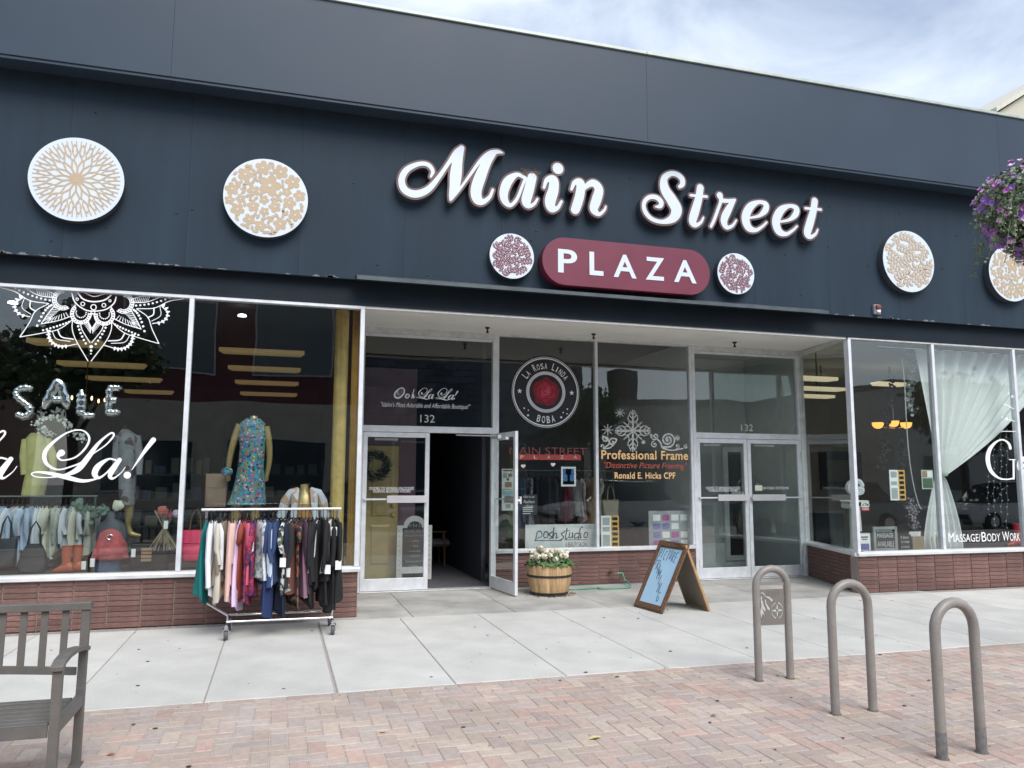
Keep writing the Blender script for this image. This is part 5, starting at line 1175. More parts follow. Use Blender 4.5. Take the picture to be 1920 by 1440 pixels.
ob('partition_wall', MB().box(6.28, 6.36, 1.97, 9, .003, 3.79), pale_wall, kind='structure')
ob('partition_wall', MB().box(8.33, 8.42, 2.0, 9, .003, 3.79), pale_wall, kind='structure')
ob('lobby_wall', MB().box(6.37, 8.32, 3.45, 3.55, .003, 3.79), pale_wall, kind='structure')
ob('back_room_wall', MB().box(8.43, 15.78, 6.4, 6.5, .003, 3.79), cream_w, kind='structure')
plat = M('display_board', (.07,.06,.055), .6, var=.2)
ob('display_platform', MB().box(-9.3, .80, .17, 1.45, -.018, .52), plat, label='low dark window display platform in the left shop', cat='platform')
ob('display_platform', MB().box(8.46, 15.7, .17, 1.2, -.018, .53), plat, label='low dark window display platform in the right shop', cat='platform')
ob('display_platform', MB().box(3.1, 6.26, 2.04, 2.45, .004, .50), plat, label='low dark display platform behind the middle panes', cat='platform')
PZ = .52
# ---- ceiling light fittings
lit = M('dim_tube_light', (.3,.24,.13), .5, emit=(1, .66, .27), es=.055); lit2 = M('warm_tube_light', (.6,.55,.4), .5, emit=(1, .85, .55), es=.28)
def strip(x0, x1, y, Y, lab, mt=lit, dp=.24):
    a, b = at(x0, y, Y), at(x1, y, Y); z = (a.z+b.z)/2
    t = thing('ceiling_light', lab, 'ceiling light', ((a.x+b.x)/2, Y, z), 'ceiling light fittings')
    m = MB(); m.add([(a.x, Y, z), (b.x, Y, z), (b.x-.05, Y+dp, z), (a.x+.05, Y+dp, z), (a.x, Y, z+.06), (b.x, Y, z+.06), (b.x, Y+dp, z+.06), (a.x, Y+dp, z+.06)], [(0,3,2,1),(4,5,6,7),(1,2,6,5),(2,3,7,6),(3,0,4,7),(0,1,5,4)])
    ob('diffuser', m, mt, t); ob('hanger_rod', MB().box((a.x+b.x)/2-.01, (a.x+b.x)/2+.01, Y+.1, Y+.12, z+.061, 3.8), black_m, t)
pl_ = ['nearest', 'second', 'third', 'farthest']
for i, (x0, x1, y, Y) in enumerate(((48, 192, 645, 1.6), (105, 272, 686, 3.5), (160, 302, 713, 5.2), (233, 324, 737, 7.0))): strip(x0, x1, y, Y, 'dim tan strip light of the left row in the left shop, %s to the glass' % pl_[i])
for i, (x0, x1, y, Y) in enumerate(((410, 571, 662, 2.4), (427, 564, 694, 4.0), (440, 560, 720, 5.7), (450, 557, 741, 7.6))): strip(x0, x1, y, Y, 'dim tan strip light behind the pane with the blue dress, %s to the glass' % pl_[i])
for i, (x0, x1, y, Y) in enumerate(((818, 898, 778, 8.2), (815, 870, 789, 9.6))): strip(x0, x1, y, Y, 'dim tan strip light in the dark hallway, %s' % ('upper' if i == 0 else 'lower'))
for i, (x0, x1, y, Y) in enumerate(((1506, 1572, 712, 2.2), (1508, 1586, 731, 3.5), (1510, 1566, 745, 4.7))): strip(x0, x1, y, Y, 'warm strip light seen through the right return pane, %s to the glass' % pl_[i], lit2)
strip(1648, 1706, 722, 3.2, 'warm strip light behind the hanging blossom garland in the right shop', lit2)
bulb = M('warm_bulb', (1, .8, .5), .3, emit=(1, .66, .28), es=2.2)
ch = at(160, 755, 2.6); chd = thing('candle_chandelier', 'chandelier with small candle bulbs behind the silver balloon letters', 'chandelier', ch)
m = MB(); m.tube([ch+Vector((0, 0, 0)), Vector((ch.x, ch.y, 3.8))], .008, 6)
for k in range(6): a = k*math.pi/3; m.tube([ch+Vector((0, 0, .02)), ch+Vector((.12*math.cos(a), .12*math.sin(a), -.06)), ch+Vector((.24*math.cos(a), .24*math.sin(a), .0))], .007, 5)
ob('frame', m, M('chandelier_brass', (.12,.08,.04), .5, metal=.5), chd)
for k in range(6): a = k*math.pi/3; m = MB(); m.ball(ch+Vector((.24*math.cos(a), .24*math.sin(a), .045)), (.013, .013, .03), 8, 5); ob('bulb', m, bulb, chd)
p = at(454, 593, 1.3); ob('ceiling_spot', MB().lathe([(.02, .03), (.05, .02), (.055, 0), (.03, -.005)], p, 14), M('spot_lens', (1,1,1), .4, emit=(.85,.93,1), es=2.5), label='small bright recessed spot above the blue dress', cat='ceiling light')
p = at(24, 569, 1.2); ob('ceiling_spot', MB().lathe([(.02, .03), (.05, .02), (.055, 0), (.03, -.005)], p, 14), MATS['spot_lens'], label='small bright recessed spot left of the mandala', cat='ceiling light')
cz = thing('bowl_chandelier', 'chandelier with three glowing amber glass bowls in the right shop', 'chandelier', at(1673, 800, 3.6))
for px_, py_ in ((1646, 797), (1675, 794), (1699, 797)):
    p = at(px_, py_, 3.6); m = MB(); m.lathe([(.03, -.07), (.08, -.045), (.105, .0), (.11, .05), (.105, .05), (.095, 0)], p, 18); ob('glass_bowl', m, M('amber_glass', (.6,.35,.12), .4, emit=(1, .42, .08), es=.85), cz, smooth=50)
p = at(1675, 794, 3.6); m = MB(); m.tube([p, p+Vector((0, 0, .25)), Vector((p.x, p.y, 3.8))], .012, 6); q1, q2 = at(1646, 801, 3.6), at(1699, 801, 3.6); m.tube([q1, p+Vector((0, 0, -.1)), q2], .01, 6); ob('stem', m, chrome, cz)

# ---- silver balloon letters
foil = M('silver_foil', (.72,.73,.75), .13, metal=1, var=.06, vs=9, bump=.3, bs=9)
BAL = {'S': [[(290,1120),(260,1090),(190,1095),(150,1135),(165,1180),(230,1230),(275,1270),(265,1325),(200,1345),(130,1310)]], 'A': [[(395,1280),(450,1160),(525,1035),(575,1150),(610,1285)],[(455,1205),(520,1195),(580,1205)]], 'L': [[(735,1110),(735,1200),(728,1290),(728,1345)],[(728,1345),(800,1340),(868,1335)]], 'E': [[(1105,1095),(1040,1090),(990,1100),(985,1200),(980,1310),(1040,1310),(1095,1305)],[(985,1205),(1030,1202),(1070,1205)]]}
for k, (ch_, sts) in enumerate(BAL.items()):
    yb2 = .16; m = MB()
    for st in sts:
        c_ = cr([(x, y, 34) for x, y in st], 5); P = [at(x/4.8, 500+y/4.8, yb2) for x, y, r_ in c_]; n_ = len(P)
        rs = [.054*(min(1, .35+.9*min(i, n_-1-i)/3)+.10*math.sin(i*2.1+k)) for i in range(n_)]; m.tube(P, rs, 12, True, (1, .8))
    ob('foil_balloon', m, foil, label='silver foil balloon letter %s of the word sale in the left window' % ch_, cat='balloon', group='balloon letters spelling sale', smooth=70)

# ---- mannequins and clothes in the left window
skin = M('gold_mannequin', (.40,.30,.13), .33, metal=.45, var=.1)
def ell(c_, rx, ry_, n=18, wob=0, ph=0): return [(c_.x+rx*(1+wob*math.sin(5*2*math.pi*j/n+ph))*math.cos(2*math.pi*j/n), c_.y+ry_*(1+wob*math.sin(5*2*math.pi*j/n+ph))*math.sin(2*math.pi*j/n), c_.z) for j in range(n)]
def body(rows, Y, wob=0):
    """rows: (px left, px right, py, depth) -> lofted shape"""
    R_ = []
    for i, (xl_, xr_, py_, dp) in enumerate(rows):
        a, b = at(xl_, py_, Y), at(xr_, py_, Y); c_ = Vector(((a.x+b.x)/2, Y, (a.z+b.z)/2)); R_.append(ell(c_, (b.x-a.x)/2, dp, 20, wob*i/len(rows), i*.3))
    return MB().loft(R_)
Ym = .75
base = at(470, 1000, Ym)
mq = thing('dress_mannequin', 'gold headless mannequin in a blue floral sleeveless dress', 'mannequin', (base.x, Ym, PZ))
dress_m = speckle_mat('blue_floral_print', [(.03,.22,.34),(.06,.14,.34),(.16,.22,.04),(.02,.30,.36),(.45,.06,.16),(.08,.09,.30),(.01,.03,.06),(.5,.33,.42),(.02,.20,.32),(.18,.24,.06),(.05,.28,.30),(.14,.2,.05)], 46)
d_ = ob('dress', body([(462,488,785,.07),(450,497,793,.10),(447,500,815,.125),(449,497,840,.12),(446,494,870,.125),(440,496,900,.14),(432,497,930,.155),(424,498,946,.16)], Ym, .05), dress_m, mq, smooth=70)
m = body([(469,483,780,.035),(468,484,788,.05)], Ym)
def limb(px, Y, rs, n=10): 
    P = cr([(*at(x, y, Y).xz, r_) for (x, y), r_ in zip(px, rs)], 4); return MB().tube([(a, Y, b) for a, b, r_ in P], [r_ for a, b, r_ in P], n)
for q in (limb([(450,796),(438,828),(431,858),(428,884)], Ym, [.05,.043,.036,.026]), limb([(498,800),(504,830),(505,862),(501,888),(498,898)], Ym, [.048,.042,.034,.026,.018]), limb([(446,940),(440,985),(436,1035),(440,1068)], Ym, [.07,.055,.045,.04]), limb([(478,940),(478,985),(480,1035),(482,1068)], Ym, [.07,.055,.045,.04])): m.add(q.v, q.f)
for px_ in (499, 428):
    for j in range(4):
        q = limb([(px_+j*1.6-2, 890), (px_+j*1.8-2.5, 903-abs(j-1))], Ym, [.011, .007], 6); m.add(q.v, q.f)
ob('figure', m, skin, mq, smooth=60)
p0, p1 = at(415, 876, Ym-.08), at(437, 893, Ym-.08); m = MB(); m.ball(((p0.x+p1.x)/2, Ym-.1, (p0.z+p1.z)/2), ((p1.x-p0.x)/2, .04, (p0.z-p1.z)/2), 14, 8)
pu = thing('floral_purse', 'small blue printed purse hanging from the gold mannequin hand', 'purse', ((p0.x+p1.x)/2, Ym-.1, p1.z)); ob('pouch', m, dress_m, pu, smooth=60); ob('zip', MB().tube([(p0.x+.01, Ym-.142, p0.z-.03), ((p0.x+p1.x)/2, Ym-.145, p0.z-.012), (p1.x-.01, Ym-.142, p0.z-.03)], .004, 5), chrome, pu)
def tote(name, lab, cat, x0, x1, y0, y1, Y, mt, dp=.10, taper=.12, handle=True, hm=None):
    a, b = at(x0, y0, Y), at(x1, y1, Y); w_ = b.x-a.x; o = thing(name, lab, cat, ((a.x+b.x)/2, Y, b.z)); m = MB()
    R_ = []
    for t in (0, .06, .3, .7, 1.0):
        ww = w_/2*((1-taper+taper*t) if taper > 0 else (.86+.2*math.sin(math.pi*min(1, t*1.2)))*(1-.42*t**3)); dd = dp*(1-.75*t)*(.8 if t == 0 else 1); z = b.z+(a.z-b.z)*t; c_ = Vector(((a.x+b.x)/2, Y, z))
        R_.append([(c_.x+ww*math.copysign(abs(math.cos(s))**.5, math.cos(s)), Y+dd*math.copysign(abs(math.sin(s))**.5, math.sin(s)), z) for s in [2*math.pi*j/20 for j in range(20)]])
    m.loft(R_); ob('bag_body', m, mt, o, smooth=50)
    ob('seam', MB().tube([((a.x+b.x)/2-w_*.42, Y-dp*.55, b.z+(a.z-b.z)*.6), ((a.x+b.x)/2, Y-dp*.62, b.z+(a.z-b.z)*.57), ((a.x+b.x)/2+w_*.42, Y-dp*.55, b.z+(a.z-b.z)*.6)], .004, 5), mt, o)
    if handle: ob('handle', MB().tube([((a.x+b.x)/2-w_*.22, Y-.02, a.z-.02), ((a.x+b.x)/2-w_*.16, Y, a.z+.16), ((a.x+b.x)/2, Y, a.z+.24), ((a.x+b.x)/2+w_*.16, Y, a.z+.16), ((a.x+b.x)/2+w_*.22, Y-.02, a.z-.02)], .010, 6), hm or mt, o, smooth=60)
    return o
brown_l = M('brown_leather', (.12,.055,.03), .5); 
tote('pink_tote', 'bright pink tote bag with brown handles in the left window', 'bag', 342, 388, 994, 1050, .5, M('pink_leather', (.62,.025,.10), .45, var=.1), hm=brown_l)
tote('brown_paper_bag', 'tan flat bag standing beside the blue floral dress', 'bag', 386, 424, 888, 950, .8, M('kraft_tan', (.19,.13,.085), .7, var=.15), .05, .02, False)
tote('dark_backpack', 'charcoal drawstring backpack with long straps in the left window', 'bag', 37, 88, 1020, 1073, .45, M('charcoal_suede', (.02,.02,.023), .7, var=.2, bump=.3), .10, -.1, True, black_m)
tote('black_handbag', 'slouchy black handbag cut by the left edge of the picture', 'bag', -12, 30, 1010, 1062, .42, M('black_leather', (.015,.017,.02), .35, var=.2), .09, .05, True)
p0, p1 = at(52, 1022, .42), at(72, 955, .5); 
# blouse bust
Yb = .45; bb0 = at(203, 1068, Yb)
bt = thing('blouse_bust', 'dark dress form in a coral pink blouse and denim shorts', 'dress form', (bb0.x, Yb, PZ))
ob('blouse', body([(193,227,990,.085),(186,234,998,.12),(181,238,1014,.14),(174,238,1032,.145),(168,240,1046,.15),(176,230,1050,.11)], Yb, .09), M('coral_cloth', (.42,.085,.09), .8, var=.2, vs=14, bump=.3, bs=30), bt, smooth=70)
ob('denim_shorts', body([(176,226,1050,.10),(175,227,1072,.105)], Yb), M('blue_denim', (.045,.085,.15), .8, var=.25, vs=40), bt, smooth=70)
ob('form', body([(201,217,958,.05),(200,217,972,.05),(188,232,980,.07),(182,238,988,.085),(180,240,1005,.10),(182,238,1020,.09)], Yb), M('form_black', (.05,.06,.075), .6), bt, smooth=70)
p = at(206, 1007, Yb-.15); m = MB(); m.tube([(p.x+.028*math.cos(a), Yb-.15, p.z+.028*math.sin(a)) for a in [i*math.pi/6 for i in range(1, 11)]], .006, 6); m.box(p.x-.012, p.x+.012, Yb-.155, Yb-.145, p.z+.03, p.z+.05); ob('pendant', m, chrome, bt)
# boots
def boot(x0, y0, lab, Y, mt, sc=1.0):
    b = at(x0, 1071, Y); o = thing('cowboy_boot', lab, 'boot', (b.x, Y, PZ), 'pair of coral boots'); z0 = PZ
    R_ = [ell(Vector((b.x-.02*sc, Y, z0+.02+h*sc)), w_*sc, d*sc, 14) for h, w_, d in ((.05,.05,.045),(.12,.045,.042),(.2,.052,.048),(.29,.056,.052))]; m = MB(); m.loft(R_); ob('shaft', m, mt, o, smooth=60)
    m = MB(); m.loft([[(b.x+x*sc, Y+w_*math.cos(t)*sc, z0+.02+max(0, h*(.5+.5*math.sin(t)))*sc) for t in [2*math.pi*j/12 for j in range(12)]] for x, w_, h in ((.045,.04,.10),(0,.045,.14),(-.05,.045,.10),(-.11,.042,.06),(-.15,.02,.035))]); ob('vamp', m, mt, o, smooth=60)
    ob('sole', MB().box(b.x-.15*sc, b.x+.05*sc, Y-.045*sc, Y+.045*sc, z0+.004, z0+.02), brown_l, o)
cor = M('coral_leather', (.40,.085,.035), .5, var=.15)
boot(127, 1071, 'left one of the orange cowboy boots in the left window', .42, cor); boot(147, 1071, 'right one of the orange cowboy boots in the left window', .5, cor)
# denim jacket bust
Yj = .55; jb = at(568, 1000, Yj)
jk = thing('jacket_bust', 'gold bust wearing a pale denim jacket behind the rolling rack', 'dress form', (jb.x, Yj, PZ))
ob('form', body([(563,578,908,.05),(562,579,920,.055),(552,590,930,.08),(545,596,950,.12),(548,592,990,.12),(550,590,1066,.11)], Yj), skin, jk, smooth=70)
ob('tan_top', body([(554,588,944,.115),(547,594,955,.128),(548,592,985,.13)], Yj), M('tan_satin', (.35,.17,.05), .4), jk, smooth=70)
dn = speckle_mat('pale_denim', [(.48,.52,.58),(.52,.56,.62),(.5,.53,.58),(.46,.3,.22)], 9, .8)
for s, xs in ((-1, (560, 547, 536, 528, 525)), (1, (582, 596, 604, 609, 612))):
    P = [at(xs[0], 918, Yj-.02), at(xs[1], 924, Yj-.04), at(xs[2], 940, Yj), at(xs[3], 965, Yj), at(xs[4], 1000, Yj)]; ob('jacket_sleeve', MB().tube(P, [.035, .055, .065, .06, .055], 10), dn, jk, smooth=60)
    A_ = at(572-s*2+s*2, 925, Yj-.1); m = MB(); q0, q1, q2, q3 = at(571+s*10, 915, Yj-.07), at(571+s*24, 925, Yj-.11), at(571+s*27, 995, Yj-.12), at(571+s*17, 990, Yj-.145); q4 = at(571+s*12, 940, Yj-.15)
    m.add([q0, q1, q2, q3, q4]+[p_+Vector((0, .02, 0)) for p_ in (q0, q1, q2, q3, q4)], [(0,1,2,3,4),(5,9,8,7,6),(0,5,6,1),(1,6,7,2),(2,7,8,3),(3,8,9,4),(4,9,5,0)]); ob('jacket_front', m, dn, jk, fix=True)
# yellow dress, grey printed dress
def gown(lab, cat, rows, Y, mt, stand=True):
    c_ = at((rows[-1][0]+rows[-1][1])/2, rows[-1][2], Y); o = thing('displayed_dress', lab, cat, (c_.x, Y, PZ if Y < 1.4 else 0)); ob('dress', body(rows, Y, .08), mt, o, smooth=70)
    nk = at((rows[0][0]+rows[0][1])/2, rows[0][2], Y); 
    for s_ in (0, 1): e0, e1, e2 = at(rows[1][s_], rows[1][2]+3, Y), at(rows[2][s_]+(2*s_-1)*2, rows[2][2]+5, Y-.05), at(rows[2][s_]+(2*s_-1)*2, rows[3][2]+10, Y-.06); ob('sleeve', MB().tube([e0, e1, e2], [.05, .05, .035], 10), mt, o, smooth=60)
    ob('stand', MB().tube([(nk.x, Y, nk.z+.05), (nk.x, Y, PZ if Y < 1.4 else .01)], .02, 8), black_m, o); return o
gown('pale yellow tunic on a stand behind the script lettering', 'dress', [(58,75,812,.05),(49,88,822,.11),(47,97,850,.13),(50,92,880,.13),(44,88,905,.13),(40,82,932,.14)], 1.35, M('yellow_linen', (.50,.49,.20), .85, var=.14, vs=10, bump=.25, bs=30))
gown('grey patterned dress on a stand behind the exclamation mark', 'dress', [(228,242,805,.05),(221,256,815,.11),(220,259,850,.12),(222,256,880,.12),(222,254,915,.12),(224,252,946,.12)], 1.30, speckle_mat('grey_print', [(.22,.23,.25),(.25,.26,.28),(.2,.21,.22),(.09,.06,.07),(.24,.25,.27)], 16))
m = MB(); Yl = 1.3
for q in (limb([(241,944),(242,965),(240,985),(244,1000)], Yl, [.06,.05,.035,.04]), limb([(240,998),(252,1003),(264,1004)], Yl, [.04,.035,.015])): m.add(q.v, q.f)
ob('mannequin_leg', m, skin, label='gold mannequin leg below the grey patterned dress', cat='mannequin', smooth=60)
# pale garments on the inside rack
Yr = 1.0; ia, ib = at(3, 931, Yr), at(183, 930, Yr); irz = ia.z
ir = thing('display_rack', 'dark metal display rail of pale tops inside the left window', 'clothes rack', ((ia.x+ib.x)/2, Yr, PZ))
ob('rail', MB().tube([(ia.x-.2, Yr, irz), (ib.x, Yr, irz)], .012, 8), M('dark_steel', (.10,.13,.13), .4, metal=.6), ir)
for xx in (ia.x-.15, ib.x-.02): ob('upright', MB().tube([(xx, Yr, irz), (xx, Yr, PZ)], .012, 8), M('dark_steel', 0), ir)
pal = [cloth('pale_white', (.62,.66,.72)), cloth('pale_blue', (.42,.52,.66)), cloth('pale_cream', (.58,.57,.48)), cloth('pale_sage', (.45,.47,.40)), cloth('pale_grey', (.42,.42,.40))]
nm = ['white blouse', 'pale blue shirt', 'cream top', 'pale sage top', 'pale grey top']; it = []; rr = random.Random(9)
for i in range(20):
    k = rr.choice([0, 1, 0, 1]) if i < 9 else rr.choice([2, 3, 4, 0, 2]); it.append((ia.x+(ib.x-ia.x)*(i+.3)/20, Yr, pal[k], nm[k], rr.uniform(.5, .68) if i < 12 else rr.uniform(.42, .6), rr.choice([.2, .3, .45]), 0))
hang(it, irz, 'pale tops on the inside rail', 'the rail inside the left window', seed=5)
# garland, blossoms, roses
def spray(name, lab, cat, pts, Y, n, s, mt, sd, spread=.06):
    rr = random.Random(sd); m = MB()
    for k in range(n):
        px_, py_ = rr.choice(pts); p = at(px_+rr.gauss(0, 5), py_+rr.gauss(0, 4), Y+rr.uniform(-spread, spread)); leafquad(m, p, (rr.uniform(-1, 1), -1+rr.uniform(-.5, .5), rr.uniform(-.6, 1)), s*rr.uniform(.6, 1.3), rr)
    return ob(name, m, mt, label=lab, cat=cat)
eu = M('dusty_green_leaf', (.12,.19,.15), .6, var=.3, vs=20); blo = M('white_blossom', (.6,.62,.6), .7, var=.15)
spray('leaf_garland', 'dusty green leaf garland draped at the end of the inside rail', 'garland', [(150,948),(162,953),(172,960),(185,962),(190,955),(168,972)], .8, 60, .035, eu, 1)
spray('blossom_branch', 'white blossom branch hanging below the balloon letters', 'branch', [(66,795),(78,788),(90,785),(105,783),(118,790),(128,798),(80,808),(95,815),(140,815),(155,820)], .6, 120, .016, blo, 2)
def rose(c_, r, mt, lab):
    m = MB(); rr = random.Random(int(c_.x*1000))
    for k in range(16):
        a = k*2.4; q = r*(.25+.7*k/16); tilt = .3+.9*k/16; d = Vector((math.cos(a)*tilt, -1, math.sin(a)*tilt)).normalized(); leafquad(m, c_+Vector((math.cos(a)*q*.7, -.02+.02*k/16, math.sin(a)*q*.7)), d, r*.55, rr, .5)
    ob('silk_rose', m, mt, label=lab, cat='flower', group='silk roses in the left window')
rose(at(305, 958, .5), .06, M('rose_coral', (.45,.12,.10), .7), 'coral silk rose beside the left window mullion'); rose(at(221, 948, .4), .06, M('rose_white', (.6,.63,.52), .7), 'white silk rose above the coral blouse'); rose(at(320, 966, .52), .045, M('rose_wine', (.22,.01,.05), .7), 'small wine red silk rose beside the left window mullion'); rose(at(331, 963, .5), .045, M('rose_lilac', (.5,.45,.55), .7), 'small lilac silk rose against the left window mullion')
m = MB(); rr = random.Random(31); cb = at(308, 1000, .55)
for k in range(70): a = rr.uniform(-1.1, 1.1); m.tube([cb+Vector((rr.uniform(-.02, .02), 0, .05)), cb+Vector((math.sin(a)*.17, rr.uniform(-.1, .1), -.14-.05*math.cos(a)))], .003, 4)
for k in range(24): a = rr.uniform(-.7, .7); m.tube([cb+Vector((0, 0, .03)), cb+Vector((math.sin(a)*.2, rr.uniform(-.1, .1), .22+.05*math.cos(a)))], .003, 4)
ob('raffia_bundle', m, M('raffia', (.35,.29,.2), .8), label='splayed raffia bundle beside the left window mullion', cat='decoration')
bx0, bx1 = at(246, 1020, .5), at(312, 1060, .5); rc = thing('record_case', 'black display case with slatted wooden front in the left window', 'case', ((bx0.x+bx1.x)/2, .6, PZ)); ob('case', MB().box(bx0.x, bx1.x, .5, .75, PZ, bx0.z), black_m, rc, bev=.01)
for k in range(4): ob('slat', MB().box(bx0.x+.11, bx1.x-.16, .488, .499, bx1.z+.05+k*.04, bx1.z+.08+k*.04), M('slat_tan', (.33,.2,.12), .6), rc)
m = MB().box(-.02, .02, -.002, .002, -.045, .045)
for k, (px_, py_, Y_) in enumerate(((250, 1037, .47), (311, 984, .46), (157, 1060, .45), (173, 1055, .28))): p = at(px_, py_, Y_); q = MB(); q.box(p.x-.022, p.x+.022, Y_-.002, Y_+.002, p.z-.045, p.z+.045); ob('paper_tag', q, paper, label=['white price tag on the black case', 'white price tag below the silk roses', 'white price tag beside the orange boots', 'white price tag on the denim shorts'][k], cat='price tag', group='white price tags in the left window')
# dark shelving deeper inside, so that the room is not empty
for k, (x0_, Y_, lab) in enumerate(((-1.6, 4.2, 'dark shelf unit with boxes behind the grey patterned dress'), (.0, 5.2, 'dark shelf unit with boxes behind the gold bust'))):
    o = thing('shelf_unit', lab, 'shelf', (x0_, Y_, 0)); rr = random.Random(k)
    for z in (.4, .8, 1.2, 1.6): ob('shelf_board', MB().box(x0_-.7, x0_+.7, Y_-.18, Y_+.18, z, z+.03), dark_in, o)
    for s in (-1, 1): ob('side_panel', MB().box(x0_+s*.72-.015, x0_+s*.72+.015, Y_-.18, Y_+.18, .003, 1.9), dark_in, o)
    for z in (.43, .83, 1.23, 1.63):
        x = x0_-.62
        while x < x0_+.55:
            wd = rr.uniform(.07, .2); ob('box', MB().box(x, x+wd, Y_-.12, Y_+.1, z+.001, z+rr.uniform(.1, .28)), M('box_tint_%d' % rr.randrange(5), [(.2,.19,.18), (.12,.05,.05), (.05,.07,.12), (.25,.22,.15), (.1,.12,.08)][rr.randrange(5)], .7), o); x += wd+rr.uniform(.02, .1)
# gold fabric column and gold jamb at the recess side
gc0, gc1 = at(623, 800, 1.1), at(649, 800, 1.1); gz0, gz1 = PZ, at(636, 583, 1.1).z; gcx = (gc0.x+gc1.x)/2; gr = (gc1.x-gc0.x)/2
m = MB(); m.loft([[(gcx+gr*(1+.025*math.sin(9*t+3*z))*math.cos(t), 1.1+gr*(1+.025*math.sin(9*t+3*z))*math.sin(t), z) for t in [2*math.pi*j/56 for j in range(56)]] for z in [gz0+(gz1-gz0)*i/8 for i in range(9)]])
ob('gold_column', m, gold, label='tall gold fluted column inside the left window corner', cat='column', smooth=50)
gj0, gj1 = at(656, 800, .35), at(672, 800, .35); ob('gold_drape', MB().loft([[(gj0.x+(gj1.x-gj0.x)*i/12+0*z, .36+.03*math.sin(i*2.2)+(.0), z) for i in range(13)] for z in (PZ, 2, at(660, 580, .35).z)], False, False), M('gold_cloth', (.66,.46,.15), .5, metal=.1, var=.15), label='gold drape hanging at the recess edge of the left window', cat='drape')

# ---- vestibule: plum wall, gold panelled door, wreath, chalk board, armchair
Yw = 3.35; wx1 = at(781, 800, Yw).x
ob('plum_wall', MB().box(1.032, wx1, Yw, Yw+.12, .003, at(720, 690, Yw).z), M('plum_paint', (.24,.15,.18), .75, var=.1, vs=3), kind='structure')
gx1, gzt = at(746, 900, Yw).x, at(700, 836, Yw).z; gx0 = gx1-.93
gd = thing('gold_door', 'gold six-panel door in the plum wall behind the glass', 'door', ((gx0+gx1)/2, Yw-.03, 0))
gold_d = M('gold_door_paint', (.60,.45,.19), .42, metal=.1, var=.1, vs=4)
ob('door_leaf', MB().box(gx0, gx1, Yw-.05, Yw-.002, .01, gzt), gold_d, gd)
Hd = gzt-.01
for r0, r1 in ((.10, .40), (.46, .76), (.82, .95)):
    for c0, c1 in ((.12, .46), (.54, .88)):
        xa_, xb_ = gx0+(gx1-gx0)*c0, gx0+(gx1-gx0)*c1; za, zb = .01+Hd*r0, .01+Hd*r1; m = MB()
        m.add([(xa_, Yw-.051, za), (xb_, Yw-.051, za), (xb_, Yw-.051, zb), (xa_, Yw-.051, zb), (xa_+.03, Yw-.063, za+.03), (xb_-.03, Yw-.063, za+.03), (xb_-.03, Yw-.063, zb-.03), (xa_+.03, Yw-.063, zb-.03)], [(0,1,5,4),(1,2,6,5),(2,3,7,6),(3,0,4,7),(4,5,6,7)]); ob('panel', m, gold_d, gd)
for py_ in (948, 966): p = at(737, py_, Yw-.07); m = MB(); m.ball((p.x, Yw-.085, p.z), .032, 12, 8); ob('knob', m, gold, gd, smooth=60)
wc = at(704, 873, Yw-.1); m = MB(); rr = random.Random(8)
for k in range(620):
    a = rr.uniform(0, 6.283); q = .17+rr.gauss(0, .035); c_ = wc+Vector((q*math.cos(a), rr.uniform(-.05, .04), q*math.sin(a))); d = Vector((math.cos(a+1)+rr.uniform(-.7, .7), rr.uniform(-.8, .2), math.sin(a+1)+rr.uniform(-.7, .7))); m.tube([c_, c_+d*.045], [.005, .002], 4)
ob('wreath', m, M('pine_needle', (.025,.05,.025), .7, var=.3), label='dark evergreen wreath hanging on the gold door', cat='wreath')
# arched chalk board
Yc = 3.05; k0, k1, kt, kb = at(743, 1070, Yc), at(809, 1070, Yc), at(776, 967, Yc).z, .01
cx_ = (k0.x+k1.x)/2; hw_ = (k1.x-k0.x)/2; sh = at(776, 985, Yc).z
cb_ = thing('chalk_board_sign', 'white framed arched chalkboard sign standing inside the glass door', 'sign', (cx_, Yc, 0))
def arch(w_, zs_, zt_, zb_, n=14): return [(cx_-w_, zb_), (cx_+w_, zb_), (cx_+w_, zs_)]+[(cx_+w_*.62*math.cos(math.pi*i/n), zs_+(zt_-zs_)*math.sin(math.pi*i/n)) for i in range(n+1)]+[(cx_-w_, zs_)]
o_l, i_l = arch(hw_, sh, kt, .1), arch(hw_-.085, sh-.04, kt-.085, .2)
V, T = fill([o_l, i_l]); m = MB(); m.slab2([o_l, i_l], V, T, (0, Yc, 0), XA, ZA, (0, .03, 0)); m.box(cx_-hw_, cx_-hw_+.09, Yc, Yc+.03, .004, .1); m.box(cx_+hw_-.09, cx_+hw_, Yc, Yc+.03, .004, .1); ob('frame', m, M('frame_cream', (.72,.72,.68), .6, var=.12), cb_)
V, T = fill([i_l]); ob('board', MB().flat(V, T, (0, Yc+.012, 0), XA, ZA), M('chalk_black', (.02,.022,.025), .7), cb_)
m = MB(); zz = sh-.02
for k, (s, wd, h_) in enumerate((('Oh La La!', .30, .05), ('DO NOT ENTER', .32, .03), ('Ring bell for', .28, .026), ('- coffee', .16, .026), ('- tea', .12, .026), ('- smoothies', .2, .026), ('- pastries', .18, .026), ('Come on in', .26, .03), ('OPEN', .12, .03))): text(m, s, (cx_-wd/2, Yc+.009, zz), (wd, 0, 0), (0, 0, h_)); zz -= .078
ob('chalk_writing', m, M('chalk', (.45,.45,.45), .9), cb_)
m = MB()
for k in range(9):
    for s in (-1, 1): m.ball((cx_+s*(hw_-.042), Yc-.003, .15+k*.075), .009, 6, 4)
ob('stud', m, M('stud_grey', (.25,.25,.25), .4), cb_, kind='stuff')
ac = gnd(825, 1062); ch_ = thing('armchair', 'wooden armchair with pale cushion in the dark hallway', 'chair', (ac.x, ac.y+.2, 0)); yc_ = ac.y
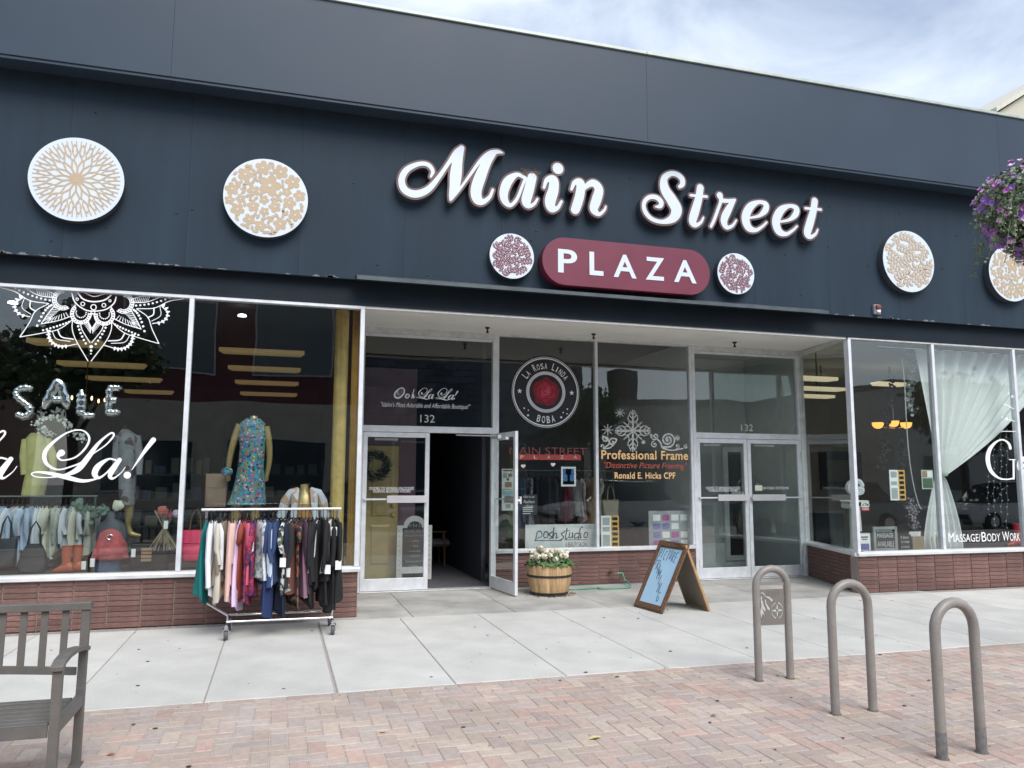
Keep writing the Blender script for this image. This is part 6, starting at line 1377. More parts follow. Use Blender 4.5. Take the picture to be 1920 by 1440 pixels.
for dx, dy in ((.08, 0), (-.5, 0), (.08, .5), (-.5, .5)): ob('leg', MB().tube([(ac.x+dx*.9, yc_+dy, .45), (ac.x+dx, yc_+dy, .004)], [.022, .014], 8), wood, ch_)
ob('arm', MB().box(ac.x-.55, ac.x+.12, yc_-.03, yc_+.03, .60, .625), wood, ch_, bev=.008); ob('arm_post', MB().box(ac.x+.04, ac.x+.075, yc_-.018, yc_+.018, .44, .6), wood, ch_)
m = MB(); m.loft([[(x, yc_+.25+.27*math.cos(t), .40+.075*math.sin(t)) for t in [2*math.pi*j/14 for j in range(14)]] for x in (ac.x-.52, ac.x-.48, ac.x+.12, ac.x+.17)]); ob('cushion', m, M('cushion_linen', (.4,.39,.37), .85), ch_, smooth=60)

# ---- middle shop window
Yk = 2.75; ka, kb2 = at(950, 882, Yk), at(1120, 884, Yk); kz = ka.z
kr = thing('garment_rail', 'dark garment rail behind the boba window', 'clothes rack', ((ka.x+kb2.x)/2, Yk, 0)); ob('rail', MB().tube([(ka.x-.05, Yk, kz), (kb2.x+.3, Yk, kz)], .012, 8), M('dark_steel', 0), kr)
for xx in (ka.x-.03, kb2.x+.28): ob('upright', MB().tube([(xx, Yk, kz), (xx, Yk, .004)], .012, 8), M('dark_steel', 0), kr)
mk = [('green dress','mk_green',(.13,.22,.08),1.0,0),('denim blue dress','mk_blue',(.045,.085,.16),.95,.3),('denim blue shirt','mk_blue2',(.06,.10,.18),.7,.4),('grey patterned blouse','mk_grey',[(.2,.21,.22),(.08,.08,.09),(.3,.3,.31)],.75,.3),('black dress','mk_black',(.012,.012,.015),.8,.3),('dark brown jacket','mk_brown',(.035,.025,.02),.8,.4),('charcoal jacket','mk_char',(.04,.04,.045),.75,.4),('black top','mk_black',0,.7,.3),('deep red dress','mk_red',(.22,.015,.03),.95,.2),('dark red skirt','mk_red2',(.12,.01,.02),.9,0),('white blouse','mk_white',(.5,.5,.5),.68,.3),('dusty pink blouse','mk_pink',(.30,.2,.19),.7,.4),('camel dress','mk_camel',(.28,.18,.09),.85,.2),('cream lace dress','mk_cream',(.45,.42,.33),.95,.2)]
it = []
for i, (ds, nm_, cc, L_, sl) in enumerate(mk):
    mt = cloth(nm_, cc if not isinstance(cc, list) else (1,1,1), cc if isinstance(cc, list) else None) if cc != 0 else MATS[nm_]; it.append((ka.x+(kb2.x-ka.x)*(i+.3)/14, Yk, mt, ds, L_, sl, 0))
hang(it, kz, 'garments behind the boba window', 'the rail behind the boba window', seed=8)
def sheet(name, lab, cat, x0, y0, x1, y1, Y, mt, th=.003, deco=None):
    a, b = at(x0, y0, Y), at(x1, y1, Y); o = thing(name, lab, cat, ((a.x+b.x)/2, Y, b.z)); ob('sheet', MB().box(a.x, b.x, Y, Y+th, b.z, a.z), mt, o)
    if deco:
        for k, (u0, v0, u1, v1, mm) in enumerate(deco):
            ob('printed_block', MB().box(a.x+(b.x-a.x)*u0, a.x+(b.x-a.x)*u1, Y-.0012, Y-.0004, b.z+(a.z-b.z)*(1-v1), b.z+(a.z-b.z)*(1-v0)), mm, o)
    return o, a, b
ink = M('print_ink', (.06,.06,.07), .7); gy = M('print_grey', (.35,.37,.38), .7, var=.3, vs=80); ble = M('print_blue', (.06,.17,.4), .7, var=.5, vs=30); yl = M('print_amber', (.62,.36,.07), .7); grn = M('print_green', (.08,.14,.09), .7); mgt = M('print_magenta', (.4,.10,.3), .7, var=.4, vs=40); prp = M('print_purple', (.22,.2,.42), .7, var=.4, vs=40); tl_ = M('print_teal', (.35,.5,.55), .7); rdp = M('print_red', (.5,.02,.03), .6); flesh = M('print_sepia', (.35,.22,.15), .7, var=.5, vs=40)
yp = YD+YG+.010
sheet('window_flyer', 'white printed flyer behind the open door, upper of two', 'flyer', 941, 879, 963, 917, yp, paper, deco=[(.1,.05,.9,.12,ink),(.1,.2,.45,.45,gy),(.55,.22,.9,.4,flesh),(.4,.45,.6,.58,grn),(.25,.65,.85,.92,flesh)])
sheet('window_flyer', 'pale blue printed flyer behind the open door, lower of two', 'flyer', 941, 918, 963, 957, yp, paper, deco=[(.05,.05,.95,.3,tl_),(.15,.4,.85,.6,gy),(.3,.7,.75,.9,gy)])
o_, a_, b_ = sheet('window_poster', 'small black event poster taped inside the boba window', 'poster', 978, 927, 1007, 966, yp, M('poster_black', (.025,.025,.03), .6), deco=[(.08,.62,.7,.66,paper),(.08,.72,.7,.75,paper),(.08,.8,.75,.83,paper),(.08,.9,.6,.93,paper)])
m = MB(); text(m, 'Oh la la!', (a_.x+.03, yp-.002, a_.z-.05), (.17, 0, 0), (0, 0, .03)); text(m, 'Fashion', (a_.x+.03, yp-.002, a_.z-.13), (.17, 0, 0), (0, 0, .045), shear=.3); text(m, 'Gala', (a_.x+.06, yp-.002, a_.z-.2), (.12, 0, 0), (0, 0, .045), shear=.3); ob('poster_lettering', m, paper, o_)
sheet('window_photo', 'white bordered colour photo poster taped inside the boba window', 'poster', 1052, 875, 1080, 912, yp, paper, deco=[(.12,.1,.88,.9,ble),(.3,.12,.7,.4,M('print_sky', (.6,.62,.5), .7, var=.3, vs=20)),(.12,.74,.88,.9,M('print_coral', (.5,.3,.25), .7, var=.4, vs=20)),(.42,.3,.6,.8,ink)])
# leaning salon board
o_, a_, b_ = sheet('salon_board', 'silver board reading posh studio a beauty salon, leaning in the boba window', 'sign', 985, 984, 1118, 1031, 2.08, M('brushed_silver_board', (.70,.72,.72), .5, var=.12, vs=3), .015)
ps = [[(455,665,5),(470,600,5),(500,598,5),(505,635,4),(470,650,3)],[(520,625,5),(530,600,5),(555,605,5),(550,645,4),(522,640,4),(525,612,3)],[(590,600,5),(565,620,5),(590,645,4),(565,655,3)],[(605,565,5),(595,650,5),(610,612,4),(628,615,4),(622,650,4),(640,640,2)],[(690,600,5),(665,615,5),(685,645,5),(650,670,4)],[(712,570,5),(700,655,5),(725,640,2)],[(690,592,3),(735,588,3)],[(735,605,5),(730,645,5),(752,640,4),(758,605,5),(760,650,4)],[(805,610,5),(780,615,5),(775,650,5),(805,640,4)],[(820,570,5),(805,655,5)],[(825,612,5),(820,650,5),(835,640,2)],[(835,560,7)]*2,[(850,630,5),(860,605,5),(880,610,4),(872,645,4),(850,640,5)],[(445,670,3),(645,670,3)],[(692,664,3),(872,664,3)],[(665,667,7)]*2]
m = draw(MB(), strokes_px(ps, 900, 860, 4.364, 2.078), 2.078, .005); q0, q1, q2 = at(1060, 1026, 2.078), at(1100, 1026, 2.078), at(1060, 1016.5, 2.078); text(m, 'A BEAUTY SALON', (q0.x, 2.078, q0.z), (q1.x-q0.x, 0, 0), (0, 0, q2.z-q0.z)); ob('board_lettering', m, ink, o_)
tote('canvas_bag', 'beige canvas shoulder bag with a tag behind the middle mullion', 'bag', 1129, 1161, 937, 985, 2.5, M('beige_canvas', (.30,.26,.18), .85), .06, .3, True)
sheet('window_flyer', 'tall white and amber photo flyer in the corner of the picture framing pane', 'flyer', 1127, 967, 1161, 1026, yp, paper, deco=[(.55,.0,1,1,yl),(.08,.06,.48,.3,gy),(.08,.36,.48,.5,gy),(.08,.6,.48,.95,gy)]+[(.62,.05+.16*k,.92,.15+.16*k,flesh if k % 2 else ink) for k in range(6)])
dd = []
for r_ in range(4):
    for c__ in range(4): dd.append((.1+c__*.215, .10+r_*.225, .1+c__*.215+.17, .10+r_*.225+.16, [paper, mgt, paper, paper, prp, prp, paper, gy, prp, paper, mgt, paper, mgt, paper, prp, paper][r_*4+c__]))
sheet('card_display_board', 'grey board of small purple and white cards in the picture framing pane', 'display board', 1216, 958, 1297, 1028, 2.06, M('silver_board_grey', (.34,.35,.36), .6), .015, dd)

# ---- right lobby: white framed inner doors
whf = M('white_door_frame', (.74,.76,.75), .6); dkp = M('dark_door_glass', (.015,.022,.024), .25)
def framed(lab, x0, x1, y0, y1, Y, pieces=1):
    a, b = at(x0, y0, Y), at(x1, y1, Y); b.z = max(b.z, .004); o = thing('inner_door', lab, 'door', ((a.x+b.x)/2, Y, b.z)); t = .09
    m = MB(); m.box(a.x, a.x+t, Y, Y+.06, b.z, a.z); m.box(b.x-t, b.x, Y, Y+.06, b.z, a.z); m.box(a.x+t, b.x-t, Y, Y+.06, a.z-t, a.z); m.box(a.x+t, b.x-t, Y, Y+.06, b.z, b.z+t); ob('frame', m, whf, o); ob('dark_panel', MB().box(a.x+t, b.x-t, Y+.02, Y+.03, b.z+t, a.z-t), dkp, o)
framed('white framed dark inner door seen through the left leaf of the right entrance', 1356, 1404, 838, 1050, 3.37)
framed('white framed dark inner window seen through the right leaf of the right entrance', 1424, 1486, 834, 1012, 3.37)
ob('wainscot', MB().box(6.37, 8.32, 3.40, 3.447, .004, .42), whf, label='white wainscot along the back of the right lobby', cat='wainscot')

# ---- right shop window
Yq = .45
cp = thing('plaster_column', 'white plaster pedestal column holding the marquee letter', 'column', (at(1606, 1020, Yq).x, Yq, .53)); X = WL[cp.name].x; zt_ = at(1606, 938, Yq).z
m = MB(); n = 48; m.loft([[(X+r_*(1+(.05*math.cos(12*t) if k in (2, 3) else 0))*math.cos(t), Yq+r_*(1+(.05*math.cos(12*t) if k in (2, 3) else 0))*math.sin(t), z) for t in [2*math.pi*j/n for j in range(n)]] for k, (r_, z) in enumerate(((.12,.532),(.12,.565),(.085,.60),(.072,zt_-.10),(.08,zt_-.08)))]); pls = M('white_plaster', (.58,.58,.54), .75, var=.08); ob('shaft', m, pls, cp, smooth=50)
ob('capital_slab', MB().box(X-.17, X+.17, Yq-.11, Yq+.11, zt_-.03, zt_), pls, cp, bev=.01)
for s in (-1, 1):
    P = [(X+s*(.115)+.052*(1-k/26)*math.cos(k*.6), zt_-.075+.052*(1-k/26)*math.sin(k*.6)) for k in range(24)]; ob('volute', MB().tube([(x, Yq-.10, z) for x, z in P], .014, 6), pls, cp); m = MB(); m.tube([(X+s*.115, Yq-.1, zt_-.075), (X+s*.115, Yq+.1, zt_-.075)], .045, 14); ob('scroll', m, pls, cp, smooth=40)
gq = [[(1560+262/4.8, 820+430/4.8), (1560+240/4.8, 820+398/4.8), (1560+200/4.8, 820+392/4.8), (1560+160/4.8, 820+420/4.8), (1560+148/4.8, 820+455/4.8), (1560+165/4.8, 820+488/4.8), (1560+205/4.8, 820+500/4.8), (1560+255/4.8, 820+495/4.8), (1560+262/4.8, 820+465/4.8), (1560+222/4.8, 820+462/4.8)]]
S = [cr([(*at(x, y, Yq).xz, .033) for x, y in gq[0]])]; ml = thing('marquee_letter', 'white marquee letter G with small bulbs on the plaster column', 'letter', (X, Yq, zt_)); ob('channel', draw(MB(), S, Yq-.03, .008, 0, .06), M('marquee_white', (.55,.56,.58), .5), ml); m = MB()
for k in range(0, len(S[0]), 4): m.ball((S[0][k][0], Yq-.035, S[0][k][1]), .013, 8, 5)
ob('bulb', m, white_v, ml, kind='stuff')
o_, a_, b_ = sheet('atm_sign', 'small red and white ATM inside sign on the right window', 'sign', 1615, 942, 1630, 958, YG+.012, paper, deco=[(0,.55,1,1,rdp)]); m = MB(); h_ = a_.z-b_.z; text(m, 'ATM', (a_.x+.01, YG+.010, a_.z-h_*.45), (b_.x-a_.x-.02, 0, 0), (0, 0, h_*.36), off=.02); ob('sign_lettering', m, ink, o_); m = MB(); text(m, 'INSIDE', (a_.x+.01, YG+.0095, a_.z-h_*.88), (b_.x-a_.x-.02, 0, 0), (0, 0, h_*.24), off=.02); ob('sign_lettering', m, paper, o_)
sheet('window_flyer', 'tall white and amber photo flyer taped to the right window', 'flyer', 1667, 881, 1699, 938, YG+.012, paper, deco=[(.55,.0,1,1,yl),(.08,.06,.48,.25,gy),(.08,.38,.48,.5,gy),(.08,.6,.48,.95,gy)]+[(.62,.05+.16*k,.92,.15+.16*k,flesh if k % 2 else ink) for k in range(6)])
sheet('window_card', 'green and white portrait card taped beside the curtain', 'card', 1727, 881, 1751, 917, YG+.012, M('card_pale_green', (.42,.5,.42), .7), deco=[(.08,.06,.5,.38,flesh),(.5,.06,.92,.38,paper),(.08,.44,.92,.94,grn)])
def easel(lab, cat, x0, y0, x1, y1, Y, fm, im, t=.03, deco=None, writing=None):
    a, b = at(x0, y0, Y), at(x1, y1, Y); z0 = .533; H_ = a.z-b.z; o = thing('framed_sign', lab, cat, ((a.x+b.x)/2, Y, z0)); 
    m = MB(); m.box(a.x, a.x+t, Y, Y+.03, z0, z0+H_); m.box(b.x-t, b.x, Y, Y+.03, z0, z0+H_); m.box(a.x+t, b.x-t, Y, Y+.03, z0+H_-t, z0+H_); m.box(a.x+t, b.x-t, Y, Y+.03, z0, z0+t); ob('frame', m, fm, o, bev=.003); ob('picture', MB().box(a.x+t, b.x-t, Y+.012, Y+.02, z0+t, z0+H_-t), im, o)
    for u0, v0, u1, v1, mm in (deco or []): ob('printed_block', MB().box(a.x+(b.x-a.x)*u0, a.x+(b.x-a.x)*u1, Y+.0095, Y+.0115, z0+H_*(1-v1), z0+H_*(1-v0)), mm, o)
    if writing:
        m = MB()
        for s, u0, v0, u1, v1 in writing: text(m, s, (a.x+(b.x-a.x)*u0, Y+.008, z0+H_*(1-v1)), ((b.x-a.x)*(u1-u0), 0, 0), (0, 0, H_*(v1-v0)))
        ob('sign_writing', m, M('chalk_pale', (.6,.61,.6), .8), o)
chk = M('chalk_black', 0)
easel('black framed card with purple footer in the right window', 'framed card', 1608, 988, 1636, 1026, .30, black_m, paper, .02, [(.25,.25,.75,.32,ink),(.3,.37,.7,.42,ink),(.2,.6,.8,.9,M('print_indigo', (.12,.12,.35), .7))])
easel('grey framed chalkboard reading massage available in the right window', 'chalkboard', 1637, 981, 1684, 1026, .32, M('frame_grey', (.28,.29,.29), .6), chk, .045, None, [('PROFESSIONAL', .16, .14, .8, .22), ('MASSAGE', .16, .27, .84, .45), ('AVAILABLE', .16, .60, .86, .82)])
easel('small black lettered sign block beside the chalkboard', 'sign', 1687, 991, 1709, 1020, .36, black_m, chk, .01, None, [('If there', .1, .1, .8, .25), ('is magic', .1, .4, .9, .55), ('it is here', .1, .7, .85, .85)])
def pot(name, lab, cat, x0, x1, y0, Y, mt, kraft=True):
    a, b = at(x0, y0, Y), at(x1, 1024, Y); o = thing(name, lab, cat, ((a.x+b.x)/2, Y, .532)); ob('box', MB().box(a.x, b.x, Y, Y+.14, .533, a.z), mt, o, bev=.006); return o, a, b
o_, a_, b_ = pot('kraft_box', 'kraft paper box holding small white cards in the right window', 'box', 1711, 1734, 1006, .35, M('kraft_box', (.34,.25,.16), .8))
for k in range(6): m = MB(); x = a_.x+.02+k*.03; m.obox((x, .40, a_.z+.03), (.04, .01, 0), (0, .001, .002), (.005, 0, .035)); ob('card', m, paper, o_)
o_, a_, b_ = pot('flower_box', 'glass jar of white flowers in the right window', 'vase', 1746, 1762, 1006, .35, M('jar_grey', (.24,.22,.18), .4))
fw = MB(); rr = random.Random(3)
for px_, py_ in ((1747, 997), (1755, 993), (1760, 998), (1752, 1000)):
    for k in range(14): leafquad(fw, at(px_+rr.gauss(0, 1.5), py_+rr.gauss(0, 1.2), .38), (rr.uniform(-1, 1), -1, rr.uniform(-.3, 1)), .02, rr)
ob('blossom', fw, blo, o_)
# dark cabinet, framed mirror on the back wall
a, b = at(1528, 962, 3.4), at(1586, 1045, 3.4); cbn = thing('dark_cabinet', 'dark navy cabinet inside the right shop', 'cabinet', ((a.x+b.x)/2, 3.6, .003)); ob('carcass', MB().box(a.x, b.x, 3.4, 3.9, .003, a.z), M('navy_cabinet', (.01,.012,.022), .5), cbn, bev=.01); ob('top', MB().box(a.x-.03, b.x+.03, 3.37, 3.92, a.z+.001, a.z+.03), M('pale_top', (.2,.2,.19), .5), cbn)
a, b = at(1536, 846, 6.36), at(1618, 918, 6.36); mf = thing('framed_mirror', 'large dark framed mirror on the back wall of the right shop', 'mirror', ((a.x+b.x)/2, 6.36, b.z)); t = .2; m = MB(); m.box(a.x, a.x+t, 6.34, 6.398, b.z, a.z); m.box(b.x-t, b.x, 6.34, 6.398, b.z, a.z); m.box(a.x+t, b.x-t, 6.34, 6.398, a.z-t, a.z); m.box(a.x+t, b.x-t, 6.34, 6.398, b.z, b.z+t); ob('frame', m, M('frame_navy', (.02,.02,.035), .5), mf, bev=.02); ob('mirror_glass', MB().box(a.x+t, b.x-t, 6.38, 6.397, b.z+t, a.z-t), M('dull_mirror', (.14,.12,.10), .3, metal=.2), mf)
# sheer curtain gathered at the mullion
sheer = sheer_mat('sheer_white', (.90,.91,.90), .97)
Yt = .30; tie = at(1769, 889, Yt); xa_, xb_ = at(1718, 650, Yt).x, at(1990, 650, Yt).x; ztop = 3.57
m = MB(); nu, nv = 120, 30; rings = []
for j in range(nv+1):
    t = j/nv; row = []
    for i in range(nu+1):
        u_ = i/nu; X0 = xa_+(xb_-xa_)*u_; X1 = tie.x+(u_-.28)*.14; e = t**1.0; z = ztop+(tie.z-ztop)*t-.32*u_*u_*math.sin(math.pi*t)*.55; x = X0+(X1-X0)*e
        sw = .045*math.sin(u_*62+.6*math.sin(u_*9))*(.45+.55*(1-t)); row.append((x, Yt+.03+sw, z))
    rings.append(row)
m.loft(rings, False, False); rings = []
for j in range(16):
    t = j/15; row = []
    for i in range(81):
        u_ = i/80; wd = .07+.36*min(1, t*1.15)**.7*(1-.25*max(0, t-.6)); row.append((tie.x-.03+(u_-.5)*2*wd*.85, Yt+.03+.04*math.sin(u_*44+t)*(.4+t)+.05*math.sin(math.pi*u_), tie.z-.02+(.54-tie.z)*t))
    rings.append(row)
m.loft(rings, False, False)
cu = thing('sheer_curtain', 'white sheer curtain gathered at the mullion of the right window', 'curtain', (tie.x, Yt, .54)); ob('fabric', m, sheer, cu, smooth=80); m = MB(); m.lathe([(.075, -.03), (.085, 0), (.075, .03)], tie+Vector((0, .03, 0)), 16, False); ob('tie_band', m, M('tie_sage', (.35,.48,.36), .7), cu)
ob('curtain_rod', MB().tube([(8.6, Yt+.03, ztop+.01), (12.3, Yt+.03, ztop+.01)], .012, 8), chrome, cu)
# garlands, cable, string lights, red boot
def gar(lab, pts, Y, n, mt, s, sd):
    rr = random.Random(sd); m = MB(); P = [at(x, y, Y) for x, y in pts]; m.tube(P, .004, 4)
    for k in range(n):
        i = rr.randrange(len(P)-1); p = P[i].lerp(P[i+1], rr.random())+Vector((rr.gauss(0, .035), rr.gauss(0, .03), rr.gauss(0, .03))); leafquad(m, p, (rr.uniform(-1, 1), -1, rr.uniform(-.6, 1)), s*rr.uniform(.6, 1.3), rr)
    ob('hanging_garland', m, mt, label=lab, cat='garland', group='hanging garlands in the right window')
gar('white blossom garland hanging left of the curtain', [(1705, 655), (1712, 690), (1706, 730), (1705, 770)], .6, 160, blo, .022, 4); gar('dusty pink blossom garland hanging lower behind the flyers', [(1672, 700), (1668, 760), (1660, 830), (1650, 880)], 1.6, 140, M('dusty_pink_blossom', (.14,.10,.105), .8), .03, 5); gar('pale lilac garland trailing beside the curtain foot', [(1706, 935), (1712, 965), (1716, 990)], .5, 140, M('lilac_blossom', (.38,.32,.36), .8), .014, 6); gar('mauve flower garland hanging behind the amber chandelier', [(1694, 830), (1690, 870), (1688, 900)], 1.7, 120, M('dusty_pink_blossom', 0), .03, 7)
ob('cable', MB().tube([Vector((a_, .4, b_)) for a_, b_, c_ in cr([(*at(x, y, .4).xz, 0) for x, y in ((1691, 672), (1696, 720), (1700, 800), (1705, 860), (1713, 910), (1722, 945), (1728, 955))])], .008, 6), M('cable_white', (.6,.6,.55), .5), label='white cable hanging down inside the right window', cat='cable')
for k, (px_, y0_, y1_) in enumerate(((1853, 800, 965), (1864, 795, 985), (1877, 790, 960), (1888, 780, 990))):
    m = MB(); P = [at(px_+1.2*math.sin(i*.9+k), y0_+(y1_-y0_)*i/16, .5) for i in range(17)]; m.tube(P, .002, 4); o = thing('light_string', 'thin string of tiny white lights, %s from the left beside the serif G' % ORD[k], 'string lights', P[-1], 'strings of tiny lights'); ob('wire', m, M('wire_grey', (.3,.3,.28), .6), o); m = MB()
    for p in P[1:]: m.ball(p+Vector((.015*(-1)**P.index(p), 0, 0)), .008, 6, 4)
    ob('bulb', m, white_v, o, kind='stuff')
p = at(1895, 1020, .4); z0 = .533; rb2 = thing('red_boot', 'red boot standing at the right edge of the window', 'boot', (p.x, .4, z0)); redl = M('red_leather', (.34,.012,.018), .45)
m = MB(); m.loft([ell(Vector((p.x+.14, .4, z0+h)), w_, .05, 14) for h, w_ in ((.04,.06),(.12,.055),(.24,.06),(.36,.068))]); ob('shaft', m, redl, rb2, smooth=60); m = MB(); m.loft([[(p.x+x, .4+w_*math.cos(t), z0+.004+h*(.5+.5*math.sin(t))) for t in [2*math.pi*j/12 for j in range(12)]] for x, w_, h in ((.19,.05,.1),(.1,.055,.15),(0,.05,.08),(-.09,.03,.05))]); ob('vamp', m, redl, rb2, smooth=60)

# ================================================================== the other side of the street (it shows in the glass)
Yo = -31.0
def block(name, lab, x0, x1, h, wm, wins, gh=0, gm=None, dep=12):
    o = thing(name, lab, 'building', ((x0+x1)/2, Yo-dep/2, 0)); ob('wall', MB().box(x0, x1, Yo-dep, Yo, -.1, h), wm, o)
    ob('parapet', MB().box(x0-.1, x1+.1, Yo-dep, Yo+.15, h+.003, h+.35), M('parapet_stone', (.2,.19,.18), .8), o)
    if gh: ob('ground_floor_face', MB().box(x0+.05, x1-.05, Yo+.003, Yo+.15, .0, gh), gm, o)
    for (a, b, c_, d) in wins:
        f = MB(); t = .09; y = Yo+(.155 if gh and c_ < gh else .004)
        f.box(a, a+t, y, y+.08, c_, d); f.box(b-t, b, y, y+.08, c_, d); f.box(a+t, b-t, y, y+.08, d-t, d); f.box(a+t, b-t, y, y+.08, c_, c_+t); fo = ob('window_frame', f, M('white_window_frame', (.45,.47,.47), .5), o)
        ob('pane', MB().box(a+t, b-t, y+.01, y+.03, c_+t, d-t), M('opposite_glass', (.05,.07,.08), .08, spec=.8), fo)
    return o
beige = M('beige_stucco', (.52,.45,.37), .85, var=.1, vs=2)
block('red_stucco_building', 'dark red stucco building with large windows across the street', -9.5, 4.0, 12.5, M('dark_red_stucco', (.14,.045,.05), .8, var=.12), [(-7.5, -3.2, 6.6, 10.2), (-1.5, 2.4, 6.6, 10.2), (-8, -4, .8, 3.4), (-2.5, 2.2, .8, 3.4)], 5.2, beige)
bs = M('dark_blockwork', (.07,.08,.095), .8, var=.25, vs=2)
db = block('dark_block_building', 'dark stone block building with deep courses across the street', 4.1, 17.5, 11.0, bs, [(6, 8.2, .9, 3.6), (11.5, 14, .9, 3.6)])
me_b = chamfer(.94, .36, .1, .02).mesh('stone_block'); me_b.materials.append(M('dark_block_face', (.10,.115,.14), .8, var=.2, vs=3, rnd=.35))
w_ = [c for c in db.children if c.name.startswith('wall')][0]
for r_ in range(18):
    for c_ in range(14):
        x = 4.6+c_*.955+(.478 if r_ % 2 else 0)
        if x < 17.1: inst('stone_block', me_b, w_, (x, Yo+.09, 4.2+r_*.375), (R(-90), 0, R(180)) if False else (R(90), 0, R(180)))
block('low_shop_building', 'low beige shop row with stepped parapet across the street', 17.6, 33, 6.2, beige, [(19, 23, .7, 3.2), (25, 29, .7, 3.2)])
ob('chimney_block', MB().box(21, 22.4, Yo-4, Yo-2.5, 6.56, 8.6), M('chimney_brick', (.12,.09,.08), .9), [o for o in bpy.data.objects if o.name.startswith('low_shop_building')][0])
block('grey_corner_building', 'pale grey corner building across the street to the east', 37, 60, 7.5, M('grey_stucco', (.5,.5,.48), .85), [(39, 43, .8, 3.2), (45, 49, .8, 3.2), (39, 42, 4.4, 6.6), (45, 48, 4.4, 6.6)])
block('brick_corner_building', 'brown brick building across the street to the west', -34, -14, 8.5, M('brown_brick_far', (.24,.16,.13), .85, var=.2), [(-31, -27, .8, 3.2), (-24, -18, .8, 3.2), (-31, -28, 4.6, 7), (-24, -21, 4.6, 7)])
leaf_m = M('street_tree_leaf', (.07,.12,.04), .6, var=.4, vs=1.5)
def tree(x, y, h, r, lab, sd):
    rr = random.Random(sd); o = thing('street_tree', lab, 'tree', (x, y, 0), 'street trees'); m = MB(); m.tube([(x, y, -.1), (x+.05, y, h*.35), (x-.05, y+.1, h*.6)], [.16, .12, .08], 8)
    for k in range(7): a = k*.9; m.tube([(x, y, h*(.35+.04*k)), (x+r*.4*math.cos(a), y+r*.4*math.sin(a), h*.62+.2*k), (x+r*.75*math.cos(a), y+r*.75*math.sin(a), h*.75+.15*k)], [.07, .045, .015], 6)
    ob('trunk', m, M('bark', (.09,.07,.055), .9, bump=.5, bs=20), o); m = MB(); cl_ = []
    for k in range(46): 
        d = Vector((rr.gauss(0, 1), rr.gauss(0, 1), rr.gauss(0, .8))).normalized()*rr.uniform(.35, 1); cl_.append((Vector((x+d.x*r, y+d.y*r, h*.72+d.z*h*.3)), rr.uniform(.35, .75)))
    for c_, s in cl_:
        for k in range(75): leafquad(m, c_+Vector((rr.gauss(0, s*.5), rr.gauss(0, s*.5), rr.gauss(0, s*.4))), (rr.uniform(-1, 1), rr.uniform(-1, 1), rr.uniform(-.2, 1)), rr.uniform(.06, .12), rr)
    ob('crown', m, leaf_m, o)
tree(-5.6, -14.8, 6.8, 2.3, 'leafy street tree at the kerb behind the viewer, mirrored in the left window', 3); tree(15.5, -26.5, 7.0, 2.2, 'leafy street tree across the road', 5); tree(24.0, -13.5, 5.5, 1.7, 'thin street tree mirrored in the right window', 7); tree(-14, -26.5, 8.0, 3.0, 'broad street tree across the road to the west', 9)
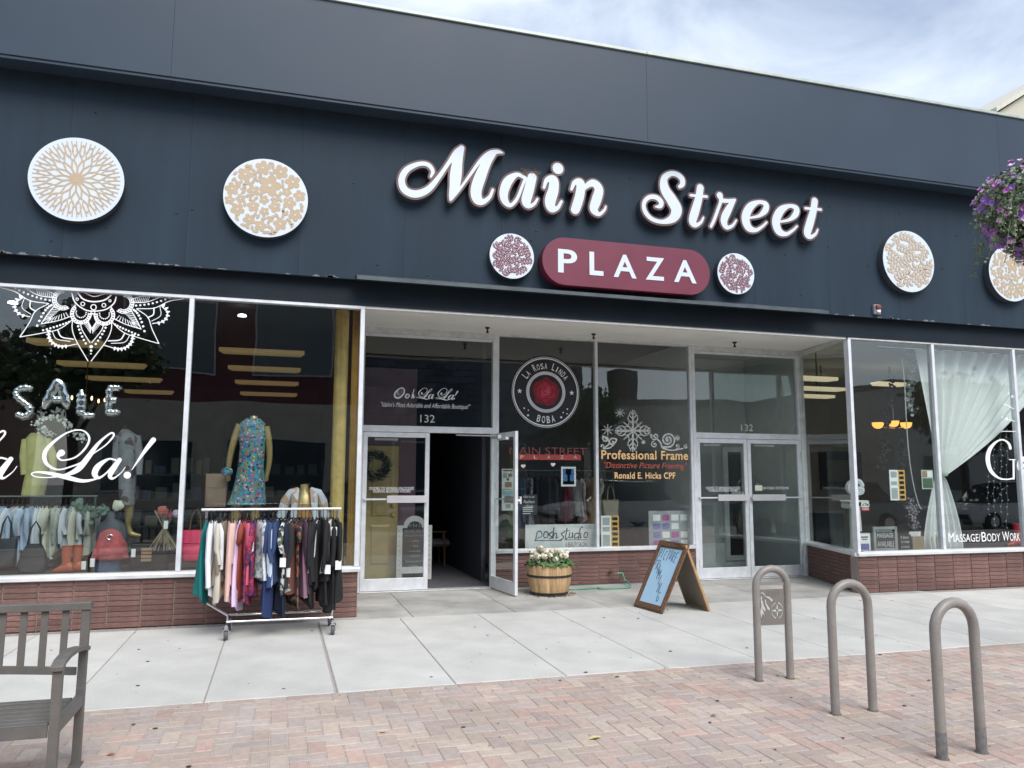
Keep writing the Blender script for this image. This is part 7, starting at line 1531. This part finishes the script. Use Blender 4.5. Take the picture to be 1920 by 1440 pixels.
def car(x, y, lab, body_m, rz=0):
    o = thing('parked_car', lab, 'car', (x, y, -.13), 'cars parked along the road'); G = Vector((x, y, -.13)); 
    sec = [(-2.2,.45,.62,.80,.85),(-2.1,.32,.80,.86,.9),(-1.3,.28,.92,.9,.9),(-.2,.27,.95,.9,.9),(.9,.28,.95,.9,.9),(1.9,.3,.98,.88,.9),(2.2,.42,.85,.8,.85)]
    m = MB(); m.loft([[G+Vector((sx, w_*yy, z)) for yy, z in ((-1, zl), (-1.0, (zl+zh)/2), (-.93, zh), (.93, zh), (1.0, (zl+zh)/2), (1, zl))] for sx, zl, zh, w_, w2 in sec]); ob('body', m, body_m, o, smooth=35, fix=True)
    m = MB(); m.loft([[G+Vector((sx, w_*yy, zz)) for yy, zz in ((-1, .93), (1, .93), (.82, zt_), (-.82, zt_))] for sx, w_, zt_ in ((-1.15,.82,.97),(-.35,.8,1.52),(.2,.8,1.6),(1.3,.8,1.58),(1.95,.78,1.02))]); ob('cabin_glass', m, M('car_glass', (.02,.025,.03), .06), o, fix=True)
    ob('roof', MB().box(x-.3, x+1.35, y-.66, y+.66, -.13+1.585, -.13+1.64), body_m, o, bev=.03)
    for sx in (-1.35, 1.4):
        for sy in (-.86, .86):
            m = MB(); m.loft([[G+Vector((sx+.33*q*math.cos(t), sy+dy, .33+.33*q*math.sin(t))) for t in [2*math.pi*j/20 for j in range(20)]] for dy, q in ((-.11,.9),(-.09,1),(.09,1),(.11,.9))]); wh_ = ob('wheel', m, M('tyre', (.015,.015,.016), .8), o, smooth=40); m = MB(); m.loft([[G+Vector((sx+.2*q*math.cos(t), sy+dy, .33+.2*q*math.sin(t))) for t in [2*math.pi*j/14 for j in range(14)]] for dy, q in ((-.118,1),(.118,1))]); ob('rim', m, chrome, wh_)
    for sy in (-.62, .62): m = MB(); m.ball(G+Vector((-2.14, sy, .68)), (.06, .16, .07), 10, 6); ob('headlight', m, M('headlight', (.7,.72,.75), .1), o)
    for s, zz in ((-1, .5), (1, .55)): ob('bumper', MB().box(x+s*2.2-.04, x+s*2.2+.04, y-.78, y+.78, -.13+zz-.1, -.13+zz+.06), M('bumper_dark', (.03,.03,.032), .6), o, bev=.02)
cw = M('car_white', (.6,.61,.62), .25, coat=.6); cg = M('car_grey', (.16,.17,.18), .25, metal=.4, coat=.6)
car(10.8, -11.6, 'white hatchback parked at the kerb, mirrored in the picture framing pane', cw); car(16.6, -11.6, 'grey car parked at the kerb, mirrored in the right entrance', cg); car(23.5, -11.6, 'white car parked farthest along the kerb, mirrored in the right window', cw); car(3.0, -23.6, 'grey car parked across the road', cg)
lp2 = thing('globe_lamp', 'street lamp with pale cap across the road, mirrored in the transom', 'lamp post', (4.4, -17.2, 0)); m = MB(); m.lathe([(.14, -.1), (.14, .25), (.07, .4), (.055, 4.0)], (4.4, -10.9, 0), 14); m.v = [(a, b-6.3+0, c_) for a, b, c_ in m.v]; ob('pole', m, black_m, lp2)
m = MB(); m.lathe([(.06, 4.0), (.2, 4.1), (.22, 4.5), (.2, 4.6)], (4.4, -17.2, 0), 16); ob('lantern', m, M('lantern_smoke', (.2,.22,.22), .3), lp2); m = MB(); m.lathe([(.3, 4.6), (.27, 4.72), (.12, 4.85), (.06, 4.95), (.03, 5.05)], (4.4, -17.2, 0), 16); ob('cap', m, M('cap_grey', 0), lp2, smooth=40)
